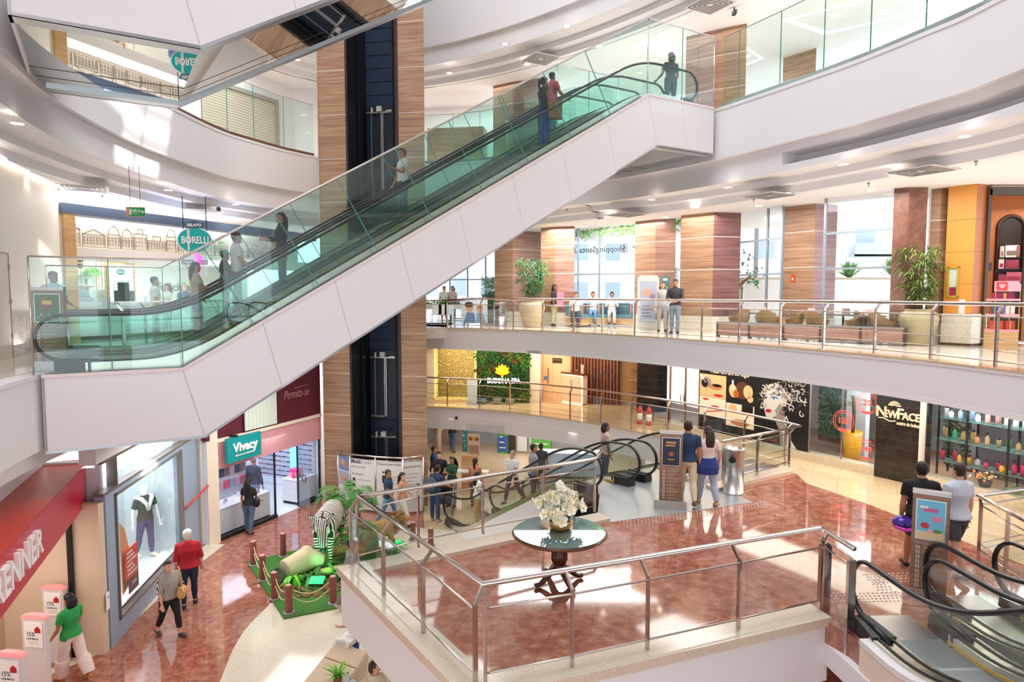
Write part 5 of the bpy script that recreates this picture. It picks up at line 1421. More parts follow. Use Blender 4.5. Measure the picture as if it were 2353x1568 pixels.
bc=[M('bottle_amber','#a77a4c',.25),M('bottle_clear','#d9e2dc',.15),M('bottle_green','#7da27c',.25)]
def bottle_mb(h_,r,F,a,z,c,kind=0):
 b=MB();p=F.p(a,z,c)
 if kind==0:b.lathe([(r,0),(r,h_*.6),(r*.35,h_*.74),(r*.35,h_)],p,10)
 elif kind==1:b.lathe([(r*.8,0),(r,h_*.2),(r,h_*.75),(r*.5,h_*.85),(r*.5,h_)],p,10)
 else:b.lathe([(r,0),(r*1.02,h_*.85),(r*.9,h_)],p,10)
 return b
for z,row in((1.31,'lowest'),(1.59,'middle'),(1.91,'top')):
 for k in range(9):
  a=.7+k*.32+random.uniform(-.05,.05)
  single('bottle',bottle_mb(random.uniform(.14,.22),.04,FB,a,z,-3.85,k%3),bc[(k//3+int(z*10))%3],'bottle or glass on the %s gold framed shelf of the ice cream shop'%row,'bottle','bottles on the gold shelf')
def fern(name,lab,p,r,n,mat,group=None,drop=.6,cat='plant'):
 b=MB();rnd=random.Random(int(p[0]*100)+n)
 for k in range(n):
  a=rnd.uniform(0,2*PI);L=r*rnd.uniform(.6,1.1);up=rnd.uniform(.2,.9)
  d=V((math.cos(a),math.sin(a),0));s=V((-d.y,d.x,0));p0=V(p);w_=r*.09
  pts=[p0,p0+d*L*.45+V((0,0,L*up*.6)),p0+d*L*.85+V((0,0,L*(up*.6-drop*.4))),p0+d*L*1.05+V((0,0,L*(up*.4-drop)))]
  vs=[]
  for i,q in enumerate(pts):
   ww=w_*(.4,1,.7,.05)[i];vs+=[q-s*ww,q+s*ww]
  b.add(vs,[(0,1,3,2),(2,3,5,4),(4,5,7,6)])
 return b
b=fern('','',FB.p(3.45,2.0,-3.8),.35,40,PLANT);single('fern',b,PLANTB,'trailing green fern on the right end of the gold shelf','plant')
b=fern('','',FB.p(.45,1.95,-3.6),.35,40,PLANT);single('fern',b,PLANT,'green fern beside the pale wood jamb in the ice cream shop','plant')
mbd=thing('menu_board','wood framed white menu board on the ice cream shop wall','menu board',FB.p(4.6,.9,-3.95))
b=MB();b.fbox(FB,4.0,5.1,.6,2.4,-4.0,-3.95);b.build('frame',WOODL,mbd)
b=MB();b.fbox(FB,4.1,5.0,.7,2.3,-3.95,-3.94,M('menu_white','#e6ebe9',.4));b.fdisc(FB,4.55,2.05,.16,.1,-3.94,-3.935,M('menu_teal','#5b8b8e',.5));b.text(FB,'Gelato',4.55,2.05,.1,-3.93,.004,w1)
for k in range(9):b.fbox(FB,4.25,4.85-.1*(k%3),1.72-.1*k,1.74-.1*k,-3.94,-3.935,M('menu_line','#9aa3a3',.6))
b.build('sheet',None,mbd)
# lantern
p=PD(184,604,18.0)
t=thing('lantern','small lit brass lantern hanging near the pale wood jamb','lantern',p)
b=MB();b.lathe([(.03,-.16),(.06,-.15),(.085,.08),(.09,.1),(.03,.16),(.01,.2)],p,6);b.tube([p+V((0,0,.18)),V((p.x,p.y,L2+2.55))],.006,5);b.build('cage',M('brass','#8f6a3a',.35,.8),t)
b=MB();b.ball(p,.07,7);b.build('bulb',EM('lantern_glow','#ffd9a0',4),t)
# wall lettering, neon, plaque
b=MB();b.text(FB,'felicidade',7.0,1.55,.42,-3.98,.02,None,'CENTER',1,.01,0,False,2.0);single('wall_lettering',b,M('lettering_grey','#8b9288',.6),'grey word on the ice cream shop back wall behind the riders','lettering')
sp=PD(455,605,19.2);Fs=Frame(sp,(0,0,-1),(.93,.37,0))
b=MB();b.text(Fs,'delicioso',0,0,.30,0,.02,None,'CENTER',1,.012,.25,False,1.1)
single('neon_sign',b,EM('neon_magenta','#ff2fb0',4.0),'vertical magenta neon script at the ice cream shop','neon sign')
b=MB();sp=PD(447,603,19.4);Fs=Frame(sp,(1,.2,0));b.fbox(Fs,-.36,.36,-.07,.07,-.02,0,M('plaque_grey','#70787a',.5));b.text(Fs,'Gelato Artesanal',0,0,.09,.004,.006,w1,'CENTER',1,0,0,False,.62);b.tube([Fs.p(-.3,.07,-.01),Fs.p(-.3,.6,-.01)],.006,5);b.tube([Fs.p(.3,.07,-.01),Fs.p(.3,.6,-.01)],.006,5)
single('plaque',b,None,'small grey hanging plaque under the oval turquoise sign','plaque')
# counter top items
b=MB();b.fbox(FB,2.5,2.95,1.08,1.4,-1.6,-1.3,BLACK);b.fbox(FB,2.55,2.9,1.4,1.65,-1.5,-1.46,M('screen_dark','#2d3a44',.2));single('till',b,None,'black cash register on the ice cream counter','till')
for k,(x,col) in enumerate(((.8,'#dfe3e4'),(1.3,'#c9d8e6'),(1.8,'#efefec'))):
 b=MB();b.fbox(FB,x,x+.35,1.08,1.2,-1.8,-1.3);b.fpoly(FB,[(x,1.2),(x+.35,1.2),(x+.3,1.42),(x+.06,1.42)],-1.75,-1.45);single('glass_case',b,M('case_'+col[1:],col,.15),'%s display case on the ice cream counter'%('grey','pale blue','white')[k],'display case')
for k in range(4):
 b=MB();p=FB.p(3.4+k*.28,1.08,-1.4);b.lathe([(.05,0),(.065,.14),(.06,.15)],p,10);single('cup_stack',b,M('cup_white','#f0efec',.4),'white paper cup stack beside the cash register','cups','cup stacks on the ice cream counter')
# left wall of the upper floor
Fw=frame2(V((-9.4,11.0,L2)),V((-11.5,17.0,L2)))
b=MB();b.fbox(Fw,0,Fw.len,0,4.0,-.2,0);struct('wall_left',b,M('pale_cream','#efe8dd',.6),'cream wall left of the ice cream shop','wall')
b=MB();b.fbox(Fw,0,Fw.len,0,.9,0,.06);struct('baseboard_left',b,M_stone('grey_marble',[(.3,'#8d8580'),(.5,'#b5ada7'),(.7,'#cfc8c2')],3,.15),'grey marble dado along the cream wall','dado')
dd_=thing('door_2','flush cream service door in the left wall','door',Fw.p(2.0,0,0),None,'structure')
a_,_z=FA(Fw,16,700);b=MB();b.fbox(Fw,a_-1.1,a_-.02,.0,2.1,.0,.065);b.build('leaf',M('door_cream','#e3d8c9',.5),dd_)
b=MB();b.fbox(Fw,a_-.03,a_,0,2.13,0,.075);b.fbox(Fw,a_-1.1,a_,2.1,2.13,0,.075)
for z in(.4,1.1,1.8):b.fbox(Fw,a_-.05,a_+.02,z,z+.1,.06,.085)
b.build('frame',M('door_frame_grey','#a39a90',.5),dd_)
b=MB();b.fbox(Fw,0,Fw.len,4.0,4.04,-.6,.1);single('cove_light',b,EM('cove_light','#fff7ec',3.0),'bright cove light above the cream wall at the left','ceiling light')
# ---------------- spa at the back of the mezzanine
FS=frame2(PZ(975,924,L1),PZ(1225,927,L1));LS=FS.len
def ax(F,px,py=880,c=0):return FA(F,px,py,c)[0]
b=MB();b.fbox(FS,-1,LS+.3,0,2.4,-.4,-.12);struct('wall_back',b,CREAM,'back wall behind the gold screen and living wall','wall')
g0,g1=ax(FS,1003),ax(FS,1094);v1=ax(FS,1217)
gs=thing('lattice_screen','gold lattice screen glowing at its edges beside the living wall','screen',FS.p((g0+g1)/2,0))
b=MB();b.fbox(FS,g0-.08,g1+.02,.12,2.33,-.1,-.06,EM('warm_glow','#ffe08a',2.2));b.build('backlight',None,gs)
def lattice_mat():
 m,n,l,bs=_new('gold_lattice');t=n.new('ShaderNodeTexCoord');v=n.new('ShaderNodeTexVoronoi');v.feature='DISTANCE_TO_EDGE';v.inputs['Scale'].default_value=12
 l.new(t.outputs['Object'],v.inputs['Vector']);r=ramp(n,[(.06,'#e8cf86'),(.10,'#a98c3a')]);l.new(v.outputs['Distance'],r.inputs[0]);l.new(r.outputs[0],bs.inputs['Base Color']);bs.inputs['Roughness'].default_value=.4
 bs.inputs['Metallic'].default_value=.3
 return m
b=MB();b.fbox(FS,g0+.06,g1-.08,.22,2.25,-.05,-.01);b.build('panel',lattice_mat(),gs)
b=MB()
rnd=random.Random(2)
for k in range(46):
 for(x,z) in((g0-.02+(g1-g0+.0)*k/45,.18),(g0-.02+(g1-g0)*k/45,2.28)):b.fring(FS,x,z+rnd.uniform(-.03,.03),.045,.008,-.03,None,7)
 z=.2+2.05*k/45
 for x in(g0+.01,g1-.03):b.fring(FS,x+rnd.uniform(-.03,.03),z,.045,.008,-.03,None,7)
b.build('cutout_border',GOLD,gs)
lw=thing('living_wall','dense living wall of dark green leaves behind the lotus sign','living wall',FS.p((g1+v1)/2,.3))
b=MB();b.fbox(FS,g1+.02,v1,.0,2.4,-.12,-.02);b.build('backing',PLANTD,lw)
mats=[PLANT,PLANTD,M('plant_olive','#63762c',.5,var=.4),M('plant_rust','#6b4a2a',.55,var=.4),PLANTD,M('plant_mid','#2f6a2b',.5,var=.4)]
for kk,mt in enumerate(mats):
 b=MB();rnd=random.Random(20+kk)
 for c in range(26):
  ca=rnd.uniform(g1+.08,v1-.08);cb=rnd.uniform(.05,2.35)
  for q in range(11):
   a=ca+rnd.gauss(0,.10);z=cb+rnd.gauss(0,.10);L=rnd.uniform(.10,.2);th=rnd.uniform(0,2*PI);w_=L*.3
   if not(g1<a<v1 and.0<z<2.4):continue
   d=V((math.cos(th),math.sin(th)));s=V((-d.y,d.x));o=rnd.uniform(.0,.06)
   P=[FS.p(a,z,o),FS.p(a+d.x*L*.5+s.x*w_,z+d.y*L*.5+s.y*w_,o+.06),FS.p(a+d.x*L,z+d.y*L,o+.02),FS.p(a+d.x*L*.5-s.x*w_,z+d.y*L*.5-s.y*w_,o+.06)]
   b.add(P,[(0,1,2),(0,2,3)])
 o=b.build('foliage',mt,lw);o['kind']='stuff'
# lotus and letters
la,lb=FA(FS,1154,852,.12)
t=thing('spa_sign','lit sign of an orange lotus above white letters BUDDHA SPA','sign',FS.p(la,lb-.5,.12))
b=MB();LOT=EM('lotus_orange','#ffb21c',1.1)
def petal(ang,L,w_,c,y0=-.18):
 d=(math.sin(ang),math.cos(ang));s=(d[1],-d[0]);pts=[]
 for k in range(13):
  u=k/12.0;ww=w_*math.sin(PI*u)**.8;pts.append((la+d[0]*L*u+s[0]*ww,lb+y0+d[1]*L*u+s[1]*ww))
 for k in range(11,0,-1):
  u=k/12.0;ww=w_*math.sin(PI*u)**.8;pts.append((la+d[0]*L*u-s[0]*ww,lb+y0+d[1]*L*u-s[1]*ww))
 b.fpoly(FS,pts,c,c+.012,LOT)
for an,L,w_,c in((1.15,.34,.05,.10),(-1.15,.34,.05,.10),(.72,.42,.075,.115),(-.72,.42,.075,.115),(.34,.44,.08,.13),(-.34,.44,.08,.13),(0,.46,.10,.145)):petal(an,L,w_,c)
b.fpoly(FS,[(la-.06,lb-.2),(la,lb-.32),(la+.06,lb-.2)],.12,.14,LOT);b.build('lotus',LOT,t)
b=MB();LW=EM('letter_white','#dfe6ff',1.6);b.text(FS,'BUDDHA SPA',la+.06,FA(FS,1157,876,.12)[1],.30,.12,.04,LW,'CENTER',1,.005,0,False,1.35);b.build('lettering',LW,t)
for k,px in enumerate((1107,1142,1172)):
 p=FS.p(ax(FS,px,915,.35),0,.35);b=MB();b.lathe([(.16,0),(.2,.22),(.18,.22)],p,12,M('pot_blue','#55779a',.4) if k==0 else M('pot_grey','#7d8276',.5));b.v+=[]
 single('planter_tub',b,None,('blue tub','left grey tub','right grey tub')[k]+' on the floor below the living wall','planter')
st_=thing('freestanding_sign','white curved free standing panel in front of the gold screen','sign',FS.p(ax(FS,1086,905,.5),0,.5))
b=MB();a=ax(FS,1086,905,.5);b.fpoly(FS,[(a-.2,.02),(a+.17,.02),(a+.2,1.0),(a-.22,1.0)],.5,.53);b.build('panel',M('panel_silver','#dfe8ea',.2),st_)
b=MB();b.fbox(FS,a-.24,a+.22,0,.03,.4,.65);b.build('base',STEELB,st_)
# beige wall, doors, reception
FS2=frame2(FS.p(v1,0,-.6),PZ(1468,935,L1));
b=MB();e1=ax(FS2,1312);b.fbox(FS2,-.2,e1,0,2.4,-.3,-.1);struct('wall_back',b,M('reception_peach','#e6bf98',.6),'peach wall of the spa reception','wall')
dr_=thing('door_3','pair of peach doors with long steel handles','door',FS2.p(ax(FS2,1255),0,0),None,'structure')
b=MB();d0,d1=ax(FS2,1226),ax(FS2,1268);b.fbox(FS2,d0,(d0+d1)/2-.005,0,2.2,-.1,-.07);b.fbox(FS2,(d0+d1)/2+.005,d1,0,2.2,-.1,-.07);b.build('leaf',M('door_peach','#e2b78d',.5),dr_)
b=MB();
for x in((d0+d1)/2-.25,(d0+d1)/2+.2):b.fbox(FS2,x,x+.04,.7,1.4,-.07,-.03)
b.build('handle',STEELB,dr_)
b=MB();x=ax(FS2,1279,846);b.fbox(FS2,x-.2,x+.2,1.62,1.82,-.1,-.07,M('sign_brown','#3b2c20',.5));b.fbox(FS2,x-.17,x+.17,1.74,1.76,-.07,-.065,M('sign_tan','#a98a5b',.5));single('door_sign',b,None,'small dark brown wall sign above the reception counter','sign')
b=MB();x=ax(FS2,1253,877);b.fbox(FS2,x-.06,x+.06,.9,1.05,-.07,-.05);single('notice',b,M('notice_blue','#3f7fb0',.5),'small blue notice on the peach doors','notice')
b=MB();x=ax(FS2,1287,820);b.ball(FS2.p(x,2.25,-.02),.07,7);b.fbox(FS2,x-.05,x+.05,2.25,2.4,-.06,.02);single('dome_camera',b,M('camera_brown','#4c3c34',.4),'small dark dome camera on the peach wall','camera')
FR=frame2(PZ(1266,920,L1)+V((0,0,0)),PZ(1338,932,L1))
t=thing('reception_desk','reception desk with a front panel outlined in warm light','reception desk',FR.p(FR.len/2,0))
b=MB();b.fbox(FR,0,FR.len,.04,1.2,-.3,0,M('desk_peach','#eec9ae',.5));b.build('front',None,t)
b=MB();GL=EM('desk_glow','#ffd2b4',3.0);b.fbox(FR,-.02,.03,.05,1.18,0,.02,GL);b.fbox(FR,FR.len-.03,FR.len+.02,.05,1.18,0,.02,GL);b.fbox(FR,0,FR.len,1.14,1.18,0,.02,GL);b.fbox(FR,0,FR.len,.02,.05,0,.02,GL);b.build('light_strip',GL,t)
b=MB();b.fbox(FR,-.12,FR.len+.06,1.2,1.26,-.4,.05);b.build('top',WOODD,t)
b=MB();x=FR.len*.8;b.fbox(FR,x,x+.16,1.26,1.6,-.3,-.27);single('price_stand',b,M('stand_paper','#c9b2a0',.5),'upright paper stand on the reception desk','stand')
for k in range(2):
 b=MB();b.lathe([(.04,0),(.05,.1),(.045,.12)],FR.p(FR.len*(.58+.12*k),1.26,-.25),10);single('jar',b,M('jar_grey','#8c7c70',.3),'small grey jar on the reception desk','jar','jars on the reception desk')
b=MB();x=FR.len*.62;b.fbox(FR,x,x+.12,.68,.98,0,.01);single('notice',b,M('notice_grey','#a9a4a0',.5),'grey notice on the lit desk front','notice')
x0,x1=ax(FS2,1310),ax(FS2,1422)
b=MB();b.fbox(FS2,x0,x1,0,2.4,-.3,-.1,WOODD)
n=15
for k in range(n):
 u=x0+(x1-x0)*(k+.2)/n;b.fbox(FS2,u,u+(x1-x0)/n*.5,0,2.4,-.1,-.02,M_wood('slat_wood','#6b3a24','#8a5236','#9d6546',10,.35,True))
struct('wall_slats',b,None,'dark wood slat wall of the spa','wall')
for k in range(5):
 u=x0+(x1-x0)*(.38+.12*k);b=MB();b.tube([FS2.p(u,.35,0),FS2.p(u,1.25,0)],.018,6);single('robe_hook_bar',b,M('bronze','#6b4a34',.3,.8),'vertical bronze bar on the dark slat wall','bar','bronze bars on the slat wall')
x2=ax(FS2,1470)
b=MB();b.fbox(FS2,x1,x2+.3,0,2.4,-.6,-.3);struct('wall_back',b,M('tan_wall','#c9a06c',.6),'tan wall between the slats and the black pillar','wall')
t=thing('wall_shelf','small lit wooden shelves on the tan wall','shelf',FS2.p(x2-.3,.6,-.3))
for z in(.55,1.0,1.45,1.9):
 b=MB();b.fbox(FS2,x2-.45,x2-.05,z,z+.03,-.3,-.1);b.build('shelf_board',WOODL,t)
area(FS.p(LS*.5,2.25,1.2),4,1.0,60,(1,.86,.66));area(FS2.p(1.8,2.3,.9),4,1.0,70,(1,.80,.60))
# black tiled pillar with red signs
BT=M_stone('black_tile',[(.3,'#1d1815'),(.5,'#2b2420'),(.7,'#3a322d')],6,.12,None)
A,B_,C_=PZ(1463,944,L1),PZ(1511,948,L1),PZ(1532,946,L1)
t=thing('pillar','black tiled pillar with two small red fire signs','pillar',B_,None,'structure')
for p,q in((A,B_),(B_,C_)):
 F=frame2(p,q);b=MB();b.fbox(F,0,F.len,0,2.4,-.4,0,BT)
 for z in[.12+.27*k for k in range(9)]:b.fbox(F,0,F.len,z,z+.008,0,.002,M('grout_grey','#6a625c',.6))
 b.build('tiles',None,t)
F=frame2(A,B_)
for k in range(2):
 b=MB();x=F.len*(.42+.32*k);b.fbox(F,x-.07,x+.07,1.95,2.25,.0,.012,M('fire_red','#d8431f',.4));b.fbox(F,x-.02,x+.02,2.0,2.2,.012,.016,w1);single('fire_sign',b,None,('left','right')[k]+' one of the two red fire signs on the black tiled pillar','sign')
def extinguisher(px,py,lab):
 p=PZ(px,py,L1);t=thing('fire_extinguisher',lab,'fire extinguisher',p)
 b=MB();ER_=M('ext_red','#d03a38',.35);b.lathe([(.08,0),(.09,.02),(.09,.5),(.06,.58),(.03,.62),(.03,.64)],p,14,ER_);b.lathe([(.092,.14),(.092,.38)],p,14,w1);b.build('cylinder',None,t)
 b=MB();b.tube([p+V((0,0,.64)),p+V((.02,0,.72)),p+V((.12,0,.7))],.018,6);b.tube([p+V((.03,-.02,.66)),p+V((.14,-.03,.5)),p+V((.13,-.05,.15))],.015,6);b.build('valve_hose',BLACK,t)
extinguisher(1470,975,'red topped fire extinguisher, the left one in front of the black pillar')
extinguisher(1491,978,'red topped fire extinguisher, the right one in front of the black pillar')

# ---------------- beauty salon front along the mezzanine
NB=[PZ(1535,985,L1),PZ(2010,1094,L1),PZ(2113,1119,L1),PZ(2480,1215,L1)]
N1=frame2(NB[0],NB[1]);N2=frame2(NB[1],NB[2]);N3=frame2(NB[2],NB[3])
b=MB();b.fbox(N1,0,N1.len,0,.22,-.25,.06);struct('trim_15',b,M_stone('curb_stone',[(.3,'#b9ab92'),(.6,'#d5c8b0')],12,.25),'stone kerb below the salon windows','kerb')
n1a=lambda px,py=930:ax(N1,px,py)
wx0,wx1,wx2=n1a(1607),n1a(1735),n1a(1860)
BLK=M('poster_black','#191615',.3)
b=MB();b.fbox(N1,.03,n1a(1607),.22,2.35,-.03,-.02);struct('window_10',b,SHOP_GLASS,'glass doors left of the beauty posters','window')
b=MB()
for x in(.02,n1a(1572),n1a(1604)):b.fbox(N1,x,x+.04,0,2.35,-.06,0)
struct('window_10',b,M('wood_frame','#8a6a4c',.5),'frame of the glass doors left of the beauty posters','window')
b=MB();
for px in(1566,1573):b.tube([N1.p(n1a(px),.8,.04),N1.p(n1a(px),1.5,.04)],.018,6)
o=b.build('door_handle',STEEL,None);o.parent=[q for q in C.objects if q.get('label')=='frame of the glass doors left of the beauty posters'][0]
FL=M('skin_print','#e8b27c',.45);FL2=M('skin_print_shadow','#b97a48',.45);LIP=M('lip_print','#c5262f',.35);CRM=M('cream_print','#f0dcc0',.45);HR=M('hair_print','#5a2f1c',.45)
def ell(b,a,z,ra,rb,c,m,rot=0.0,n=22):
 cr,sr=math.cos(rot),math.sin(rot)
 b.fpoly(N1,[(a+ra*math.cos(q)*cr-rb*math.sin(q)*sr,z+ra*math.cos(q)*sr+rb*math.sin(q)*cr) for q in[2*PI*k/n for k in range(n)]],c,c+.002,m)
# collage poster
t=thing('beauty_poster','collage poster of make-up scenes headed Tudo em um só lugar','poster',N1.p((wx0+wx1)/2,.25))
W_=wx1-wx0
b=MB();b.fbox(N1,wx0,wx1,.22,2.4,-.02,.0,BLK);b.build('panel',None,t)
b=MB();b.text(N1,'Tudo em um só lugar',wx0+W_*.55,2.10,.20,.004,.004,CRM,'CENTER',1,.003,0,False,W_*.72);b.build('lettering',CRM,t)
b=MB();za,zb2,zc=.70,1.28,1.98;xm=wx0+W_*.5
b.fbox(N1,wx0+.01,xm-.01,zb2,zc,0,.002,FL);ell(b,wx0+W_*.30,1.62,W_*.13,.1,.002,FL2);ell(b,wx0+W_*.33,1.66,W_*.09,.045,.004,BLK);ell(b,wx0+W_*.12,1.72,W_*.1,.17,.006,M('brush_grey','#8c7f78',.5),.3);ell(b,wx0+W_*.10,1.70,W_*.06,.13,.008,BLK,.3);ell(b,wx0+W_*.36,1.36,W_*.09,.04,.004,LIP)
b.fpoly(N1,[(wx0+.02,1.98),(wx0+W_*.14,1.72),(wx0+W_*.10,1.70),(wx0+.01,1.9)],.008,.010,CRM)
b.fbox(N1,wx0+.01,xm-.01,za,zb2-.01,0,.002,CRM);ell(b,wx0+W_*.12,1.2,W_*.06,.03,.002,LIP);ell(b,wx0+W_*.3,1.0,W_*.08,.04,.002,LIP)
b.fpoly(N1,[(wx0+W_*.1,.78),(wx0+W_*.45,.92),(wx0+W_*.46,.95),(wx0+W_*.1,.81)],.002,.005,LIP)
b.fbox(N1,xm+.01,wx1-.02,1.22,zc,0,.002,BLK);ell(b,wx0+W_*.78,1.62,W_*.12,.26,.002,HR);ell(b,wx0+W_*.88,1.6,W_*.08,.2,.004,FL);ell(b,wx0+W_*.92,1.4,W_*.05,.1,.004,FL);ell(b,wx0+W_*.62,1.58,W_*.07,.2,.004,FL,.2);ell(b,wx0+W_*.68,1.5,W_*.05,.12,.006,M('curl_amber','#a8581c',.5));b.fbox(N1,wx0+W_*.60,wx0+W_*.63,1.6,1.9,.006,.009,CRM);ell(b,wx0+W_*.90,1.56,.02,.012,.008,LIP)
b.fbox(N1,xm+.01,wx1-.02,.52,1.2,0,.002,CRM);ell(b,wx0+W_*.62,1.05,W_*.07,.14,.002,FL,.4);ell(b,wx0+W_*.85,.98,W_*.11,.07,.002,FL);ell(b,wx0+W_*.75,.65,W_*.16,.1,.002,FL2);b.fbox(N1,wx0+W_*.78,wx0+W_*.97,1.0,1.2,.003,.005,BLK)
b.build('pictures',FL,t)
# portrait poster: invented woman's face under pale curls
t=thing('beauty_poster','black and white portrait poster of a woman with big curls and red lips','poster',N1.p((wx1+wx2)/2,.25))
b=MB();b.fbox(N1,wx1,wx2,.22,2.4,-.02,.0,BLK);b.build('panel',None,t)
W_=wx2-wx1;g1_=M('print_grey_light','#c9c3ba',.45);g2_=M('print_grey','#8d867e',.45);g3_=M('print_grey_dark','#4b4642',.45)
b=MB();fx,fz=wx1+W_*.36,1.38
b.fpoly(N1,[(fx-.25,fz+.5),(fx-.3,fz+.2),(fx-.34,fz-.02),(fx-.28,fz-.08),(fx-.30,fz-.2),(fx-.24,fz-.38),(fx-.1,fz-.46),(fx+.12,fz-.3),(fx+.3,fz-.05),(fx+.36,fz+.4),(fx+.1,fz+.62)],0,.003,g1_)
b.fpoly(N1,[(fx+.02,fz-.4),(fx+.3,fz-.1),(fx+.42,fz-.5),(fx+.6,fz-1.15),(fx+.25,fz-1.15),(fx+.2,fz-.7)],.0,.0025,g2_)
b.fpoly(N1,[(fx+.3,fz-.6),(fx+.75,fz-1.15),(fx+.35,fz-1.15)],.001,.004,g1_)
ell(b,fx+.02,fz+.17,.12,.05,.004,M('eyeshadow_blue','#5f86b5',.4));ell(b,fx+.02,fz+.145,.085,.035,.006,w1);ell(b,fx+.01,fz+.145,.03,.033,.008,M('iris_green','#5f7f6a',.3));ell(b,fx+.01,fz+.145,.012,.014,.010,BLK);ell(b,fx-.25,fz+.15,.05,.028,.006,M('eyeshadow_blue','#5f86b5',.4));ell(b,fx-.25,fz+.14,.03,.018,.008,BLK)
b.fline(N1,[(fx-.12,fz+.24),(fx+.03,fz+.29),(fx+.16,fz+.25)],.012,.006,g3_);b.fline(N1,[(fx-.08,fz+.15),(fx-.0,fz+.185),(fx+.12,fz+.16)],.007,.01,BLK)
ell(b,fx-.16,fz-.22,.10,.05,.006,LIP,.15);b.fline(N1,[(fx-.24,fz-.215),(fx-.16,fz-.225),(fx-.08,fz-.20)],.005,.010,BLK)
ell(b,fx-.27,fz-.06,.035,.025,.005,g2_);b.fpoly(N1,[(fx+.1,fz-.3),(fx+.3,fz-.05),(fx+.2,fz+.05),(fx+.05,fz-.18)],.004,.006,g2_)
b.build('face',g1_,t)
b=MB();rnd=random.Random(8)
for k in range(120):
 u=rnd.random();a=fx+.05+rnd.gauss(.42,.28);z=fz+.42+rnd.gauss(-.12,.30)
 if rnd.random()<.3:a=fx-.28+rnd.gauss(0,.06);z=fz+rnd.uniform(-.3,.5)
 if a<wx1+.06 or a>wx2-.06 or z>2.3 or z<.62:continue
 if abs(a-fx+.02)<.30 and-.4<z-fz<.30:continue
 r_=rnd.uniform(.05,.12);th=rnd.uniform(0,6.28);m_=(g1_,g2_,g3_,g1_)[k%4]
 b.tube([N1.p(min(max(a+r_*(1-.06*q)*math.cos(th+q*.5),wx1+.02),wx2-.02),z+r_*(1-.06*q)*math.sin(th+q*.5),.006+.002*(k%5)) for q in range(9)],.017,5,m_,False,.3,up=N1.n)
o=b.build('curls',g1_,t);o['kind']='stuff'
b=MB();ea=fx+.42
for s in(1,.6):b.fline(N1,[(ea,fz-.28),(ea+.07*s,fz-.42),(ea,fz-.56),(ea-.07*s,fz-.42),(ea,fz-.28)],.006,.02)
b.build('earring',w1,t)
# window with the yellow pot and price neons
b=MB();b.fbox(N1,wx2+.02,N1.len-.03,.22,2.4,-.03,-.02);struct('window_11',b,SHOP_GLASS,'salon window with the yellow pot','window')
b=MB()
for x in(wx2,wx2+(N1.len-wx2)*.5,N1.len-.03):b.fbox(N1,x,x+.02,.22,2.4,-.05,0)
struct('window_11',b,STEELB,'slim frame of the salon window','window')
b=MB();b.fbox(N1,-.5,N1.len+3,.0,.02,-5,-.3,M_wood('salon_floor','#6b5240','#8a6d55','#9c8069',8,.25));struct('floor',b,None,'brown wood floor inside the salon','floor')
b=MB();b.fbox(N1,-.5,N1.len+4,0,2.4,-4.2,-4.0);struct('wall_salon',b,M('salon_grey','#a3a39f',.6),'grey interior wall of the salon','wall')
b=MB();b.fbox(N1,wx2+.2,wx2+.75,0,2.4,-1.6,-1.4);b.fbox(N1,wx2+.75,N1.len,0,2.4,-2.3,-2.2);struct('wall_salon',b,M('salon_white','#cfd3d6',.5),'pale partition inside the salon','wall')
iv=thing('ivy_panel','panel of small leaved ivy inside the salon window','ivy',N1.p(wx2+.9,.5,-1.9))
b=MB();rnd=random.Random(4);iva=FA(N1,1886,930,-1.85)[0]
for k in range(700):
 a=iva+rnd.uniform(0,.62);z=rnd.uniform(.35,2.4);o=rnd.uniform(0,.08);L=rnd.uniform(.03,.06);th=rnd.uniform(0,6.28)
 b.add([N1.p(a+L*math.cos(th+q),z+L*math.sin(th+q),-1.85+o+(.02 if i%2 else 0)) for i,q in enumerate((0,1.3,3.14,5.0))],[(0,1,2,3)])
o=b.build('leaves',M('ivy_green','#4f7a55',.5,var=.5),iv);o['kind']='stuff'
b=MB();b.fbox(N1,iva,iva+.6,.2,.35,-1.95,-1.75);b.build('trough',WOODD,iv)
def potted(name,lab,p,mat,r,h_,trunk,crown,leafm,n,kind='fern',cat='potted plant',seed=1):
 t=thing(name,lab,cat,p);rnd=random.Random(seed)
 b=MB();b.lathe([(r*.72,0),(r*.78,.02),(r,h_),(r*.9,h_),(r*.85,h_-.04)],p,18);b.build('pot',mat,t)
 if trunk:b=MB();b.tube([p+V((0,0,h_-.08)),p+V((.02,0,h_+trunk*.5)),p+V((0,.02,h_+trunk))],.045,8);b.build('trunk',M('trunk_brown','#5d4632',.8),t)
 b=MB()
 for k in range(n):
  a=2*PI*k/n+rnd.uniform(-.3,.3);L=crown*rnd.uniform(.7,1.1);up=rnd.uniform(.1,.8);d=V((math.cos(a),math.sin(a),0));s=V((-d.y,d.x,0));p0=p+V((0,0,h_+trunk-rnd.uniform(0,trunk*.35)))
  spine=[p0,p0+d*L*.5+V((0,0,L*up*.55)),p0+d*L*.9+V((0,0,L*(up*.5-.15)))]
  for q in range(9):
   u=.15+.85*q/8;c=spine[0].lerp(spine[1],u*2) if u<.5 else spine[1].lerp(spine[2],u*2-1);w_=L*.26*math.sin(PI*(.12+.8*u));dv=(spine[1]-spine[0]).normalized()
   for sg in(-1,1):b.add([c,c+s*sg*w_*.6+dv*w_*.25+V((0,0,.01)),c+s*sg*w_+dv*w_*.5-V((0,0,w_*.15)),c+s*sg*w_*.5+dv*w_*.5],[(0,1,2,3)])
 b.build('fronds',leafm,t)
 return t
potted('potted_palm','dark palm in a tall yellow pot inside the salon window',N1.p(FA(N1,1957,1050,-.75)[0],.02,-.75),M('pot_yellow','#e3a81a',.35),.24,.82,.95,.55,PLANTD,16,seed=5)
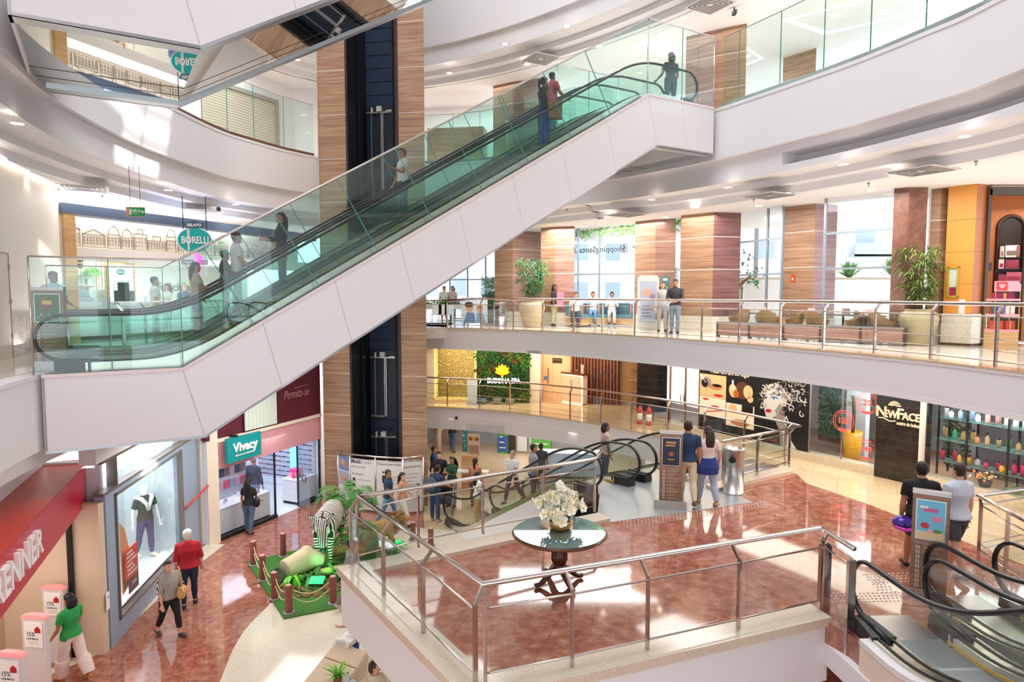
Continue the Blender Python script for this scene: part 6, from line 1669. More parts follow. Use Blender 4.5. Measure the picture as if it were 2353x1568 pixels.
NEON=EM('neon_red','#ff4a40',.9)
for px,py,txt,lab in((1938,968,'120','round red neon price 120 low on the salon window, left of the palm'),(1993,927,'20','round red neon price 20 at the upper right of the salon window'),(1990,1033,'149','red neon price 149 at the lower right of the salon window')):
 a,z=FA(N1,px,py);b=MB();b.text(N1,txt,a,z,.20,.01,.01,NEON,'CENTER',1,.003)
 if txt!='149':
  b.fring(N1,a,z,.27,.007,.01,NEON);b.fring(N1,a,z,.22,.005,.01,NEON,20)
 else:b.fline(N1,[(a-.2,z+.28),(a+.15,z+.2)],.01,.01,NEON);b.fline(N1,[(a-.2,z+.2),(a+.2,z+.13)],.006,.01,NEON)
 b.fbox(N1,a-.12,a+.1,z-.26,z-.20,.005,.012,NEON);single('neon_price',b,None,lab,'neon sign')
# dark tiled sign pillar
t=thing('sign_pillar','dark tiled shop pillar with cream letters NEWFACE','shop pillar',N2.p(N2.len/2,0))
b=MB();b.fbox(N2,0,N2.len,0,2.4,-.4,.04,BT)
for z in[.2*k for k in range(1,12)]:b.fbox(N2,0,N2.len,z,z+.007,.04,.042,M('grout_dark','#443c36',.6))
for k,x in enumerate((.3,.8,.5,.2,.7)):b.fbox(N2,N2.len*x,N2.len*x+.006,.2*(k*2),.2*(k*2+1),.04,.042,M('grout_dark','#443c36',.6))
b.build('tiles',None,t)
za_=FA(N2,2068,955)[1];CL=M('letter_cream','#ead6b4',.4);NL=N2.len
b=MB();b.text(N2,'N',NL*.13,za_+.03,.36,.06,.03,CL,'CENTER',1,.006);b.text(N2,'EW',NL*.34,za_+.0,.25,.06,.03,CL,'CENTER',.85,.006);b.text(N2,'F',NL*.55,za_+.03,.36,.06,.03,CL,'CENTER',1,.006);b.text(N2,'ACE',NL*.79,za_+.0,.25,.06,.03,CL,'CENTER',.85,.006)
b.fline(N2,[(NL*.05,za_-.12),(NL*.18,za_-.11),(NL*.32,za_-.17),(NL*.45,za_-.14)],.016,.05,CL);b.text(N2,'centro de beleza',NL*.73,za_-.18,.12,.06,.02,CL,'CENTER',1,.002,0,False,NL*.5)
for k in range(7):
 q=PI*(.08+.84*k/6);b.fpoly(N2,[(NL*.42+.03*math.cos(q),za_+.2+.02*math.sin(q)),(NL*.42+.15*math.cos(q-.14),za_+.2+.13*math.sin(q-.14)),(NL*.42+.15*math.cos(q+.14),za_+.2+.13*math.sin(q+.14))],.04,.07,CL)
b.build('lettering',CL,t)
b=MB();b.fbox(N2,NL-.02,NL+.03,0,2.4,-.1,.08);struct('trim_16',b,M('trim_cream','#e5d9c9',.4),'pale upright strip at the edge of the dark tiled pillar','trim')
# product window
b=MB();b.fbox(N3,.05,N3.len,.3,2.4,-.03,-.02);struct('window_12',b,SHOP_GLASS,'product window of the salon','window')
b=MB();b.fbox(N3,.03,N3.len,0,.3,-.3,.05);struct('trim_17',b,M_stone('curb_stone',[(.3,'#b9ab92'),(.6,'#d5c8b0')],12,.25),'stone kerb below the product window','kerb')
b=MB();b.fbox(N3,0,N3.len,0,2.4,-2.3,-2.2);struct('wall_salon',b,M('salon_dark','#4d4a4c',.5),'dark interior wall behind the product shelves','wall')
psh=thing('product_shelf','black framed glass shelving full of shampoo bottles','shelving',N3.p(N3.len*.5,.3,-.6))
sx0=ax(N3,2165,1030,-.6);L3_=N3.len
b=MB()
for x in(sx0,sx0+.62,sx0+1.45,sx0+2.3,sx0+3.1):
 for cc in(-.82,-.4):b.fbox(N3,x,x+.035,.3,2.4,cc-.02,cc+.02)
b.build('frame',BLACK,psh)
zs_=[FA(N3,2290,y,-.6)[1] for y in(1100,1055,1008)]
zs_=[.62+.0,1.12,1.62]
b=MB()
for z in zs_+[2.1]:b.fbox(N3,sx0-.1,sx0+3.3,z-.012,z,-.84,-.38)
b.build('glass_shelf',M('shelf_glass','#5d7f78',.1),psh)
cols={'lower':['#d33a6a','#f0c020','#d33a6a','#d9d6d2','#f0c020','#d33a6a'],'middle':['#c9a86a','#4aa56c','#cfae72','#d98a5a','#c9a86a','#1fb58a'],'upper':['#dfe3ea','#d8cfc2','#e6a89c','#e9ebee','#9db4d8','#e6e3dc']}
names={'#d33a6a':'magenta','#f0c020':'yellow','#d9d6d2':'pale','#c9a86a':'tan','#4aa56c':'green','#cfae72':'sand','#d98a5a':'orange','#1fb58a':'turquoise','#dfe3ea':'silver','#d8cfc2':'beige','#e6a89c':'pink','#e9ebee':'white','#9db4d8':'blue','#e6e3dc':'ivory'}
random.seed(5)
for z,row in zip(zs_,('lower','middle','upper')):
 for k in range(17):
  a=sx0+.04+k*.185+random.uniform(-.03,.03);col=cols[row][(k*5+k//3)%6];h_=random.uniform(.17,.30);c=random.uniform(-.7,-.5);t=thing('shampoo_bottle','%s bottle on the %s shelf of the product window'%(names[col],row),'bottle',N3.p(a,z,c),'bottles on the product shelves')
  b=bottle_mb(h_*.82,random.uniform(.042,.055),N3,a,z,c,1 if k%3 else 2);b.build('bottle_body',M('btl_'+col[1:],col,.3),t)
  b=MB();b.lathe([(.02,0),(.024,.05),(.012,.06)],N3.p(a,z+h_*.82,c),8);b.build('cap',M('cap_'+('r' if row=='middle' else 'k'),'#c8453a' if row=='middle' and k%2 else '#2b2b30',.4),t)
iv=thing('ivy_panel','hanging ivy behind the product shelves','ivy',N3.p(sx0+.2,.5,-1.2))
b=MB();rnd=random.Random(14)
for k in range(500):
 a=sx0-.2+rnd.uniform(0,.6);z=rnd.uniform(.35,2.4);o=rnd.uniform(0,.15);L=rnd.uniform(.03,.055);th=rnd.uniform(0,6.28)
 b.add([N3.p(a+L*math.cos(th+q),z+L*math.sin(th+q),-1.1+o+(.02 if i%2 else 0)) for i,q in enumerate((0,1.3,3.14,5.0))],[(0,1,2,3)])
o=b.build('leaves',M('ivy_olive','#5b7048',.5,var=.5),iv);o['kind']='stuff'
fp=N3.p(ax(N3,2265,1085,-.25),.31,-.25)
t=thing('flower_bowl','small bowl of orange and cream flowers below the product shelves','flowers',fp)
b=MB();b.lathe([(.10,0),(.14,.12),(.12,.12)],fp,12);b.build('bowl',DARK,t)
b=MB();rnd=random.Random(3)
for k in range(46):
 p=fp+V((rnd.gauss(0,.13),rnd.gauss(0,.08),.17+abs(rnd.gauss(0,.06))));b.ball(p,rnd.uniform(.02,.034),4,[M('petal_orange','#e08a4a',.5),M('petal_cream','#eadfb8',.5),PLANT,M('petal_salmon','#e0a184',.5)][k%4])
b.build('flowers',None,t)
b=MB();rnd=random.Random(6);fp=N3.p(ax(N3,2340,1105,-.25),.31,-.25)
for k in range(40):b.ball(fp+V((rnd.gauss(0,.1),rnd.gauss(0,.06),.05+abs(rnd.gauss(0,.03)))),.03,4)
single('small_plant',b,M('plant_emerald','#2fa05a',.5,var=.3),'small bright green plant at the right of the product window','plant')
area(N3.p(1.6,2.25,-1.2),3,1.2,95,(.9,.95,1));area(N1.p(wx2+1.6,2.3,-1.3),2.2,1.5,120,(.95,.97,1));area(N1.p(1.0,2.3,-1.8),2.5,1.5,60,(1,.95,.9))

# ---------------- chocolate shop on the upper walkway, right
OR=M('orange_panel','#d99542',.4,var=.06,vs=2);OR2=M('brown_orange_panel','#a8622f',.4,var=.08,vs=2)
HA,HB,HC=V((*pl2(2166,17.0),0)),V((*pl2(2231,16.5),0)),V((*pl2(2264,16.75),0))
t=thing('pillar','orange clad shop pillar with a marble plinth and a small gold showcase','pillar',V((HB.x,HB.y,L2)),None,'structure')
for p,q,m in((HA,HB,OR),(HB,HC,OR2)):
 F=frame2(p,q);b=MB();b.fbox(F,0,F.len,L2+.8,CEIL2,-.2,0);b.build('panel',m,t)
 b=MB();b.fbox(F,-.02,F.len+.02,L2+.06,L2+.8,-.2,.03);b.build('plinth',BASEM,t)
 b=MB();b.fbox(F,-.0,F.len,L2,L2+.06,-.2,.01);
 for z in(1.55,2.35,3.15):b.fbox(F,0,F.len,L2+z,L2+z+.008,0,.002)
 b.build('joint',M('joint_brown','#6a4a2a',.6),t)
FH=frame2(HA,HB)
x0,x1=ax(FH,2176,648),ax(FH,2205,648);za,zb2=FA(FH,2190,684)[1],FA(FH,2190,613)[1]
F0=Frame(FH.p(0,0),FH.x)
t=thing('wall_showcase','small gold framed showcase set in the orange pillar','showcase',F0.p((x0+x1)/2,za))
YL=M('gold_frame','#d8b23a',.35,.4)
b=MB()
for q in((x0,x0+.05,za,zb2),(x1-.05,x1,za,zb2),(x0,x1,za,za+.05),(x0,x1,zb2-.05,zb2)):b.fbox(F0,q[0],q[1],q[2],q[3],-.02,.04)
b.build('frame',YL,t)
b=MB();b.fbox(F0,x0+.05,x1-.05,za+.05,zb2-.05,.0,.006);b.build('back',M('showcase_back','#cfd8c8',.3),t)
b=MB();b.fbox(F0,x0+.07,x1-.07,za+.05,za+.26,.006,.03,M('gift_purple','#8a2c50',.4));b.fbox(F0,x0+.12,x1-.2,za+.06,za+.2,.03,.04,M('gift_crimson','#c02a3a',.4));b.build('gift_boxes',None,t)
b=MB();q=ax(FH,2210,705);z=FA(FH,2210,705)[1];b.fbox(F0,q-.07,q+.07,z-.18,z+.18,0,.008);single('notice',b,M('paper_white','#e4dcd8',.5),'white paper notice on the orange pillar below the showcase','notice')
FC=frame2(V((11.9,18.6,L2)),V((15.6,17.3,L2)))
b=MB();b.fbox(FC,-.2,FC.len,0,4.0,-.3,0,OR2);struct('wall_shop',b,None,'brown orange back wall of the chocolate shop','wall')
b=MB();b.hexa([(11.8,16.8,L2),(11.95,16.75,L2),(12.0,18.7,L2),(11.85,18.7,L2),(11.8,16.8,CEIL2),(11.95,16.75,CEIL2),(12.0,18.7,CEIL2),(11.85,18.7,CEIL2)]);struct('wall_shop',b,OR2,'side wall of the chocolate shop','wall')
b=MB();b.box(11.84,15,16.6,16.75,L2+3.75,L2+3.95);b.box(11.82,11.9,16.6,16.75,L2,L2+3.9);struct('door_4',b,M('shutter_track','#5b524b',.4,.5),'dark shutter track of the chocolate shop','door')
area((13.2,17.2,L2+3.6),2.0,1.0,45,(1,.85,.65))
cx0,cx1=ax(FC,2286,650),ax(FC,2347,650);zt=FA(FC,2318,497)[1];cr=(cx1-cx0)/2
t=thing('arched_niche','dark arched shelf niche with books and boxes in the chocolate shop','shelf',FC.p((cx0+cx1)/2,0,.0))
arcp=[(cx0,0),(cx1,0)]+[((cx0+cx1)/2+cr*math.cos(q),zt-cr*1.1+cr*1.1*math.sin(q)) for q in[PI*k/14 for k in range(15)]]
b=MB();b.fpoly(FC,arcp,.002,.012);b.build('recess',M('niche_dark','#211512',.5),t)
b=MB();b.tube([FC.p(a,z,.03) for a,z in[(cx0,0)]+list(reversed(arcp[2:]))+[(cx1,0)]],.05,6);b.build('arch_trim',M('arch_brown','#2e1a14',.35),t)
b=MB();szs=[FA(FC,2318,y)[1] for y in(592,618,648)]
for z in szs:b.fbox(FC,cx0,cx1,z-.02,z,.0,.18)
b.build('shelf_board',M('niche_shelf','#3a231b',.4),t)
items=[(.08,0,.09,.30,'#c9b9ae','pale book standing at the left of the top niche shelf'),(.28,0,.3,.32,'#e7e1da','white framed picture on the top niche shelf'),(.68,0,.08,.3,'#b34a3e','red book on the top niche shelf'),(.05,1,.12,.26,'#d9c9c4','leaning pale box on the middle niche shelf'),(.3,1,.3,.24,'#96354e','crimson box on the middle niche shelf'),(.05,2,.18,.2,'#7c2c3e','dark red box on the lower niche shelf'),(.36,2,.34,.26,'#b5566a','pink framed box on the lower niche shelf')]
for u,s,w_,h_,col,lab in items:
 a=cx0+(cx1-cx0)*u;z=szs[s]+.0;b=MB();b.fbox(FC,a,a+w_,z,z+h_,.05,.13,M('item_'+col[1:],col,.45));b.fbox(FC,a+.02,a+w_-.02,z+h_*.15,z+h_*.55,.13,.134,M('item_band_'+col[1:],'#8b2434' if s else '#7a6a60',.45));single('gift_item',b,None,lab,'book' if 'book' in lab else 'box')
b=MB();b.fbox(FC,-.2,cx0-.1,1.95,2.15,0,.03);b.fbox(FC,cx1+.1,FC.len,1.95,2.15,0,.03);single('wall_band',b,M('band_violet','#4c3346',.4),'dark violet band across the chocolate shop wall','wall trim')
bs=PZ(2308,804,L2);FD=Frame((bs.x-.28,bs.y,L2),(1,-.08,0))
t=thing('display_stand','pink gift display stand with a heart panel at the chocolate shop door','display stand',bs)
b=MB();b.fbox(FD,0,.56,0,.42,-.35,0);b.build('base',WOODL,t)
PK=M('stand_pink','#f19aa6',.45)
b=MB()
for z in(.42,.78,1.14):b.fbox(FD,0,.56,z,z+.05,-.35,.01)
b.build('shelf_board',PK,t)
b=MB()
for x in(0,.54):b.fbox(FD,x,x+.02,.4,1.36,-.35,-.33);b.fbox(FD,x,x+.02,.4,1.36,-.02,.0)
b.build('frame',GOLD,t)
b=MB();b.fpoly(FD,[(0,1.36),(.56,1.36),(.56,1.52),(.50,1.6),(0,1.6)],-.05,0,PK);b.fbox(FD,.02,.26,1.38,1.58,0,.004,M('heart_red','#d8403f',.45))
b.fpoly(FD,[(.14+.075*(16*math.sin(q)**3)/16,1.485+.07*(13*math.cos(q)-5*math.cos(2*q)-2*math.cos(3*q)-math.cos(4*q))/16) for q in[2*PI*k/24 for k in range(24)]],.004,.008,PK);b.build('heart_panel',None,t)
for k,(x,z,w_,h_,col,lab) in enumerate(((.06,.47,.2,.2,'#d0463e','red ribboned gift box on the lowest pink shelf, left'),(.32,.47,.2,.2,'#c23d36','red ribboned gift box on the lowest pink shelf, right'),(.08,.83,.14,.26,'#3f4f86','blue gift bag on the middle pink shelf'),(.30,.83,.2,.24,'#d9d9e4','pale gift bag on the middle pink shelf'),(.06,1.19,.42,.14,'#8d2f56','wide plum sweet box on the top pink shelf'))):
 b=MB();b.fbox(FD,x,x+w_,z,z+h_,-.25,-.08,M('gift_'+col[1:],col,.4));b.fbox(FD,x+w_*.4,x+w_*.55,z,z+h_,-.08,-.074,M('ribbon_gold','#d8b36a',.3,.5));single('gift_box',b,None,lab,'gift box')
b=MB();q=FA(FC,2346,535);b.fbox(FC,q[0]-.05,q[0]+.4,q[1]-.2,q[1]+.2,.5,.54);single('hanging_sign',b,M('sign_crimson','#c0303a',.45),'plain red hanging panel at the right edge of the chocolate shop','sign')

# ---------------- far ground floor shops under the mezzanine
FG=frame2(V((-4.6,30.5,0)),V((5.5,28.5,0)))
b=MB();b.fbox(FG,0,FG.len,0,2.2,-1.2,-1.0);struct('wall_back',b,M('far_shop','#b9c3cf',.5),'back wall of the far ground floor shops','wall')
b=MB();a0,a1=ax(FG,1003,1010),ax(FG,1060,1010);b.fbox(FG,a0,a1,0,2.2,-.9,-.2);struct('wall_stone',b,M_stone('speckled_grey',[(.3,'#8d8178'),(.6,'#b3a79c')],10,.3),'grey stone clad counter block under the mezzanine','wall')
for px0,px1,col,tl,lab in((1143,1168,'#4f9a4a','#3a5fa8','green and blue information banner under the mezzanine'),(1222,1268,'#3b3f96','#5fb04c','violet and green shop banner behind the short escalator'),(1063,1075,'#2f7f86','#2f7f86','teal glass shop edge under the mezzanine')):
 a0,a1=ax(FG,px0,1030,.8),ax(FG,px1,1030,.8);b=MB();b.fbox(FG,a0,a1,0,1.9,.78,.82,M('bn_'+col[1:],col,.5));b.fbox(FG,a0+.02,a1-.02,.1,.8,.82,.83,M('bn_'+tl[1:]+'b',tl,.5))
 for k in range(6):b.fbox(FG,a0+.1,a1-.12-.06*(k%3),.25+.24*k,.3+.24*k,.83,.84,w1)
 single('banner',b,None,lab,'banner')
gx=PZ(1098,1085,0)
b=MB();FP=Frame((PZ(1072,1102,0)),(1,-.25,0));b.fbox(FP,0,1.5,0,2.15,-.01,.01);single('glass_partition',b,SHOP_GLASS,'glass partition with a food poster beside the kiosk','partition')
a,z=FA(FP,1089,1022);b=MB();b.fbox(FP,a-.24,a+.24,z-.42,z+.42,.012,.02,M('poster_beige','#d9c3ae',.5));ell_m=[M('pf_red','#b0463a',.5),M('pf_yel','#d8a13c',.5),M('pf_br','#8a5a44',.5)]
for k in range(3):b.fdisc(FP,a-.13+.13*k,z+.22,.07,.08,.02,.024,ell_m[k])
b.fbox(FP,a-.2,a+.2,z-.34,z-.02,.02,.024,M('pf_tan','#b58f78',.5));single('wall_poster',b,None,'food poster with round pictures on the glass partition','poster')
kp=PZ(1090,1130,0);FK=Frame((kp.x-.5,kp.y,0),(1,-.1,0))
t=thing('kiosk','small wooden kiosk with a white ledge under the mezzanine','kiosk',kp)
b=MB();b.fbox(FK,0,.62,0,1.25,-.3,-.25);b.fbox(FK,0,.05,0,1.25,-.5,-.3);b.build('panel',WOODL,t)
b=MB();b.fbox(FK,-.3,1.0,.70,.75,-.25,.1);b.build('ledge',w1,t)
b=MB();a0=ax(FG,1185,1040,.9);
for k in range(2):b.fbox(FG,a0+k*.55,a0+.45+k*.55,.1,1.8,.6,.62)
single('wall_shelf',b,M('shelf_pale','#e4e8ec',.4),'pale shelf panels behind the man in the white polo','shelf')
b=MB();a0=ax(FG,1122,1000,.2);b.fbox(FG,a0-1.0,a0+.6,1.2,2.2,-.5,-.4);single('shop_screen',b,M('screen_navy','#2d3b57',.4),'dark navy panel at the far shop ceiling','panel')
b=MB();a0=ax(FG,1172,990,.85);b.fbox(FG,a0-.12,a0+.22,.0,2.2,.7,.78,M('pillar_dark','#3c2d22',.5));b.text(FG,'F',a0+.02,1.9,.36,.79,.01,EM('letter_yellow','#f2c230',.8));single('shop_column',b,None,'dark shop column with a yellow letter F','sign')
b=MB();p=PZ(995,1040,0);b.lathe([(.14,0),(.14,1.5),(.2,1.55),(.2,1.75),(.1,1.9)],(-3.0,26.6,0),14);single('steel_post',b,STEEL,'polished steel post beside the lift tower under the mezzanine','post')
# bluish shop with counters behind the escalators
t=counter('display_counter','pale blue display counter of the far shop seen through the escalator glass',Frame(PZ(1250,1120,0)+V((0,1.2,0)),(1,-.1,0)),0,2.2,-.7,0,.95,.08,M('counter_blue','#b9cbe6',.35))
area((0.5,27.5,2.15),6,3.5,120,(1,.92,.82));area((3.5,24.5,2.15),3,3,60,(.86,.92,1))
b=MB();b.box(-1.0,5.5,26.6,26.7,2.1,2.18);single('light_panel',b,EM('far_light','#f4f6ff',3),'strip of light over the far ground floor shops','ceiling light')
# ================================================================== loose objects
# ---------------- pedestal table with the orchids
tb=PZ(1285,1340,L1);TR=0.72
t=thing('pedestal_table','round dark wood pedestal table with a glass top on the terrace','table',tb)
MAH=M_wood('mahogany','#3a1a0f','#572a18','#6f3a22',8,.22)
b=MB();b.lathe([(.0,.745),(TR*.9,.745),(TR*.96,.755),(TR,.775),(TR,.80),(TR*.985,.81),(0.0,.81)],tb,64,None,False);b.build('tabletop',MAH,t)
b=MB();n=110
for k in range(n):a=2*PI*k/n;b.ball(tb+V((TR*1.0*math.cos(a),TR*1.0*math.sin(a),.788)),(.014,.014,.011),3)
b.build('beaded_edge',M('bead_gold','#8f5a2c',.35,.3),t)
b=MB();b.lathe([(0,.811),(TR*.97,.811),(TR*.975,.816),(TR*.97,.821),(0,.821)],tb,64,None,False);b.build('glass_top',M('tinted_top','#7f9694',.02,.55),t)
b=MB();b.lathe([(.0,.20),(.13,.20),(.15,.23),(.13,.26),(.10,.27),(.09,.30),(.115,.36),(.118,.44),(.09,.52),(.07,.60),(.085,.62),(.10,.66),(.085,.70),(.16,.745),(0,.745)],tb,24);b.build('column',MAH,t)
b=MB()
for k in range(16):a=2*PI*k/16;b.tube([tb+V((r*math.cos(a),r*math.sin(a),z)) for r,z in((.092,.31),(.118,.38),(.116,.46),(.088,.54),(.072,.60))],.010,5)
b.build('reeding',MAH,t)
for k in range(4):
 a=PI/4*.6+k*PI/2;d=V((math.cos(a),math.sin(a),0));b=MB()
 b.tube([tb+d*r+V((0,0,z)) for r,z in((.06,.23),(.16,.19),(.26,.10),(.34,.045),(.40,.04),(.43,.06))],[.06,.058,.045,.038,.04,.025],10,None,False,.9);b.build('foot',MAH,t)
ob=tb+V((.02,.10,.821))
t=thing('orchid_arrangement','gold bowl of white orchids on the glass topped table','flowers',ob)
b=MB();b.lathe([(.10,0),(.155,.02),(.17,.07),(.165,.12),(.155,.135),(.14,.125),(0,.12)],ob,28);b.build('bowl',M('bowl_gold','#c7934a',.35,.45),t)
rnd=random.Random(12);b=MB()
for k in range(26):
 a=rnd.uniform(0,6.28);L=rnd.uniform(.12,.24);d=V((math.cos(a),math.sin(a),0));s=V((-d.y,d.x,0));p=ob+d*.05+V((0,0,.12));w_=.025;up=rnd.uniform(.1,.8)
 pts=[p,p+d*L*.5+V((0,0,L*up*.7)),p+d*L+V((0,0,L*(up*.5-.1)))]
 b.add([pts[0]-s*w_*.5,pts[0]+s*w_*.5,pts[1]+s*w_,pts[2],pts[1]-s*w_],[(0,1,2,4),(4,2,3)])
b.build('leaves',PLANTD,t)
b=MB();stems=[]
for k in range(16):
 a=2*PI*k/16+rnd.uniform(-.2,.2);sp=rnd.uniform(.12,.38);hh=rnd.uniform(.42,.66) if sp<.24 else rnd.uniform(.24,.48);d=V((math.cos(a),math.sin(a),0))
 pts=[ob+V((0,0,.1)),ob+d*sp*.35+V((0,0,hh*.7)),ob+d*sp*.8+V((0,0,hh)),ob+d*sp*1.15+V((0,0,hh*.92))];stems.append(pts);b.tube(pts,.004,5)
b.build('stems',PLANT,t)
OW=M('orchid_white','#f6f1de',.5);OC=M('orchid_heart','#e8d27a',.5)
def blossom():
 b=MB()
 for k in range(5):
  a=2*PI*k/5;d=V((math.cos(a),0,math.sin(a)));s=V((-d.z,0,d.x));L=.048 if k%2 else.042;w_=.021
  vs=[V((0,0,0)),d*L*.45+s*w_+V((0,-.006,0)),d*L*.85+s*w_*.7+V((0,-.012,0)),d*L+V((0,-.008,0)),d*L*.85-s*w_*.7+V((0,-.012,0)),d*L*.45-s*w_+V((0,-.006,0)),d*L*.55+V((0,.004,0))]
  b.add(vs,[(0,1,6),(1,2,6),(2,3,6),(3,4,6),(4,5,6),(5,0,6)],OW)
 b.ball((0,-.010,0),(.010,.012,.010),4,OC)
 return b
bm_=blossom();first=None;cnt=0
for pts in stems:
 for q in range(6):
  u=.42+.58*q/5;i=1 if u<.66 else 2;f=(u-.33*i)/.34;c=pts[i].lerp(pts[i+1],min(1,max(0,f)))+V((rnd.gauss(0,.018),rnd.gauss(0,.018),rnd.gauss(.005,.018)))
  if first is None:o=bm_.build('blossom',None,None);first=o
  else:o=first.copy();C.objects.link(o)
  o.parent=t;o.location=c-ob;dv=(c-ob);o.rotation_euler=(rnd.uniform(-.7,.3),rnd.uniform(-.6,.6),math.atan2(dv.y,dv.x)+PI/2+rnd.uniform(-.7,.7));o.scale=(rnd.uniform(1.6,2.15),)*3
# ---------------- tall information signs
def totem(lab,p,yaw,w_,h_,poster,basecol=None,base=(.0,.0),group='tall brown direction signs'):
 F=Frame(V(p)-Matrix.Rotation(R(yaw),3,'Z')@V((w_/2,0,0)),Matrix.Rotation(R(yaw),3,'Z')@V((1,0,0)))
 t=thing('direction_sign',lab,'sign',p)
 BR=M_wood('totem_brown','#7d5c45','#94705a','#a37f67',9,.4)
 b=MB();b.fbox(F,0,w_,.16,h_-.06,-.08,0);b.build('panel',BR,t)
 b=MB();b.fbox(F,-.005,w_+.005,h_-.06,h_,-.085,.005);b.build('top_cap',STEELB,t)
 b=MB();b.fbox(F,-base[0],w_+base[0],0,.16+base[1],-.10-base[0],.02+base[0]);b.build('base',STEELB,t)
 b=MB();x0,x1,z0,z1=w_*.13,w_*.87,h_*.56,h_*.91
 b.fbox(F,x0-.015,x1+.015,z0-.015,z1+.015,0,.006,M('totem_silver','#cfd3d2',.3,.6));poster(b,F,x0,x1,z0,z1);b.build('poster',None,t)
 b=MB();LT=M('totem_text','#d9cbbb',.5);b.text(F,'Para sua segurança',w_*.5,h_*.52,.045*w_/.45,.003,.003,LT)
 n=9
 for k in range(n):
  z=h_*.49-k*h_*.044;b.fbox(F,w_*.14,w_*.14+h_*.03,z-h_*.03,z,0,.004,LT);b.fbox(F,w_*.14+h_*.01,w_*.14+h_*.02,z-h_*.024,z-h_*.006,.004,.006,BR)
  for q in range(2):b.fbox(F,w_*.34,w_*(.86-.12*((k+q)%3)),z-.008-q*h_*.014,z-.002-q*h_*.014,0,.003,LT)
 b.build('pictograms',LT,t)
 return t
def poster_green(b,F,x0,x1,z0,z1):
 W_=x1-x0;H=z1-z0;b.fbox(F,x0,x1,z0,z1,.006,.01,M('ps_green','#2f6a35',.5));b.fbox(F,x0+W_*.25,x1-W_*.25,z0+H*.52,z1-H*.15,.01,.013,M('ps_redbrown','#8a3a2a',.5));b.fbox(F,x0+W_*.3,x1-W_*.3,z0+H*.66,z1-H*.2,.013,.015,M('ps_yellow','#d9b13a',.5))
 for k in range(6):b.fdisc(F,x0+W_*(.12+.15*k),z0+H*(.22+.1*(k%2)),W_*.07,H*.06,.01,.014,M('ps_leaf%d'%(k%3),('#5f9a48','#b98a4a','#3c7f46')[k%3],.5),12)
 b.fbox(F,x0+.02,x0+W_*.5,z0+.02,z0+.04,.01,.013,w1)
def poster_dark(b,F,x0,x1,z0,z1):
 W_=x1-x0;H=z1-z0;b.fbox(F,x0,x1,z0,z1,.006,.01,M('ps_navy','#2b3444',.4));b.fbox(F,x0+W_*.2,x1-W_*.2,z1-H*.2,z1-H*.12,.01,.013,M('ps_tan','#c39a68',.5));b.fbox(F,x0+W_*.15,x1-W_*.25,z1-H*.30,z1-H*.24,.01,.013,M('ps_tan','#c39a68',.5));b.fdisc(F,(x0+x1)/2,z0+H*.42,W_*.18,H*.09,.01,.013,M('ps_rust','#b0633c',.5),5);b.fbox(F,x0+W_*.3,x1-W_*.3,z0+H*.2,z0+H*.24,.01,.013,M('ps_gold','#d09a3c',.5))
def poster_blue(b,F,x0,x1,z0,z1):
 W_=x1-x0;H=z1-z0;b.fbox(F,x0,x1,z0,z1,.006,.01,M('ps_sky','#7cc6e6',.5));b.fbox(F,x0,x1,z0,z0+H*.2,.01,.012,M('ps_sand','#ecd2a8',.5));b.fdisc(F,x0+W_*.3,z0+H*.36,W_*.16,H*.08,.012,.015,M('ps_red','#d2483c',.5),14);b.fdisc(F,x0+W_*.5,z0+H*.22,W_*.1,H*.06,.012,.015,M('ps_pink','#f0b0b0',.5),12);b.fdisc(F,x0+W_*.75,z0+H*.24,W_*.16,H*.05,.012,.015,M('ps_leafg','#6f9a4a',.5),12);b.fbox(F,x0+W_*.25,x1-W_*.25,z1-H*.28,z1-H*.18,.01,.013,M('ps_mag','#d86a9a',.5));b.fbox(F,x0+W_*.55,x1-W_*.1,z0+H*.48,z0+H*.62,.01,.013,M('ps_pk2','#e88fa8',.5));b.fbox(F,x0+W_*.1,x1-W_*.6,z1-H*.2,z1-H*.14,.012,.014,w1)
totem('tall brown sign with a green jungle poster at the foot of the central escalator',PZ(82,858,L2)+V((0,.35,0)),6,.52,1.42,poster_green)
totem('tall brown sign with a dark poster beside the walking couple on the mezzanine',PZ(1540,1168,L1),-14,.46,1.62,poster_dark,None,(.10,.03))
totem('tall oak sign with a light blue seaside poster beside the right escalator',PZ(2136,1385,L1)+V((0,.06,0)),-34,.46,1.62,poster_blue,None,(.0,.0))
# ---------------- bins
def bin_(lab,p,r,h_,green=True):
 t=thing('waste_bin',lab,'bin',p)
 b=MB();b.lathe([(r,0),(r,.03),(r*.99,.03),(r*.99,h_-.04),(r*1.03,h_-.03),(r*1.03,h_),(r*.92,h_+.005),(r*.85,h_-.06)],p,28);b.build('body',STEELB,t)
 b=MB();Fb=Frame(p+V((-r*.5,-r*.96,0)),(1,-.5,0));b.fdisc(Fb,.0,h_*.78,r*.34,h_*.06,-.03,.03,BLACK,14);b.build('opening',None,t)
 if green:b=MB();b.fpoly(Fb,[(-r*.34,h_*.70),(r*.34,h_*.74),(r*.34,h_*.70),(-r*.34,h_*.66)],.0,.035,M('bin_sticker','#79b59a',.5));b.build('sticker',None,t)
bin_('tall brushed steel waste bin at the end of the mezzanine railing',PZ(1685,1133,L1),.22,1.02)
bin_('steel waste bin far left on the upper walkway beside the family poster',PZ(1150,748,L2),.28,.95,False)
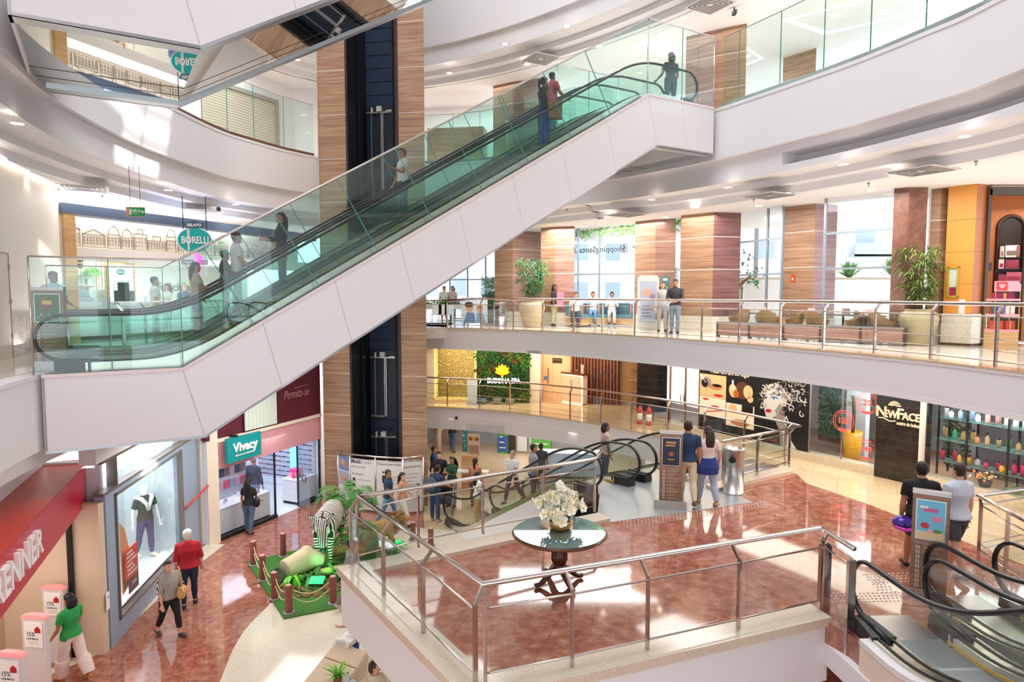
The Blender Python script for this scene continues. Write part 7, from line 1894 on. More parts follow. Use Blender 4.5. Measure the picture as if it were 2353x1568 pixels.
# ---------------- curved hoarding in front of the lift tower
pts=[PZ(*p,0) for p in[(776,1200),(806,1214),(868,1224),(925,1218),(972,1196)]]
pts=[V((PD(px,py,y).x,y,0)) for px,py,y in((776,1050,21.7),(804,1052,21.25),(862,1058,20.9),(925,1050,20.7),(972,1038,20.95))]
t=thing('hoarding','curved white hoarding with printed panels in front of the lift tower','hoarding',pts[2])
HW=M('hoard_white','#dfdcd8',.4);HT=M('hoard_text','#5a5c60',.5);HL=M('hoard_line','#9a9a9c',.5)
zt=1.84
for i in range(4):
 F=frame2(pts[i],pts[i+1]);b=MB();b.fbox(F,.03,F.len-.03,.06,zt-.14,-.03,0,HW)
 Ln=F.len
 if i==0:
  for z,c in((1.25,'#6f86b4'),(.75,'#a9a4bc')):b.fbox(F,Ln*.12,Ln*.9,z,z+.46,0,.004,M('hp'+c[1:],c,.5));b.fdisc(F,Ln*.4,z+.26,Ln*.18,.12,.004,.007,M('hp_skin','#c99a80',.5),12);b.fdisc(F,Ln*.68,z+.2,Ln*.16,.11,.004,.007,M('hp_skin2','#b98568',.5),12)
 elif i==1:
  b.text(F,'Multi.',Ln*.25,1.62,.17,.004,.004,DARK,'CENTER',1,.004);b.text(F,'É tudo',Ln*.63,1.62,.15,.004,.004,HL);b.text(F,'pra você',Ln*.34,1.46,.15,.004,.004,HL);b.text(F,'Seu shopping',Ln*.3,1.22,.08,.004,.004,HT)
  for k in range(4):b.fbox(F,Ln*.1,Ln*.1+.1,.98-.2*k,1.08-.2*k,0,.004,DARK);b.fbox(F,Ln*.3,Ln*(.8-.1*(k%2)),1.02-.2*k,1.04-.2*k,0,.004,HL)
 elif i==2:
  b.text(F,'Shopping Santa Úrsula',Ln*.5,1.62,.09,.004,.004,HT);b.fbox(F,Ln*.25,Ln*.45,1.0,1.25,0,.006,DARK)
  for k in range(3):b.fbox(F,Ln*(.26+.1*k),Ln*(.32+.1*k),1.32,1.38,0,.004,DARK);b.fbox(F,Ln*.55,Ln*.85,1.2-.1*k,1.22-.1*k,0,.004,HL)
 else:
  b.text(F,'exclusivo.',Ln*.5,1.55,.15,.004,.004,M('hoard_pink','#b08c84',.5),'CENTER',1,.002)
  for k in range(4):b.fbox(F,Ln*.15,Ln*(.8-.12*(k%3)),1.3-.12*k,1.32-.12*k,0,.004,HL)
  for k in range(2):b.fbox(F,Ln*.68,Ln*.82,.6+.25*k,.72+.25*k,0,.005,DARK)
 b.build('printed_panel',HW,t)
for p in pts:b=MB();b.tube([p,p+V((0,0,zt))],.028,8);b.build('post',STEEL,t)
b=MB();b.tube([p+V((0,0,zt)) for p in pts],.035,8);b.build('handrail',STEEL,t)
b=MB();b.tube([p+V((0,0,zt-.12)) for p in pts],.015,6);b.build('rail_bar',STEEL,t)
# ---------------- animal display on green turf
tc_=[PZ(*p,0) for p in[(567,1293),(652,1425),(985,1358),(870,1225)]]
b=MB();b.prism([(p.x,p.y) for p in tc_],.006,.035)
single('artificial_turf',b,M('turf','#3f6f2a',.95,var=.35,vs=60,bump=.6),'rectangle of green artificial turf under the zebra','turf')
def quadruped(name,lab,p,yaw,body,legs,headspec,voxel,mat,extra=None):
 t=thing(name,lab,'animal figure',p);mb=MB()
 loft(mb,[(V(c),V((rx,0,0)),V((0,0,rz)) if len(r)==5 else V(r[5])) for r in body for(c,rx,rz) in[((r[0],r[1],r[2]),r[3],r[4])]],20)
 for pts,rad in legs+headspec:mb.tube([V(q) for q in pts],rad,12)
 me=remeshed(mb,voxel,3);me.materials.clear();me.materials.append(mat)
 for q in me.polygons:q.use_smooth=True
 o=bpy.data.objects.new('body',me);C.objects.link(o);o.parent=t;t.rotation_euler=(0,0,R(yaw))
 return t
def zebra_mat():
 m,n,l,bs=_new('zebra_hide');g=n.new('ShaderNodeTexCoord');sp=n.new('ShaderNodeSeparateXYZ');l.new(g.outputs['Object'],sp.inputs[0])
 nz=n.new('ShaderNodeTexNoise');nz.inputs['Scale'].default_value=4.0;l.new(g.outputs['Object'],nz.inputs['Vector'])
 def mth(op,a,b_=None):
  q=n.new('ShaderNodeMath');q.operation=op
  for i,x in enumerate((a,b_)):
   if x is None:continue
   if isinstance(x,(int,float)):q.inputs[i].default_value=x
   else:l.new(x,q.inputs[i])
  return q.outputs[0]
 wob=mth('MULTIPLY',nz.outputs['Fac'],.09)
 sb=mth('SINE',mth('MULTIPLY',mth('ADD',mth('ADD',sp.outputs['Y'],mth('MULTIPLY',sp.outputs['Z'],.18)),wob),68.0))
 sl=mth('SINE',mth('MULTIPLY',mth('ADD',sp.outputs['Z'],wob),95.0))
 sh_=mth('SINE',mth('MULTIPLY',mth('ADD',mth('ABSOLUTE',sp.outputs['X']),mth('MULTIPLY',wob,.45)),150.0))
 low=mth('LESS_THAN',sp.outputs['Z'],.72);hd_=mth('LESS_THAN',sp.outputs['Y'],-.80)
 a=mth('ADD',mth('MULTIPLY',sb,mth('SUBTRACT',1.0,low)),mth('MULTIPLY',sl,low))
 c=mth('ADD',mth('MULTIPLY',a,mth('SUBTRACT',1.0,hd_)),mth('MULTIPLY',sh_,hd_))
 r=ramp(n,[(.44,'#1c1815'),(.56,'#e6ddd0')]);l.new(mth('MULTIPLY_ADD',c,.5),r.inputs[0])
 q=r.inputs[0].links[0].from_node;q.inputs[2].default_value=.5
 l.new(r.outputs[0],bs.inputs['Base Color']);bs.inputs['Roughness'].default_value=.75
 return m
zp=PZ(772,1304,0.03)+V((-.30,.42,0))
ZM=zebra_mat()
bodyz=[(0,.78,.98,.05,.08),(0,.70,1.0,.20,.22),(0,.50,1.0,.27,.29),(0,.2,.98,.29,.31),(0,-.1,.97,.29,.32),(0,-.38,.99,.26,.32),(0,-.52,1.03,.20,.26),(0,-.62,1.08,.1,.14)]
lg=[]
for s in(-1,1):
 lg.append(([(s*.14,-.38,.85),(s*.15,-.40,.62),(s*.14,-.41,.44),(s*.14,-.40,.20),(s*.14,-.40,.10),(s*.14,-.43,.02)],[.12,.085,.055,.042,.04,.06]))
 lg.append(([(s*.15,.55,.92),(s*.16,.50,.68),(s*.15,.62,.48),(s*.15,.60,.22),(s*.15,.58,.10),(s*.15,.56,.02)],[.17,.12,.062,.044,.04,.06]))
hd=[([(0,-.42,1.06),(.02,-.60,1.15),(.05,-.74,1.17),(.07,-.82,1.12)],[.21,.17,.135,.11]),
  ([(.06,-.80,1.14),(.09,-.90,1.02),(.12,-.97,.84),(.135,-1.0,.72),(.135,-1.0,.66)],[.125,.125,.095,.075,.06]),
  ([(-.03,-.78,1.2),(-.12,-.77,1.27),(-.2,-.77,1.31),(-.24,-.77,1.33)],[.03,.05,.045,.012]),([(.15,-.78,1.2),(.23,-.77,1.28),(.30,-.77,1.34),(.33,-.77,1.37)],[.03,.05,.045,.012]),
  ([(0,.78,1.0),(0,.86,.85),(0,.86,.6)],[.03,.025,.035])]
zt_=quadruped('zebra_figure','life size zebra figure standing on the green turf, lit green from below',zp,2,bodyz,lg,hd,.016,ZM)
b=MB();b.ball((.135,-1.0,.68),(.082,.075,.085),7);o=b.build('muzzle',M('muzzle_black','#1e1a18',.5));o.parent=zt_
zt_.scale=(1.14,)*3
for s in(-1,1):
 b=MB();b.ball((.085+s*.105,-.88,1.06),(.02,.022,.02),5);o=b.build('eye',M('eye_dark','#241a16',0.3));o.parent=zt_
b=MB();
for k in range(14):u=k/13.0;b.ball((.06*u,-.42-.36*u,1.27+.03*u-.02*abs(u-.5)),(.02,.035,.055),4)
o=b.build('mane',M('mane_brown','#4b392a',.8));o.parent=zt_
lp_=PZ(868,1262,.03)
TAN=M('lion_tan','#b08a58',.85,var=.2,vs=12)
bodyl=[(0,.70,.55,.05,.06),(0,.60,.55,.15,.17),(0,.3,.54,.19,.21),(0,-.05,.55,.21,.24),(0,-.35,.60,.20,.25),(0,-.50,.64,.12,.16)]
lg=[]
for s in(-1,1):
 lg.append(([(s*.11,-.35,.5),(s*.12,-.36,.28),(s*.11,-.36,.1),(s*.11,-.42,.03)],[.10,.065,.05,.055]));lg.append(([(s*.12,.5,.5),(s*.13,.44,.34),(s*.12,.56,.2),(s*.12,.5,.03)],[.13,.09,.05,.055]))
hd=[([(0,-.42,.66),(0,-.60,.80),(0,-.72,.82)],[.19,.17,.13]),([(0,-.72,.80),(0,-.84,.76),(0,-.90,.74)],[.12,.08,.06]),([(0,.7,.55),(0,.9,.4),(0,1.0,.2)],[.03,.022,.03])]
lt=quadruped('lion_figure','tan animal figure with a shaggy mane behind the terrace railing',lp_,110,bodyl,lg,hd,.018,TAN)
b=MB();rnd=random.Random(2)
for k in range(60):a=rnd.uniform(0,6.28);b.ball((.2*math.cos(a),-.58+rnd.gauss(0,.07),.76+.2*math.sin(a)),(.055,.07,.06),4)
o=b.build('mane',M('mane_lion','#8a6236',.9,var=.3));o.parent=lt
# posts and ropes
POSTM=M('post_red_brown','#8c4a44',.85,var=.25,vs=8,bump=.3)
pps=[(583,1298,'far left corner'),(651,1278,'back edge beside the shop'),(604,1333,'left edge, second from the far corner'),(631,1376,'left edge, third from the far corner'),(664,1408,'front left corner'),(766,1386,'front edge below the terrace ledge'),(905,1222,'back edge, seen through the railing'),(949,1240,'right side, seen low through the railing'),(990,1255,'right end, half hidden by the ledge')]
PP=[]
for px,py,wh in pps:
 p=PZ(px,py,.035);hgt=.62 if px<900 else.5
 t=thing('wooden_post','reddish log post at the %s of the turf'%wh,'post',p);PP.append(p)
 b=MB();b.lathe([(.075,0),(.08,.05),(.074,hgt*.5),(.078,hgt-.03),(.07,hgt)],p,14);b.build('log',POSTM,t)
 b=MB();b.lathe([(.066,hgt),(.066,hgt+.006)],p,14);b.build('cut_top',M('log_top','#d2a48e',.8),t)
 b=MB();b.lathe([(.13,0),(.12,.015),(.08,.02)],p,16);b.build('foot_plate',M('plate_grey','#8c8a86',.5),t)
ROPE=M('rope','#d8c391',.85)
for(i,j,lab) in((0,2,'pale rope pair between the far left posts of the turf'),(2,3,'pale rope pair in the middle of the left edge of the turf'),(3,4,'pale rope pair ending at the front left post of the turf'),(4,5,'pale rope pair along the front edge of the turf')):
 b=MB()
 for z,sag in((.50,.16),(.34,.20)):
  a,c=PP[i],PP[j];dd3=(c-a).normalized()*.09
  b.tube([(a+dd3).lerp(c-dd3,k/10)+V((0,0,z-sag*4*(k/10)*(1-k/10))) for k in range(11)],.011,6)
 single('rope',b,ROPE,lab,'rope')
# hollow log/rock, foliage, wood chips, floodlight
rp_=PZ(695,1318,.035)
t=thing('hollow_log','pale hollow rock like log with a round opening, lit green','rock',rp_)
mb=MB();mb.tube([rp_+V(q) for q in((-.34,-.28,.20),(-.18,-.10,.24),(.02,.10,.30),(.28,.22,.26),(.46,.28,.22))],[.26,.27,.31,.24,.15],16);mb.ball(rp_+V((.05,.2,.42)),(.2,.2,.22),8)
me=remeshed(mb,.03,2);me.materials.clear();me.materials.append(M('rock_cream','#d8c4a2',.9,var=.25,vs=5,bump=.5))
for v in me.vertices:v.co-=rp_
o=bpy.data.objects.new('shell',me);C.objects.link(o);o.parent=t
b=MB();Fq=Frame(rp_+V((-.36,-.50,.21)),(.85,-.52,0));b.fring(Fq,0,0,.17,.035,.05,None,20);b.fdisc(Fq,0,0,.16,.16,.0,.05,M('hollow_dark','#5d6d55',.9),20);b.build('opening_ring',M('ring_grey','#8f9a86',.8),t)
cp=PZ(760,1330,.035)
b=MB();rnd=random.Random(5);
for k in range(420):
 a=rnd.uniform(0,6.28);r_=math.sqrt(rnd.random());p=PZ(725,1345,.036)+V((r_*.95*math.cos(a),r_*.7*math.sin(a),rnd.uniform(0,.02)));L=rnd.uniform(.03,.07);th=rnd.uniform(0,6.28);d=V((math.cos(th),math.sin(th),0))*L;s=V((-d.y,d.x,0))*.35
 b.add([p-d-s,p+d-s,p+d+s+V((0,0,.015)),p-d+s+V((0,0,.015))],[(0,1,2,3)])
single('wood_chips',b,M('chips','#8a5c3c',.9,var=.4,vs=14),'patch of brown wood chips on the turf','wood chips',None,'stuff')
def leafy(lab,p,r,n,mat,cat='plant',name='broadleaf_plant',drop=.5):
 b=fern('','',p,r,n,mat,None,drop);return single(name,b,mat,lab,cat)
leafy('bright green broad leaved plant in front of the hollow log',PZ(672,1337,.05),.42,30,PLANTB)
leafy('leafy green clump below the zebra head',PZ(715,1335,.05),.40,34,PLANT)
leafy('low green ground cover between the zebra legs',PZ(745,1312,.05),.5,46,PLANT)
leafy('green ground plant at the right of the zebra by the ledge',PZ(768,1330,.05)+V((.3,.2,0)),.45,34,PLANT)
leafy('green plant beside the tan animal figure',PZ(905,1262,.05),.4,30,PLANT)
b=MB();lp2=PZ(768,1322,.04);b.tube([lp2+V((-.3,-.1,.1)),lp2+V((.5,.3,.14))],.1,10);single('fallen_log',b,M('log_tan','#a9814f',.9,var=.3,vs=6,bump=.4),'short tan fallen log beside the zebra','log')
b=MB();lp2=PZ(800,1300,.04);b.tube([lp2+V((-.5,.3,.22)),lp2+V((.3,.8,.3))],.13,10);single('fallen_log',b,M('log_tan','#a9814f',.9,var=.3,vs=6,bump=.4),'larger fallen log behind the zebra forelegs','log')
# palms behind the zebra
def palm(lab,p,h_,n,L,mat=PLANT,seed=1,pot=None):
 t=thing('palm',lab,'palm',p);rnd=random.Random(seed)
 b=MB();b.tube([p,p+V((.03,.02,h_*.5)),p+V((0,0,h_))],[.07,.06,.05],9);b.build('trunk',M('palm_trunk','#5c4328',.9,var=.3,vs=20),t)
 b=MB()
 for k in range(n):
  a=2*PI*k/n+rnd.uniform(-.3,.3);Lk=L*rnd.uniform(.7,1.1);up=rnd.uniform(.15,1.1);d=V((math.cos(a),math.sin(a),0));s=V((-d.y,d.x,0));p0=p+V((0,0,h_*rnd.uniform(.75,1)))
  sp=[p0,p0+d*Lk*.45+V((0,0,Lk*up*.6)),p0+d*Lk*.85+V((0,0,Lk*(up*.55))),p0+d*Lk*1.05+V((0,0,Lk*(up*.4-.2)))]
  for q in range(16):
   u=.12+.88*q/15;x=u*3;i=min(2,int(x));c=sp[i].lerp(sp[i+1],x-i);w_=Lk*.30*math.sin(PI*(.15+.75*u));dv=(sp[i+1]-sp[i]).normalized()
   for sg in(-1,1):b.add([c-dv*.018,c+dv*.03,c+s*sg*w_+dv*w_*.55+V((0,0,-w_*.25))],[(0,1,2)])
 b.build('fronds',mat,t)
 return t
palm('feathery palm behind the zebra figure',PZ(800,1262,.04)+V((-.05,.5,0)),1.2,26,.85,PLANT,3)
palm('smaller palm at the zebra flank by the railing corner',PZ(800,1290,.04)+V((.15,.25,0)),.7,20,.6,PLANT,6)
t=thing('floodlight','low green floodlight glowing on the wood chips in front of the zebra','floodlight',PZ(729,1342,.04))
p=PZ(729,1345,.04);b=MB();b.box(p.x-.16,p.x+.16,p.y-.1,p.y+.1,.04,.10,BLACK);b.hexa([p+V((-.17,-.12,.08)),p+V((.17,-.12,.08)),p+V((.17,.12,.16)),p+V((-.17,.12,.16)),p+V((-.17,-.14,.10)),p+V((.17,-.14,.10)),p+V((.17,.1,.18)),p+V((-.17,.1,.18))],EM('flood_green','#18d060',2.0));b.build('lamp_head',None,t)
GRN=(.05,1.0,.28)
lamp('floodlight_glow','SPOT',p+V((.05,.0,.25)),55,GRN,(Vector((.25,.75,.42))).to_track_quat('-Z','Y').to_euler(),spot_size=R(110),spot_blend=.6,shadow_soft_size=.1)
lamp('floodlight_glow','SPOT',PZ(690,1362,.2),22,GRN,(Vector((.1,.9,.25))).to_track_quat('-Z','Y').to_euler(),spot_size=R(90),spot_blend=.7,shadow_soft_size=.1)
q=PZ(912,1248,.1)
b=MB();b.box(q.x-.12,q.x+.12,q.y-.08,q.y+.08,.04,.14);single('floodlight',b,EM('flood_green','#18d060',2.0),'green floodlight beside the tan animal figure, seen through the railing','floodlight')
lamp('floodlight_glow','SPOT',q+V((0,0,.2)),22,GRN,(Vector((-.5,.3,.4))).to_track_quat('-Z','Y').to_euler(),spot_size=R(120),spot_blend=.6,shadow_soft_size=.1)
# red info flag near the railing corner
p=PZ(818,1262,.04);t=thing('information_sign','red information sign with white lines at the turf corner','sign',p);F=Frame(p,(.95,-.3,0))
b=MB();b.fbox(F,-.14,.16,.85,1.3,-.01,0,RED)
for k in range(5):b.fbox(F,-.10,.04+.02*(k%3),1.18-.075*k,1.21-.075*k,0,.004,w1)
b.build('panel',RED,t);b=MB();b.tube([F.p(0,0,-.02),F.p(0,.9,-.02)],.015,6);b.build('pole',BLACK,t)
def rbox(b,F,a0,a1,z0,z1,c0,c1,r=.05,m=None):
 pts=[(a0+r,z0),(a1-r,z0),(a1,z0+r),(a1,z1-r),(a1-r,z1),(a0+r,z1),(a0,z1-r),(a0,z0+r)];b.fpoly(F,pts,c0,c1,m)
# ---------------- seating corner under the terrace (bottom edge)
SF=M('sofa_beige','#cdb499',.8)
sp0=[PZ(*p,0) for p in[(700,1560),(765,1478),(838,1462),(846,1500)]]
S1,S2,S3=PZ(772,1472,.5),PZ(846,1497,.5),PZ(700,1562,.5);sd=(S3-S1).normalized()
t=thing('bench_sofa','beige upholstered bench partly under the terrace','sofa',V(((S1.x+S2.x)/2,(S1.y+S2.y)/2,0)))
def spoly(u0,u1,ins):a,c=S1.lerp(S2,.5),(S2-S1)*.5*(1-ins);return[((a+sd*u-c*s).x,(a+sd*u-c*s).y) for u,s in((u0,1),(u1,1),(u1,-1),(u0,-1))]
b=MB();b.prism(spoly(.02,2.2,.04),.03,.30);b.build('base',SF,t)
for u0,u1 in((0,.55),(.56,2.2)):
 b=MB();b.prism(spoly(u0,u1,.02),.30,.34);b.prism(spoly(u0,u1,0),.34,.46);b.prism(spoly(u0+.015,u1-.015,.04),.46,.49);b.build('cushion',SF,t)
b=MB();q=PZ(796,1478,.49);q.z=.49;Fq=Frame(q,(.9,-.4,0));b.fpoly(Fq,[(-.18,0),(.16,0),(.2,.12),(.05,.16),(-.12,.12)],-.16,.16,M('bag_white','#e9e4e0',.5));b.fpoly(Fq,[(-.1,.02),(.1,.02),(.1,.1),(-.1,.1)],.16,.163,M('bag_grey','#c9c4c2',.5));single('carrier_bag',b,None,'white carrier bag on the beige bench','bag')
pt=PZ(776,1580,.45)
t=thing('side_table','small round glass side table with a plant at the bottom edge','table',V((pt.x,pt.y,0)))
b=MB();b.lathe([(.30,.43),(.32,.44),(.32,.45),(.30,.46)],V((pt.x,pt.y,0)),28);b.build('glass_top',M('table_glass','#aebfc2',.05,ior=1.8),t)
b=MB();b.lathe([(.16,0),(.16,.02),(.03,.04),(.03,.42),(.1,.43)],V((pt.x,pt.y,0)),14);b.build('pedestal',STEELB,t)
pl=V((pt.x-.02,pt.y+.08,.46));t=thing('potted_plant','bright green spiky plant in a brown pot on the small glass table','potted plant',pl)
b=MB();b.lathe([(.06,0),(.08,.14),(.075,.14),(.0,.12)],pl,12);b.build('pot',M('pot_brown','#7a5642',.8),t)
b=MB();rnd=random.Random(31)
for k in range(46):
 a=rnd.uniform(0,6.28);L=rnd.uniform(.16,.34);up=rnd.uniform(.3,2.2);d=V((math.cos(a),math.sin(a),0));s=V((-d.y,d.x,0));p0=pl+V((0,0,.12));dv=(d+V((0,0,up))).normalized();p1=p0+dv*L*.6;p2=p0+dv*L+d*L*.2-V((0,0,L*.1));w_=.013
 b.add([p0-s*w_*.6,p0+s*w_*.6,p1+s*w_,p2,p1-s*w_],[(0,1,2,4),(4,2,3)])
b.build('leaves',PLANTB,t)
q=V((pt.x+.16,pt.y+.05,.46));t=thing('water_bottle','clear water bottle with a blue cap on the small glass table','bottle',q)
b=MB();b.lathe([(.032,0),(.033,.13),(.012,.18),(.012,.2)],q,12);b.build('bottle_body',M('pet_clear','#c3d6e2',.1),t);b=MB();b.lathe([(.014,.2),(.014,.225)],q,10);b.build('cap',M('cap_blue','#2a6ab0',.4),t)
# ---------------- upper walkway: urns, palms, cafe, sofa, signs
def urn(lab,p,h_,r,seed=1,tall=1.6,mat=None,wide=.7,leaf=PLANT):
 t=thing('potted_palm',lab,'potted plant',p);rnd=random.Random(seed);u=mat or M('urn_sand','#c9b594',.45,var=.12,vs=5)
 b=MB();b.lathe([(r*.55,0),(r*.62,.03),(r*.85,h_*.4),(r*1.0,h_*.72),(r*.92,h_*.88),(r*.72,h_*.95),(r*.80,h_),(r*.66,h_),(r*.6,h_-.06),(0,h_-.06)],p,24);b.build('urn',u,t)
 b=MB()
 for k in range(10):a=rnd.uniform(0,6.28);q=rnd.uniform(.0,.16)*1.2;b.tube([p+V((q*math.cos(a),q*math.sin(a),h_-.06)),p+V((q*1.6*math.cos(a),q*1.6*math.sin(a),h_+tall*.5))],.014,5)
 b.build('canes',M('cane_green','#6f7f44',.6),t)
 b=MB()
 for k in range(150):
  a=rnd.uniform(0,6.28);z=h_+tall*(.12+.78*rnd.random());rr_=wide*(.15+.5*rnd.random())*min(1,(z-h_)/tall*1.6+.25);c=p+V((rr_*math.cos(a),rr_*math.sin(a),z))
  for q in range(9):
   th=a+rnd.gauss(0,.9);L=rnd.uniform(.18,.36);d=V((math.cos(th),math.sin(th),rnd.uniform(-.6,.7))).normalized();s=d.cross(V((0,0,1))).normalized()*.016
   m_=c+d*L*.5+V((0,0,.03));b.add([c-s*.5,c+s*.5,m_+s,c+d*L-V((0,0,L*.2)),m_-s],[(0,1,2,4),(4,2,3)])
 o=b.build('foliage',leaf,t)
 return t
urn('largest potted palm, in a sand coloured urn left of the woman in pink',PZ(1222,752,L2),1.05,.52,1,1.75,None,.95,M('palm_mid_green','#4d8a4d',.5,var=.4,vs=9))
urn('potted palm in a glazed urn beside the orange shop pillar',PZ(2108,793,L2),.92,.46,4,1.7,M('urn_olive','#b0a07c',.25,var=.2,vs=5),.75,M('palm_olive','#6f8440',.5,var=.4,vs=9))
urn('palm partly hidden behind the broad oak pillar',PZ(1557,752,L2)+V((0,1.6,0)),.8,.3,9,1.8,None,.42,M('palm_mid_green','#4d8a4d',.5,var=.4,vs=9))
urn('pale leafy shrub by the far window',PZ(1128,745,L2)+V((0,2.0,0)),.6,.4,12,1.6,M('urn_grey','#a9b0b4',.5),.6,M('palm_pale','#8fb37f',.5,var=.3,vs=9))
p=PZ(1722,762,L2)+V((0,1.6,0));t=thing('indoor_tree','small indoor tree with a twisted trunk behind the cafe tables','tree',p);rnd=random.Random(7)
b=MB();b.tube([p,p+V((.05,0,.8)),p+V((-.02,.03,1.5))],[.14,.11,.10],10);b.tube([p+V((-.02,.03,1.45)),p+V((-.3,.0,2.1))],[.07,.04],8);b.tube([p+V((0,.03,1.45)),p+V((.55,.0,1.95))],[.07,.035],8);b.build('trunk',M('trunk_warm','#8a6244',.85),t)
b=MB()
for k in range(130):
 cc=(p+V((-.35,0,2.35)),p+V((.7,0,1.9)),p+V((-.05,.1,2.6)),p+V((-.5,0,1.7)))[k%4];c=cc+V((rnd.gauss(0,.26),rnd.gauss(0,.25),rnd.gauss(0,.2)))
 for q in range(7):
  d=V((rnd.gauss(0,1),rnd.gauss(0,1),rnd.gauss(0,.6))).normalized();s=d.cross(V((0,0,1))).normalized()*.035;L=.15;b.add([c,c+d*L*.5+s,c+d*L,c+d*L*.5-s],[(0,1,2,3)])
o=b.build('foliage',M('ficus_green','#3f9a55',.45,var=.35,vs=9),t)
b=MB();rnd=random.Random(77)
for k in range(420):
 u=rnd.random();a,c=pp(1195,545,CEIL2),pp(1560,505,CEIL2);x=a[0]+(c[0]-a[0])*u;y=a[1]+(c[1]-a[1])*u-.35-rnd.uniform(0,.2);z=CEIL2-abs(rnd.gauss(0,.16))-.01;L=rnd.uniform(.12,.26);th=rnd.uniform(0,6.28);d=V((math.cos(th),.3*math.sin(th),-rnd.uniform(.0,1.2))).normalized();s=d.cross(V((0,1,0))).normalized()*.03;P0=V((x,y,z))
 b.add([P0,P0+d*L*.5+s,P0+d*L,P0+d*L*.5-s],[(0,1,2,3)])
single('hanging_garland',b,M('garland_green','#6aa052',.5,var=.4,vs=9),'green leaf garland hanging along the ceiling above the entrance','garland')
# cafe enclosure
ca,cb=PZ(1648,774,L2),PZ(2077,796,L2);FCf=frame2(ca,cb);Lc=FCf.len
t=thing('cafe_fence','low oak and glass fence in front of the cafe chairs','fence',FCf.p(Lc/2,0))
b=MB();b.fbox(FCf,0,Lc,.06,.42,-.12,0);b.build('wood_panel',WOODR,t)
b=MB();b.fbox(FCf,.0,Lc,.42,.46,-.14,.02);b.fbox(FCf,0,Lc,0.05,.07,-.1,.02);b.build('steel_trim',STEELB,t)
for k in range(6):b=MB();x=Lc*k/5;b.fbox(FCf,x-.03,x+.03,0,.46,-.13,.01);b.build('post',M('fence_post','#4a3a3a',.5),t)
for k in range(5):b=MB();b.fbox(FCf,Lc*k/5+.02,Lc*(k+1)/5-.02,.46,.74,-.07,-.055);b.build('glass_panel',GLASS,t)
WICK=M('wicker','#a67c4e',.7,var=.25,vs=40,bump=.4)
def wicker():
 t=thing('wicker_chair','rounded wicker cafe chair','chair',(0,0,0),'cafe chairs')
 b=MB();n=12;vs=[]
 for i in range(n+1):
  a=PI*(-.12+1.24*i/n);top=.58+.26*max(0,math.sin(a))**1.5
  for z,r_ in((.40,.24),(.50,.28),(top,.31)):vs.append(V((r_*math.cos(a),r_*math.sin(a),z)))
  for z,r_ in((top,.335),(.50,.305),(.40,.265)):vs.append(V((r_*math.cos(a),r_*math.sin(a),z)))
 fs=[]
 for i in range(n):
  for k in range(6):fs.append((i*6+k,(i+1)*6+k,(i+1)*6+(k+1)%6,i*6+(k+1)%6))
 fs+=[tuple(range(6)),tuple(n*6+k for k in range(5,-1,-1))]
 b.add(vs,fs);b.build('backrest',WICK,t)
 b=MB();b.lathe([(.0,.38),(.24,.38),(.26,.41),(.24,.44),(0,.44)],(0,0,0),18);b.build('seat',WICK,t)
 for x,y in((-.2,-.18),(.2,-.18),(-.18,.2),(.18,.2)):b=MB();b.tube([V((x*.9,y*.9,.40)),V((x*1.1,y*1.1,0))],.013,6);b.build('leg',BLACK,t)
 return t
chairs=[(.55,.75,200,'rounded wicker chair at the left end of the cafe fence'),(2.3,.62,150,'wicker chair facing right behind the second fence panel'),(2.75,.95,60,'wicker chair turned away in the middle of the second fence panel'),(3.5,.9,230,'wicker chair behind the left post of the third fence panel'),(5.0,.65,120,'wicker chair turned right behind the third fence panel'),(6.6,.7,250,'wicker chair turned left behind the fourth fence panel'),(7.0,1.25,30,'wicker chair behind the second table from the right'),(8.1,.6,110,'wicker chair at the right end of the cafe fence')]
proto=None;Lsc=Lc/9.4
for a,c,rz,lab in chairs:
 p=FCf.p(a*Lsc,0,-c*1.0)
 if proto is None:proto=wicker();proto.location=p;proto.rotation_euler=(0,0,R(rz));proto['label']=lab
 else:clone(proto,p,R(rz),lab)
tabs=[(1.5,1.1,'small square cafe table at the left end of the fence'),(4.2,1.1,'small square cafe table in the middle of the cafe'),(5.9,1.2,'small square cafe table right of the middle'),(7.3,.7,'small square cafe table nearest the right potted palm')]
tp0=None
for a,c,lab in tabs:
 p=FCf.p(a*Lsc,0,-c)
 if tp0 is None:
  tp0=thing('cafe_table',lab,'table',(0,0,0),'cafe tables');b=MB();b.box(-.34,.34,-.34,.34,.70,.73);b.build('tabletop',M('table_dark','#6d625c',.3),tp0);b=MB();b.tube([V((0,0,.03)),V((0,0,.70))],.03,8);b.build('leg',BLACK,tp0);b=MB();b.lathe([(.22,0),(.22,.02),(.04,.04)],(0,0,0),16);b.build('base',BLACK,tp0);tp0.location=p
 else:clone(tp0,p,.2,lab)
 b=MB();q=p+V((.05,-.05,.735));b.box(q.x-.1,q.x+.1,q.y-.02,q.y+.02,q.z,q.z+.16);single('menu_card',b,M('menu_pink','#e8c9c6',.5),lab.replace('small square cafe table','pale menu card on the cafe table'),'menu card')
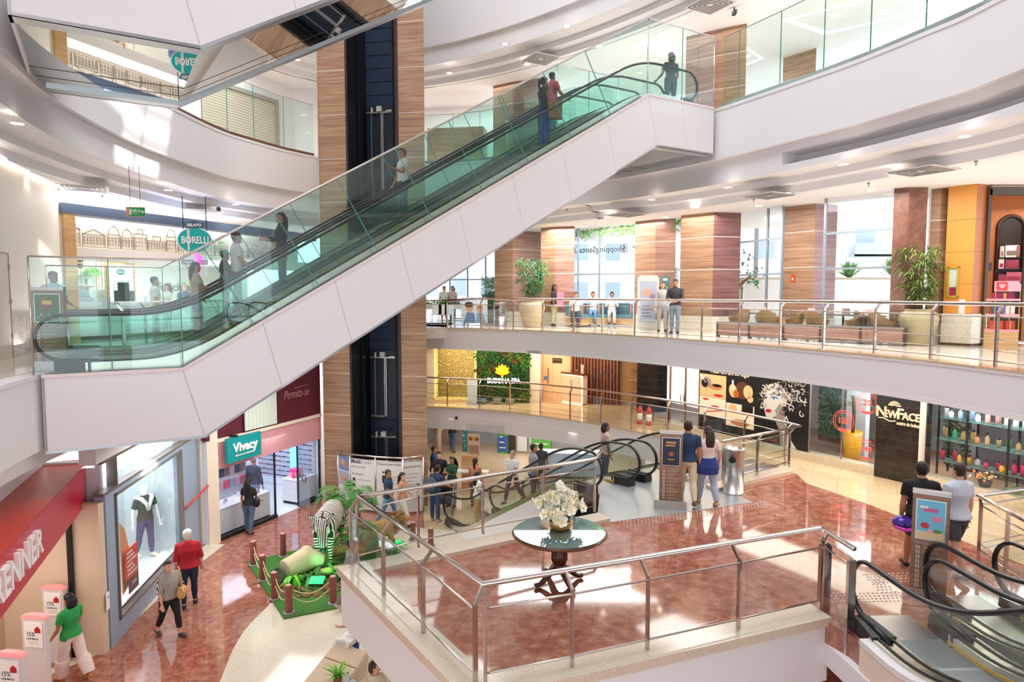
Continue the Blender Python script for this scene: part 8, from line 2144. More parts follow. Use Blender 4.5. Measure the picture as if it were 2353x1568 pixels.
# alarm sign, toilets sign
F=frame2(V((*PILL2[4][0],L2)),V((*PILL2[4][1],L2)));a,z=FA(F,1822,640);b=MB();b.fbox(F,a-.07,a+.07,z-.11,z+.11,.0,.02,M('fire_red','#d8431f',.4));b.fbox(F,a-.02,a+.02,z-.06,z+.02,.02,.024,w1);single('alarm_sign',b,None,'small red fire alarm sign on the oak pillar behind the cafe','sign')
F=frame2(V((*PILL2[2][1],L2)),V((*PILL2[2][2],L2)));a,z=FA(F,1529,645);b=MB();b.fbox(F,a-.12,a+.12,z-.15,z+.15,.0,.03,M('sign_teal2','#3b8a8f',.4));b.fbox(F,a-.08,a+.08,z+.0,z+.08,.03,.034,w1);b.fbox(F,a-.02,a+.1,z-.4,z-.18,.0,.03,M('sign_green2','#57b58a',.4));single('direction_plate',b,None,'small teal direction plate on the slim oak pillar','sign')
# curved teal sofa
sf=[PZ(x,y,L2) for x,y in((1338,752),(1366,750),(1410,749),(1460,751))];sfp=smooth_path(sf,4)
t=thing('curved_sofa','long teal bench sofa with a pale wood base in front of the entrance glass','sofa',sfp[len(sfp)//2])
TEAL=M('sofa_teal','#54808c',.8)
b=MB();sweep(b,sfp,[(0.05,L2+.05),(.05,L2+.34),(.75,L2+.34),(.75,L2+.05)],-1,None,True);b.build('base',WOODL,t)
b=MB();sweep(b,sfp,[(0.0,L2+.34),(0.0,L2+.46),(.6,L2+.46),(.6,L2+.34)],-1,None,True);b.build('seat',TEAL,t)
b=MB();sweep(b,sfp,[(.58,L2+.44),(.62,L2+.92),(.78,L2+.92),(.78,L2+.44)],-1,None,True);b.build('backrest',TEAL,t)
# digital totem, family poster, planters
p=PZ(1489,761,L2);F=Frame((p.x-.36,p.y,L2),(1,.0,0));t=thing('digital_sign','white rounded digital advertising totem beside the couple','digital sign',p)
b=MB();rbox(b,F,0,.72,.02,1.95,-.14,0,.08);b.build('case',M('totem_white','#dcd8d2',.4),t)
b=MB();b.fbox(F,.07,.65,.3,1.75,0,.01,M('totem_screen','#b9c0d2',.3));b.fdisc(F,.3,1.35,.16,.14,.01,.014,M('tp_peach','#dcae98',.5));b.fdisc(F,.5,1.2,.11,.1,.01,.014,M('tp_mauve','#a58fa8',.5))
for k in range(4):b.fbox(F,.12,.5-.08*(k%2),.5+.12*k,.54+.12*k,.01,.014,M('tp_line','#8d8da0',.5))
b.build('screen',None,t)
p=PZ(1090,748,L2);F=Frame((p.x-.55,p.y,L2),(1,-.06,0));t=thing('family_poster','free standing poster of a parent and a small child on the far walkway','poster',p)
b=MB();b.fbox(F,0,1.1,.1,1.15,-.05,0,M('fp_pale','#c9d2d8',.5));b.fdisc(F,.35,.75,.17,.2,0,.004,M('hp_skin','#c99a80',.5));b.fdisc(F,.33,.86,.18,.12,.004,.006,M('fp_hair','#4a3a30',.6));b.fdisc(F,.78,.68,.13,.15,.004,.008,M('hp_skin','#c99a80',.5));b.fdisc(F,.78,.76,.13,.08,.008,.01,M('fp_hair2','#b07a4a',.6));b.fpoly(F,[(.1,.1),(.62,.1),(.55,.52),(.25,.55)],.004,.007,M('fp_blue','#5f7b9f',.5));b.fpoly(F,[(.62,.1),(1.02,.1),(.92,.5),(.68,.52)],.004,.009,M('fp_blue2','#7d98bb',.5));b.text(F,'mais',.3,1.08,.1,.004,.004,M('tp_line','#8d8da0',.5));b.build('panel',None,t)
b=MB();b.fbox(F,.1,.16,0,.1,-.2,.15);b.fbox(F,.94,1.0,0,.1,-.2,.15);b.build('foot',STEELB,t)
b=MB();p=PZ(1122,740,L2);b.box(p.x-.3,p.x+.3,p.y,p.y+.2,L2,L2+1.3);single('directory_panel',b,M('directory_blue','#8aa0b4',.4),'blue grey directory panel right of the family poster','panel')
for k,px in enumerate((1004,1050)):
 p=PZ(px,742,L2);t=thing('planter_stand',('left','right')[k]+' gold legged planter box on the far walkway','planter',p)
 b=MB();b.box(p.x-.7,p.x+.5,p.y-.15,p.y+.15,L2+.62,L2+.82);b.build('box',M('planter_cream','#ded7c6',.5),t)
 for x in(-.66,.46):b=MB();b.beam(p+V((x,0,0)),p+V((x,0,.62)),.03,.03);b.build('leg',GOLD,t)
 b=MB();rnd=random.Random(k)
 for q in range(120):c=p+V((rnd.uniform(-.7,.5),rnd.uniform(-.14,.14),.84+abs(rnd.gauss(0,.1))));d=V((rnd.gauss(0,1),rnd.gauss(0,1),rnd.gauss(0,1))).normalized()*.08;s=V((d.z,d.x,d.y))*.4;b.add([c-d,c+s,c+d,c-s],[(0,1,2,3)])
 b.build('foliage',PLANT,t)
# far white chairs
for k,px in enumerate((1003,1018,1032)):
 p=PZ(px,747,L2);t=thing('white_chair',('leftmost','middle','rightmost')[k]+' of the white chairs on the far walkway beside the lift tower','chair',p)
 WC=M('chair_white','#e6e6e4',.4);b=MB();b.box(p.x-.2,p.x+.2,p.y-.2,p.y+.2,L2+.43,L2+.46);b.build('seat',WC,t);b=MB();b.box(p.x-.2,p.x+.2,p.y+.17,p.y+.2,L2+.46,L2+.85);b.build('backrest',WC,t)
 for x in(-.18,.18):
  for y in(-.18,.18):b=MB();b.tube([p+V((x,y,.43)),p+V((x*1.15,y*1.15,0))],.014,6);b.build('leg',WC,t)
# bags by the woman in pink
for k,(px,lab) in enumerate(((1258,'blue grey paper bag left of the woman in pink'),(1286,'blue grey paper bag right of the woman in pink'))):
 p=PZ(px,748,L2);b=MB();b.box(p.x-.22,p.x+.2,p.y-.1,p.y+.1,L2,L2+.42);b.tube([V((p.x-.1,p.y,L2+.42)),V((p.x,p.y,L2+.55)),V((p.x+.1,p.y,L2+.42))],.008,5);single('shopping_bag',b,M('bag_blue','#6f86b0',.6),lab,'bag')
p=PZ(1256,745,L2)+V((.05,.4,0));b=MB();b.box(p.x-.25,p.x+.25,p.y,p.y+.35,L2,L2+1.05);single('dark_cabinet',b,M('cabinet_grey','#6d6c70',.5),'dark grey box behind the woman in pink','cabinet')
# tactile paving
def dots(quad,lab,nu,nv):
 b=MB()
 for i in range(nu):
  for j in range(nv):
   u,v=(i+.5*(j%2))/max(1,nu-.5),j/max(1,nv-1.0);q=quad[0].lerp(quad[1],u).lerp(quad[3].lerp(quad[2],u),v);b.lathe([(.017,0),(.015,.005),(.0,.006)],q,6)
 o=single('tactile_paving',b,M('tactile_white','#e3d8cc',.5),lab,'tactile paving',None,'stuff')
z1_=L1+.002
dots([PZ(1425,1200,z1_),PZ(1758,1154,z1_),PZ(1770,1164,z1_),PZ(1438,1212,z1_)],'row of raised paving dots in front of the far escalators',44,4)
dots([PZ(1690,1141,z1_),PZ(1712,1139,z1_),PZ(1770,1160,z1_),PZ(1745,1165,z1_)],'short branch of raised paving dots near the steel bin',4,9)
dots([PZ(1990,1320,z1_),PZ(2255,1314,z1_),PZ(2262,1330,z1_),PZ(2003,1340,z1_)],'far row of raised paving dots by the oak sign',26,4)
dots([PZ(1905,1365,z1_),PZ(2080,1362,z1_),PZ(2074,1381,z1_),PZ(1908,1384,z1_)],'near row of raised paving dots beside the terrace corner',18,4)
dots([PZ(1984,1321,z1_),PZ(2012,1320,z1_),PZ(2072,1372,z1_),PZ(2036,1374,z1_)],'diagonal branch of raised paving dots by the oak sign',4,10)
b=MB()
pq=[PZ(*q,L1) for q in[(1370,1206),(1468,1192),(1560,1180),(1730,1155),(1640,1118),(1500,1100),(1380,1120)]];b.prism([(q.x,q.y) for q in pq],L1,L1+.006);single('landing_plate',b,M('plate_steel_grey','#a7aaa9',.3,.4),'grey landing plate in front of the far escalators','landing plate')
b=MB();pq=[ER.W(-1.25,-.06,.004),ER.W(-1.25,2.85,.004),ER.W(.2,2.85,.004),ER.W(.2,-.06,.004)];b.prism([(q.x,q.y) for q in pq],L1,L1+.004);single('landing_plate',b,M('plate_steel_pale','#bdc3c6',.25,.4),'pale landing plate in front of the right escalators','landing plate')
# kick plate and black ends are part of the escalators; outside: street, wall, planters and buildings
b=MB();b.prism([(-30,30.5),(1,29.5),(10,20.5),(17,12),(80,12),(80,120),(-60,120)],4.9,5.55);struct('ground',b,M('street','#d5d2cc',.8),'pale street outside the windows','ground')
OW_=M('building_white','#e9e6e1',.8);WN=M('building_window','#b4c4d6',.3)
def building(lab,x,y,w_,d_,h_,cols,rows,balcony=True):
 t=thing('building',lab,'building',(x,y,5.5));b=MB();b.box(x-w_/2,x+w_/2,y,y+d_,5.5,5.5+h_);b.build('walls',OW_,t)
 for r in range(rows):
  for c in range(cols):
   cx_=x-w_/2+w_*(c+.5)/cols;z=5.5+h_*(r+.35)/rows;b=MB();b.box(cx_-w_/cols*.22,cx_+w_/cols*.22,y-.06,y,z,z+h_/rows*.42);b.build('window',WN,t)
 if balcony:
  for r in range(rows):
   z=5.5+h_*(r+.18)/rows;b=MB();b.box(x-w_*.48,x-w_*.2,y-1.0,y,z,z+.15);b.box(x-w_*.48,x-w_*.2,y-1.0,y-.9,z,z+1.0);b.build('balcony',M('balcony_grey','#b9c0c4',.6),t)
building('white apartment block seen through the large right window',31,50,12,8,22,4,6)
building('white block seen through the window beside the plum pillar',18,55,9,8,20,3,6,False)
building('pale building across the street behind the entrance glass',6,58,14,8,10,5,3,False)
building('pale building behind the far left window',-6,60,10,8,12,4,3,False)
b=MB();b.hexa([(9.0,25.5,5.5),(24,25.5,5.5),(24,26,5.5),(9.0,26,5.5),(9.0,25.5,7.6),(24,25.5,7.6),(24,26,7.6),(9.0,26,7.6)]);struct('wall_street',b,OW_,'white garden wall outside the right window','wall')
b=MB();b.box(9.0,24,25.9,29,5.5,7.7);struct('ground',b,M('soil_pale','#b9ab95',.9),'raised planting bed outside the right window','ground')
for k,(x,s_) in enumerate(((13.6,.8),(15.4,1.0),(17.4,.8))):
 p=V((x,26.8,7.7));b=MB();rnd=random.Random(k)
 for q in range(70):
  a=rnd.uniform(0,6.28);up=rnd.uniform(.4,2.5);d=(V((math.cos(a),math.sin(a),up))).normalized()*s_*rnd.uniform(.7,1);s=d.cross(V((0,0,1))).normalized()*.05;b.add([p-s,p+s,p+d*.6+s,p+d,p+d*.6-s],[(0,1,2,4),(4,2,3)])
 single('agave',b,M('agave_green','#78a86a',.6,var=.3),('left','middle','right')[k]+' spiky agave in the planting bed outside the right window','plant')
t=thing('utility_pole','street utility pole with cross arms outside the second window','utility pole',(16.5,45,5.5));b=MB();b.tube([V((16.5,45,5.5)),V((16.5,45,17))],.15,8);b.beam(V((14.9,45,15.6)),V((18.1,45,15.6)),.12,.12);b.beam(V((15.2,45,14)),V((17.8,45,14)),.12,.12);b.build('pole',M('pole_grey','#8d8a86',.8),t)
b=MB()
for z in(15.7,14.1,13.2):b.tube([V((5,45,z+.6)),V((16.5,45,z)),V((30,45,z+.6))],.03,4)
b.build('wires',DARK,t)
# stroller
p=PZ(1025,1178,0);t=thing('pushchair','dark pushchair in front of the couple at the lift tower','pushchair',p)
b=MB();b.hexa([p+V(q) for q in((-.2,-.25,.35),(.2,-.25,.35),(.22,.2,.45),(-.22,.2,.45),(-.2,-.2,.5),(.2,-.2,.5),(.22,.3,.85),(-.22,.3,.85))]);b.build('seat',DARK,t)
b=MB();b.lathe([(.24,0),(.22,.14),(.12,.24),(0,.27)],p+V((0,.12,.75)),12);b.build('hood',BLACK,t)
for x in(-.22,.22):b=MB();b.tube([p+V((x,-.4,.12)),p+V((x,.1,.5)),p+V((x,.45,1.0))],.014,6);b.tube([p+V((x,.3,.1)),p+V((x,.0,.5))],.014,6);b.build('frame_tube',STEELB,t)
for x in(-.24,.24):
 for y in(-.4,.3):b=MB();b.tube([p+V((x,y+.1*math.cos(k*PI/6),.115+.1*math.sin(k*PI/6))) for k in range(12)],.016,6,None,True);b.build('wheel',RUBBER,t)
# ================================================================== people
def esc_at(px,py,t):
 """point on the tread of the central escalators seen at a pixel column, t across"""
 best=None;a=-1.5
 while a<EC.run+1.5:
  q=EC.W(a,t,EC.zs(a));e=abs(project(q)[0]-px)
  if best is None or e<best[0]:best=(e,q)
  a+=.05
 return best[1]
tA,tB=.98,3.12
UP=math.degrees(math.atan2(EC.d.x,-EC.d.y));DN=UP+180
P_=person
P_('woman in a tan top and dark shorts low on the central escalator',esc_at(452,750,tB),1.62,UP,sex='f',top=('#c9a98c','short'),bottom=('#2e3134','shorts'),hair=('long','black'),shoes='#d8c0a8',armR=(30,8,60,10),armL=(10,6,20,0),legL=(12,14),legR=(-4,4))
P_('person in a green cap and dark top riding the central escalator',esc_at(518,720,tB),1.55,UP,sex='m',top=('#3c3a34','short'),bottom=('#2d3b44','long'),cap='#1f7a4c',hair=('short','black'),skin='brown',armL=(18,6,40,0),**dict(legL=(4,4),legR=(-2,2)))
P_('tall man in a pale tee riding behind the green cap on the central escalator',esc_at(545,705,tB),1.82,UP,top=('#d9d2c8','short'),bottom=('#4a524c','long'),hair=('short','brown'),armL=(12,6,20,0),armR=(16,6,40,0),legL=(6,6),legR=(-4,2))
P_('woman in black with very long hair riding the central escalator',esc_at(652,650,tB),1.74,DN,sex='f',top=('#2a2e33','long'),bottom=('#33383f','long'),hair=('long','black'),armL=(20,6,70,20),armR=(20,6,70,20))
P_('man in a white tee halfway up the central escalator',esc_at(926,470,tB),1.76,DN,top=('#e3dfd6','short'),bottom=('#5d6a64','long'),hair=('short','black'),armL=(20,6,90,10),armR=(8,8,20,0),head=(0,12))
P_('woman in a dark top and wide blue trousers near the top of the central escalator',esc_at(1250,330,tA),1.74,UP,sex='f',top=('#2c3346','tank'),bottom=('#2c4a94','long'),hair=('pony','black'),skin='brown',loose=.02,armL=(30,8,60,0),armR=(-4,12,10,0))
P_('person in a red top just ahead of the woman in blue trousers on the escalator',esc_at(1268,320,tB),1.72,UP,top=('#a8404c','short'),bottom=('#3c5f86','long'),hair=('short','black'),skin='brown',armR=(20,14,40,0))
q=esc_at(1278,320,.55);b=MB();bq=q+V((0,0,.62));b.box(bq.x-.16,bq.x+.16,bq.y-.08,bq.y+.08,bq.z,bq.z+.42,M('bag_brown','#a8683c',.6));b.tube([bq+V((-.1,0,.42)),bq+V((0,0,.6)),bq+V((.1,0,.42))],.01,5,M('bag_brown','#a8683c',.6));single('shopping_bag',b,None,'brown paper bag carried beside the woman in blue trousers','bag')
P_('person in a dark patterned shirt at the top landing of the central escalator',PZ(1614,238,L3)+EC.l*1.2,1.68,200,top=('#2f3338','short'),bottom=('#3f5368','long'),hair=('bob','black'),sex='f',armL=(10,18,60,0),armR=(10,18,60,0))
# upper floor left
P_('bearded man in a light blue shirt behind the sign with the green poster',PZ(130,808,L2),1.80,70,top=('#b4c6d8','short'),bottom=('#d0cdc6','long'),hair=('short','black'),skin='brown',armL=(10,8,60,10),armR=(12,8,50,10),legL=(18,8),legR=(-14,10),fat=1.15)
P_('man in a grey tee standing at the ice cream counter',PZ(360,788,L2),1.74,120,top=('#cfc4b8','short'),bottom=('#3b4453','long'),hair=('short','black'),**STAND)
P_('woman with long light brown hair beside the man at the ice cream counter',PZ(388,772,L2),1.60,320,sex='f',top=('#e8e2dc','short'),bottom=('#4d5a70','long'),hair=('long','auburn'),skin='light',**STAND)
P_('grey haired man in a blue jacket behind the ice cream shop railing',PZ(411,766,L2)+V((0,.5,0)),1.60,40,top=('#4b5f82','long'),bottom=('#3b3f4a','long'),hair=('short','grey'),skin='light',**STAND)
# upper floor right
P_('woman in a pink jacket with dark curly hair beside the largest palm',PZ(1274,750,L2),1.66,60,sex='f',top=('#2f3036','elbow'),bottom=('#c3bd92','long'),hair=('bob','black'),loose=.015,skin='brown',**STAND)
b=MB();q=PZ(1284,750,L2)+V((.04,-.04,.78));b.hexa([q+V(x) for x in((-.14,-.08,0),(.14,-.06,0),(.14,.1,0),(-.14,.1,0),(-.13,-.07,.62),(.15,-.05,.60),(.14,.1,.6),(-.13,.1,.6))]);single('pink_jacket',b,cloth('#f07f92'),'pink jacket draped over the shoulder of the woman by the palm','jacket')
P_('man in a dark grey hooded jacket leaning by the broad oak pillar',PZ(1550,768,L2),1.76,-25,top=('#3f3d42','long'),bottom=('#7f93a4','long'),hair=('short','black'),shoes='#2a2524',armL=(14,8,60,35),armR=(14,8,60,35),legL=(8,8),legR=(-2,2))
P_('woman in a grey coat over a red top beside the man in the dark jacket',PZ(1521,763,L2),1.70,-10,sex='f',top=('#b4b2b2','long'),bottom=('#a9a8aa','long'),hair=('long','auburn'),skin='light',**STAND)
q=PZ(1512,762,L2)+V((0,-.15,.42));b=MB();b.lathe([(.1,0),(.15,.05),(.14,.2),(.06,.26)],q,12,None,True,1,.5);b.tube([q+V((-.06,0,.25)),q+V((0,0,.45)),q+V((.06,0,.25))],.01,5);single('handbag',b,M('bag_tan','#b98a62',.6),'tan handbag held by the woman in the grey coat','bag')
def sitter(px,lab,**k):
 q=on_path(sfp,px,L2);n=path_normals(sfp,-1)[min(len(sfp)-1,int((px-1322)/138*(len(sfp)-1)))];p=q+n*.30+V((0,0,.46));P_(lab,p,1.70,-8,sit=True,**k)
sitter(1335,'person in dark trousers sitting at the left end of the teal sofa',top=('#c6c2bd','short'),bottom=('#2f3a4a','long'),legL=(70,50),legR=(68,52),lean=-14)
sitter(1375,'person in blue jeans sitting left of the middle of the teal sofa',top=('#a9b3bd','short'),bottom=('#5f86b4','long'),lean=-8)
sitter(1412,'person in a white top sitting on the teal sofa with legs crossed',top=('#e6e0dc','long'),bottom=('#cfc4b8','long'),lean=-8,armL=(30,8,70,20),armR=(30,8,70,20),legL=(80,70),legR=(84,96))
sitter(1452,'person in pale blue sitting at the right end of the teal sofa',top=('#9fb6cc','short'),bottom=('#6f94ba','long'),lean=-6)
P_('person in white standing outside behind the far window',PZ(1005,745,L2)+V((0,3.0,0)),1.65,20,top=('#d8d2cc','short'),bottom=('#8c8c90','long'),hair=('short','brown'),**STAND)
P_('second person standing beside the white chairs on the far walkway',PZ(1026,745,L2)+V((0,3.0,0)),1.66,-20,top=('#c3b6ae','short'),bottom=('#6d7886','long'),hair=('bob','brown'),sex='f',**STAND)
# mezzanine
P_('man in a navy shirt and cream trousers walking hand in hand by the tall sign',PZ(1578,1160,L1),1.78,172,top=('#28405e','short'),bottom=('#d9c4a4','long'),hair=('short','brown'),shoes='#6b4a36',armL=(0,14,8,0),armR=(-6,8,10,0),legL=(8,4),legR=(-16,14))
P_('woman with long dark hair and white top beside the man in the navy shirt',PZ(1624,1160,L1),1.66,190,sex='f',top=('#e6d3cc','short'),bottom=('#a7b2c4','long'),hair=('long','brown'),skin='light',shoes='#c9a878',armR=(0,20,16,0),armL=(8,8,10,0),legL=(14,6),legR=(-12,12),loose=.012)
b=MB();q=PZ(1624,1160,L1);loft(b,[(q+V((0,0,.68)),V((.225,0,0)),V((0,.175,0))),(q+V((0,0,.82)),V((.235,0,0)),V((0,.185,0))),(q+V((0,0,1.02)),V((.175,0,0)),V((0,.135,0)))],18);single('tied_shirt',b,cloth('#2a3c80'),'dark blue shirt tied round the waist of the woman by the tall sign','shirt')
mA=P_('man in a black tee walking away and carrying a purple helmet',PZ(2108,1318,L1),1.78,165,top=('#1d1c1f','short'),bottom=('#34343a','shorts'),hair=('short','black'),shoes='#1b1b1d',armL=(2,8,6,0),armR=(4,16,18,0),legL=(16,6),legR=(-18,20),fat=1.12)
P_('man in a pale grey tee and dark shorts walking away beside the black tee man',PZ(2192,1322,L1),1.80,195,top=('#c3c9d6','short'),bottom=('#4c4a50','shorts'),hair=('short','brown'),skin='light',shoes='#4a4648',armL=(8,8,8,0),armR=(0,10,10,0),legL=(-14,12),legR=(14,4),fat=1.15)
hb=PD(2076,1202,PZ(2108,1318,L1).y-.05)
t=thing('helmet','glossy purple and pink helmet hanging from the hand of the man in black','helmet',hb)
b=MB();b.ball(hb,(.17,.15,.12),9);b.build('shell',M('helmet_purple','#4a2f8f',.15,.3),t)
b=MB();b.tube([hb+V((-.16,-.05,-.04)),hb+V((-.05,-.15,-.07)),hb+V((.1,-.13,-.06))],.03,8);b.build('pink_rim',M('helmet_pink','#d03fa8',.2),t)
b=MB();b.tube([hb+V((.02,-.02,.1)),hb+V((.05,0,.2))],.012,6);b.tube([hb+V((.08,-.08,-.08)),hb+V((.1,-.06,-.22))],.012,6);b.build('strap',BLACK,t)
# ground floor
P_('white haired man in a red polo and dark jeans by the mannequin window',PZ(1436-1000+0,1392,0),1.74,205,top=('#b4202c','elbow'),bottom=('#232f45','long'),hair=('short','white'),skin='light',shoes='#26323e',fat=1.35,head=(-30,4),armL=(-4,10,10,0),armR=(6,12,12,0),legL=(-8,6),legR=(8,4))
STR=M_stripe('striped_blouse','#3a3632','#d9d2c6',15,'X',.85)
wq=P_('short haired woman in a striped blouse and black trousers with a tan bag',PZ(392,1462,0),1.60,60,sex='f',top=('#8f877c','elbow'),bottom=('#1d1c1e','crop'),hair=('short','brown'),skin='light',shoes='#4a4440',fat=1.2,armL=(20,12,70,30),armR=(6,10,14,0),legL=(16,6),legR=(-16,14))
for ch in wq[0].children:
 if ch.name.startswith('shirt'):ch.data.materials[0]=STR
q=wq[2]((.16,-.20,-.0));q=V((q.x,q.y,.92));b=MB();b.ball(q,(.09,.16,.14),7);b.tube([q+V((0,0,.1)),q+V((-.04,.02,.42)),q+V((-.12,.1,.5))],.016,6);single('shoulder_bag',b,M('bag_tan2','#c59a62',.6),'tan shoulder bag of the woman in the striped blouse','bag')
P_('dark haired woman in a green top and white skirt trousers at the store entry',PZ(168,1562,0),1.62,250,sex='f',top=('#2f9a4c','short'),bottom=('#ead5ce','long'),hair=('bob','black'),skin='tan',loose=.05,shoes='#c98a4e',armL=(10,8,30,0),armR=(14,8,30,0),legL=(14,6),legR=(-16,14))
P_('woman in a black tee and jeans looking into the accessory shop',PZ(574,1226,0),1.63,172,sex='f',top=('#1f2024','short'),bottom=('#50687f','long'),hair=('long','black'),shoes='#3a3a3e',armL=(2,12,10,0),armR=(10,10,50,0),legL=(4,2),legR=(-8,10))
b=MB();q=PZ(592,1226,0)+V((.02,-.05,.95));b.ball(q,(.10,.08,.15),7);b.tube([q+V((0,0,.12)),q+V((-.08,0,.44))],.014,5);single('handbag',b,BLACK,'black shoulder bag of the woman outside the accessory shop','bag')
P_('big man in a dark jacket standing inside the accessory shop',FV.p(aD0+.05,.012,-1.0),1.80,160,top=('#39435c','long'),bottom=('#8f9db8','long'),hair=('bald','grey'),skin='light',fat=1.35,armL=(2,14,10,0),armR=(2,14,10,0))
P_('man in a navy tee walking past the hoarding',PZ(893,1206,0),1.72,80,top=('#273a55','short'),bottom=('#6f93b8','long'),hair=('short','brown'),**WALK1)
P_('woman with brown hair and white trousers walking past the hoarding',PZ(926,1212,0),1.66,80,sex='f',top=('#c08a6e','short'),bottom=('#e6ddd4','long'),hair=('long','brown'),skin='light',loose=.015,**WALK2)
P_('man in a black tee and glasses facing the pushchair',PZ(1010,1158,0),1.76,20,top=('#1d1b1e','short'),bottom=('#2e3440','long'),hair=('short','black'),skin='light',armL=(10,10,30,10),armR=(10,10,30,10))
P_('woman in a dark green top with long black hair beside the black tee man',PZ(1040,1165,0),1.68,-40,sex='f',top=('#2a4a36','long'),bottom=('#7f8a90','long'),hair=('long','black'),**PHONE)
bq=P_('man in navy with a grey backpack bending over the pushchair',PZ(1000,1200,0),1.76,150,top=('#2b3a58','short'),bottom=('#2c4a72','long'),hair=('short','black'),skin='tan',lean=12,armL=(30,8,30,0),armR=(30,8,30,0),shoes='#b9aaa0')
q=bq[2]((0,.22,.25));q=V((q.x,q.y,1.22));b=MB();b.ball(q,(.19,.15,.26),8);b.ball(q+V((0,-.06,-.08)),(.14,.14,.14),7);single('backpack',b,M('backpack_grey','#4a5060',.8),'grey backpack on the man bending over the pushchair','backpack')
P_('woman with her back turned and a dark ponytail at the wooden kiosk',PZ(1092,1165,0),1.62,170,sex='f',top=('#c98a68','tank'),bottom=('#5b5350','long'),hair=('pony','black'),skin='tan',**STAND)
P_('woman in a white tee and mustard trousers at the foot of the short escalator',PZ(1098,1206,0),1.62,120,sex='f',top=('#e6e0de','short'),bottom=('#d09a4c','long'),hair=('long','black'),**STAND)
P_('man in a white polo walking beside the short escalator',PZ(1178,1168,0)+V((0,.4,0)),1.80,320,top=('#dedfe0','short'),bottom=('#26304a','long'),hair=('short','grey'),skin='light',fat=1.15,**WALK2)
P_('person in dark clothes behind the short escalator glass',PZ(1243,1125,0),1.66,160,top=('#3a4050','short'),bottom=('#2b2d34','long'),hair=('short','black'),skin='brown',**STAND)
P_('person in jeans walking at the back, cut off by the mezzanine edge',PZ(1040,1038,0),1.66,175,sex='f',top=('#24262c','short'),bottom=('#4a5f86','long'),hair=('long','brown'),**WALK1)
P_('man in blue half hidden behind the lift tower',PZ(992,1130,0)+V((.15,-.5,0)),1.74,100,top=('#1f4a7a','short'),bottom=('#2b3140','long'),hair=('short','black'),**STAND)
def esd_at(a,t):return ED.W(a,t,ED.zs(a))
P_('person with dark curly hair riding up the short escalator',esd_at(ED.run*.74,2.5),1.66,100,top=('#c8a8a0','short'),bottom=('#4a4c58','long'),hair=('bob','black'),sex='f',skin='brown',**STAND)
P_('rider with dark hair lower on the short escalator nearest the table',esd_at(ED.run*.55,.75),1.64,100,top=('#8d8f98','short'),bottom=('#33363e','long'),hair=('short','black'),**STAND)
P_('man with brown hair and a pale shirt sitting at the bottom edge',PZ(862,1650,.44),1.74,40,sit=True,top=('#dccdb4','short'),bottom=('#4a5368','long'),hair=('short','brown'),skin='light',head=(60,25))
P_('person in blue jeans sitting on the beige bench under the terrace',PZ(852,1474,.49),1.72,250,sit=True,top=('#d9b48c','short'),bottom=('#34528c','long'),hair=('short','black'),armL=(40,10,40,0),armR=(40,10,40,0))
P_('person in dark trousers walking just behind the terrace corner',PZ(772,1418,0)+V((.33,.12,0)),1.68,90,top=('#8c8a86','short'),bottom=('#77716a','long'),shoes='#b7a79c',**WALK2)
# ================================================================== ceiling fittings
def downlight_proto():
 t=thing('downlight','round ceiling downlight','ceiling light',(0,0,0))
 b=MB();b.lathe([(.10,-.004),(.14,-.012),(.15,-.004),(.15,0),(.10,0)],(0,0,0),20);b.build('ring',w1,t)
 b=MB();b.lathe([(.0,-.004),(.105,-.004),(.105,0),(0,0)],(0,0,0),20);b.build('diffuser',EM('downlight_glow','#fff3e4',9.0),t)
 return t
dlp=None
def downlight(px,py,z,lab,e=30,col=(1,.93,.84),size=R(120)):
 global dlp
 p=PZ(px,py,z)
 if dlp is None:dlp=downlight_proto();o=dlp;o.location=p;o['label']=lab
 else:o=clone(dlp,p,0,lab)
 lamp('downlight_beam','SPOT',p-V((0,0,.03)),e,col,None,spot_size=size,spot_blend=.8,shadow_soft_size=.1)
Z2,Z2b=CEIL2-.001,9.959
R2=[(2215,314,Z2b,'largest downlight in the stepped ceiling edge at the far right'),(1937,378,Z2b,'second downlight from the right in the stepped ceiling edge'),(1672,431,Z2b,'third downlight from the right in the stepped ceiling edge'),(1497,459,Z2b,'downlight in the stepped ceiling edge just right of the escalator'),
  (2055,402,Z2,'downlight beside the large vent over the walkway'),(1806,444,Z2,'downlight right of the middle vent over the walkway'),(2002,438,Z2,'downlight in front of the large right window'),(1744,473,Z2,'downlight above the cafe near the plum pillar'),(1594,477,Z2,'downlight over the broad oak pillar'),(1396,498,Z2,'downlight just left of the entrance vent'),(1530,500,Z2,'small downlight above the leaf garland')]
for px,py,z,lab in R2:downlight(px,py,z,lab,75,(1,.92,.82))
for px,py,z,lab in[(40,284,Z2b,'downlight at the far left edge of the left ceiling'),(57,395,Z2,'downlight on the left ceiling above the cream wall'),(388,437,Z2b,'downlight in the curved ceiling step left of the lift tower'),(243,446,Z2,'downlight beside the left ceiling vent'),(542,470,Z2b,'downlight in the curved step above the oval sign')]:
 downlight(px,py,z,lab,75,(1,.92,.82))
Z3,Z3b=CEIL3-.001,15.919
for px,py,z,lab in[(1302,60,Z3b,'upper downlight in the top ceiling step right of the lift tower'),(1160,101,Z3b,'lower downlight in the top ceiling step right of the lift tower'),(1033,168,Z3,'top floor downlight nearest the lift tower'),(1210,148,Z3,'top floor downlight below the square vent'),(1376,106,Z3,'top floor downlight above the glass guard of the escalator'),(1422,160,Z3,'top floor downlight behind the glass guard'),(1570,41,Z3,'top floor downlight left of the corner vent'),(1470,168,Z3,'top floor downlight close to the escalator top'),(1235,185,Z3,'top floor downlight beside the oak pillar'),(1560,125,Z3,'top floor downlight left of the large oak pillar'),(683,137,Z3,'top floor downlight left of the lift tower')]:
 downlight(px,py,z,lab,75,(1,.95,.88))
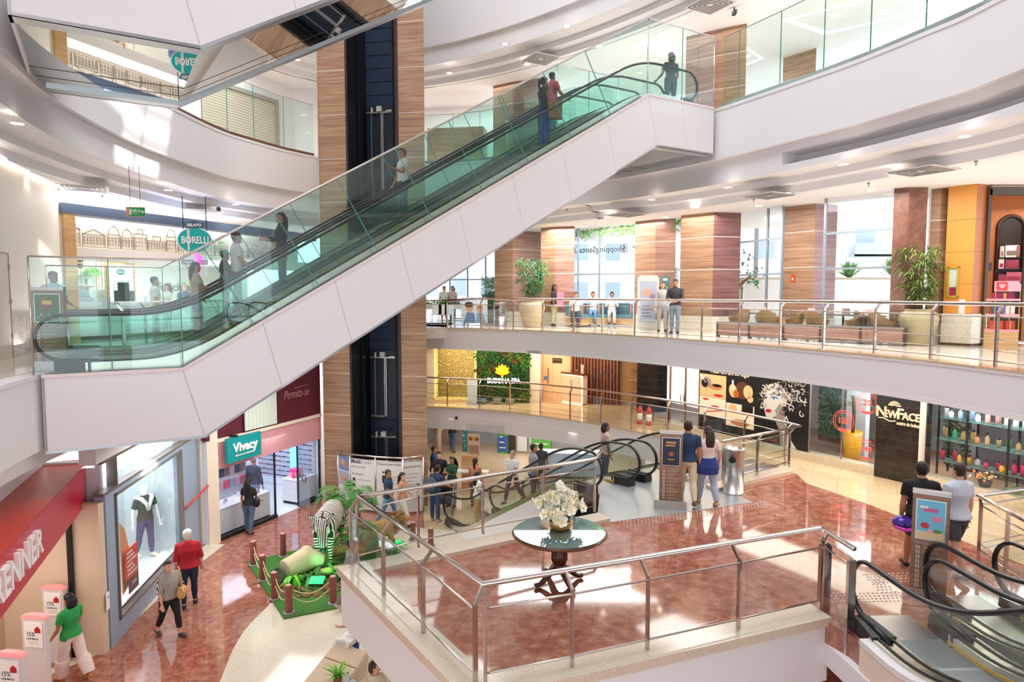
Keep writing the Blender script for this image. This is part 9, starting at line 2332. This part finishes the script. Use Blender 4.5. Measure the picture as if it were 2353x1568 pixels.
# recessed lit coffers on the top floor ceiling
for(q,lab) in(([(1795,47),(1893,80),(2160,20),(2060,-20)],'large lit ceiling coffer on the right of the top floor'),([(1640,120),(1690,160),(1755,135),(1700,100)],'small lit ceiling coffer beside the large oak pillar')):
 ps=[PZ(x,y,CEIL3-.012) for x,y in q];c=sum(ps,V((0,0,0)))/4
 t=thing('ceiling_coffer',lab,'ceiling light',c);b=MB()
 for i in range(4):
  a,e=ps[i],ps[(i+1)%4];a2,e2=a.lerp(c,.13),e.lerp(c,.13);up=V((0,0,.01));b.hexa([a,e,e2,a2,a+up,e+up,e2+up,a2+up])
 b.build('light_strip',EM('coffer_glow','#fff1de',2.6),t)
 for k in(0.35,.65):
  b=MB();p=ps[0].lerp(ps[2],k);b.lathe([(.0,-.004),(.11,-.004),(.11,.004),(0,.004)],p,16);b.build('downlight_disc',EM('downlight_glow','#fff3e4',9.0),t)
# square vents
def vent(px,py,z,lab,s=.55,rz=.5):
 p=PZ(px,py,z);t=thing('ceiling_vent',lab,'vent',p);G=M('vent_grey','#8f8c88',.5)
 b=MB();cr,sr=math.cos(rz),math.sin(rz)
 def q(x,y,zz):return p+V((x*cr-y*sr,x*sr+y*cr,zz))
 b.hexa([q(-s,-s,-.015),q(s,-s,-.015),q(s,s,-.015),q(-s,s,-.015),q(-s,-s,0),q(s,-s,0),q(s,s,0),q(-s,s,0)]);b.build('plate',M('vent_light','#d5d2cd',.5),t)
 b=MB()
 for k in range(1,5):
  r=s*(1-k*.19)
  for(x0,y0,x1,y1) in((-r,-r,r,-r),(r,-r,r,r),(r,r,-r,r),(-r,r,-r,-r)):b.beam(q(x0,y0,-.022),q(x1,y1,-.022),.05,.014)
 b.build('louvres',G,t)
for px,py,z,lab in[(2117,392,CEIL2,'large square vent in the right walkway ceiling'),(1768,449,CEIL2,'middle square vent in the right walkway ceiling'),(1440,493,CEIL2,'square vent above the entrance glazing'),(193,432,CEIL2,'square vent in the left ceiling above the cream wall'),(470,486,CEIL2,'square vent above the oval turquoise sign'),(1243,135,CEIL3,'square vent in the top floor ceiling right of the lift tower'),(1632,10,CEIL3,'square vent at the top edge above the large oak pillar')]:vent(px,py,z,lab)
def sprinkler(px,py,z,lab):
 p=PZ(px,py,z);b=MB();b.lathe([(.035,0),(.03,-.02),(.01,-.03),(.01,-.08),(.03,-.085),(.0,-.09)],p,10);single('sprinkler',b,M('sprinkler_grey','#6d6a66',.4),lab,'sprinkler')
for px,py,z,lab in[(2243,370,CEIL2,'small sprinkler right of the large vent'),(1996,420,CEIL2,'small sprinkler near the right window'),(1732,458,CEIL2,'small sprinkler near the middle vent'),(1302,480,CEIL2,'small sprinkler beside the escalator casing'),(235,449,CEIL2,'small sprinkler beside the left downlight'),(1203,142,CEIL3,'sprinkler beside the top floor square vent')]:sprinkler(px,py,z,lab)
b=MB();p=PZ(1687,17,CEIL3);b.box(p.x-.05,p.x+.05,p.y-.12,p.y+.08,p.z-.22,p.z-.1);b.tube([p,p-V((0,0,.12))],.02,6);single('security_camera',b,DARK,'small dark security camera on the top floor ceiling','camera')
b=MB();p=PZ(1048,973,2.2);q=on_path(P1R,1048,2.2);b.ball(q+V((0,-.03,0)),(.06,.06,.06),6);single('dome_camera',b,BLACK,'tiny black dome camera on the mezzanine fascia','camera')
b=MB();p=PZ(502,476,CEIL2);b.ball(p-V((0,0,.06)),.07,6);b.lathe([(.05,-.04),(.05,0)],p,10);single('dome_camera',b,DARK,'small dark dome camera on the left ceiling near the oval sign','camera')
# unseen fill lamps, added to brighten the areas under the deep ceilings
area((-11.2,19.5,CEIL2-.1),2.0,9,620,(1,.97,.94),(0,0,R(-20)),'ceiling_fill');area((8.2,17.5,CEIL2-.1),2.2,12,540,(1,.97,.94),(0,0,R(30)),'ceiling_fill');area((2.5,25.5,CEIL2-.1),6,3,560,(1,.97,.95),None,'ceiling_fill')
area((6.8,17.2,CEIL1-.05),1.5,11,220,(1,.9,.78),(0,0,R(30)),'ceiling_fill');area((10.5,11.5,CEIL1-.05),3,7,200,(1,.92,.82),None,'ceiling_fill');area((-.5,27,CEIL1-.05),5,2,90,(1,.88,.72),None,'ceiling_fill')
area((8.5,20.5,CEIL3-.1),4,10,200,(1,.97,.93),(0,0,R(30)),'ceiling_fill');area((-10.8,22,CEIL3-.1),3,8,300,(1,.97,.93),(0,0,R(-20)),'ceiling_fill');area((-1,29,CEIL3-.1),8,3,240,(1,.98,.95),None,'ceiling_fill')
UPR=(PI,0,0)  # up-facing fill lamps with no fitting, added to lift the ceilings
area((9.2,17.5,L3+.3),1.2,9,70,(1,.98,.95),(PI,0,R(30)),'fill_uplight');area((-.5,28.2,L3+.3),6,1,70,(1,.98,.95),UPR,'fill_uplight');area((4.2,23.4,L3+.3),3,2,60,(1,.98,.95),(PI,0,R(-40)),'fill_uplight');area((-10.6,20.5,L3+.3),1,6,45,(1,.98,.95),UPR,'fill_uplight')
area((7.6,16.2,L2+.25),1,8,40,(1,.97,.93),(PI,0,R(30)),'fill_uplight');area((-9.9,16.5,L2+.25),1,6,40,(1,.97,.93),UPR,'fill_uplight')
area((-6.6,16.8,4.2),1.6,6,150,(1,.96,.92),(0,0,R(-8)),'corridor_fill');area((-3.5,17.5,6.5),3,3,110,(1,.97,.94),None,'corridor_fill')  # unseen hanging fill lamps, added to brighten the ground floor corridor
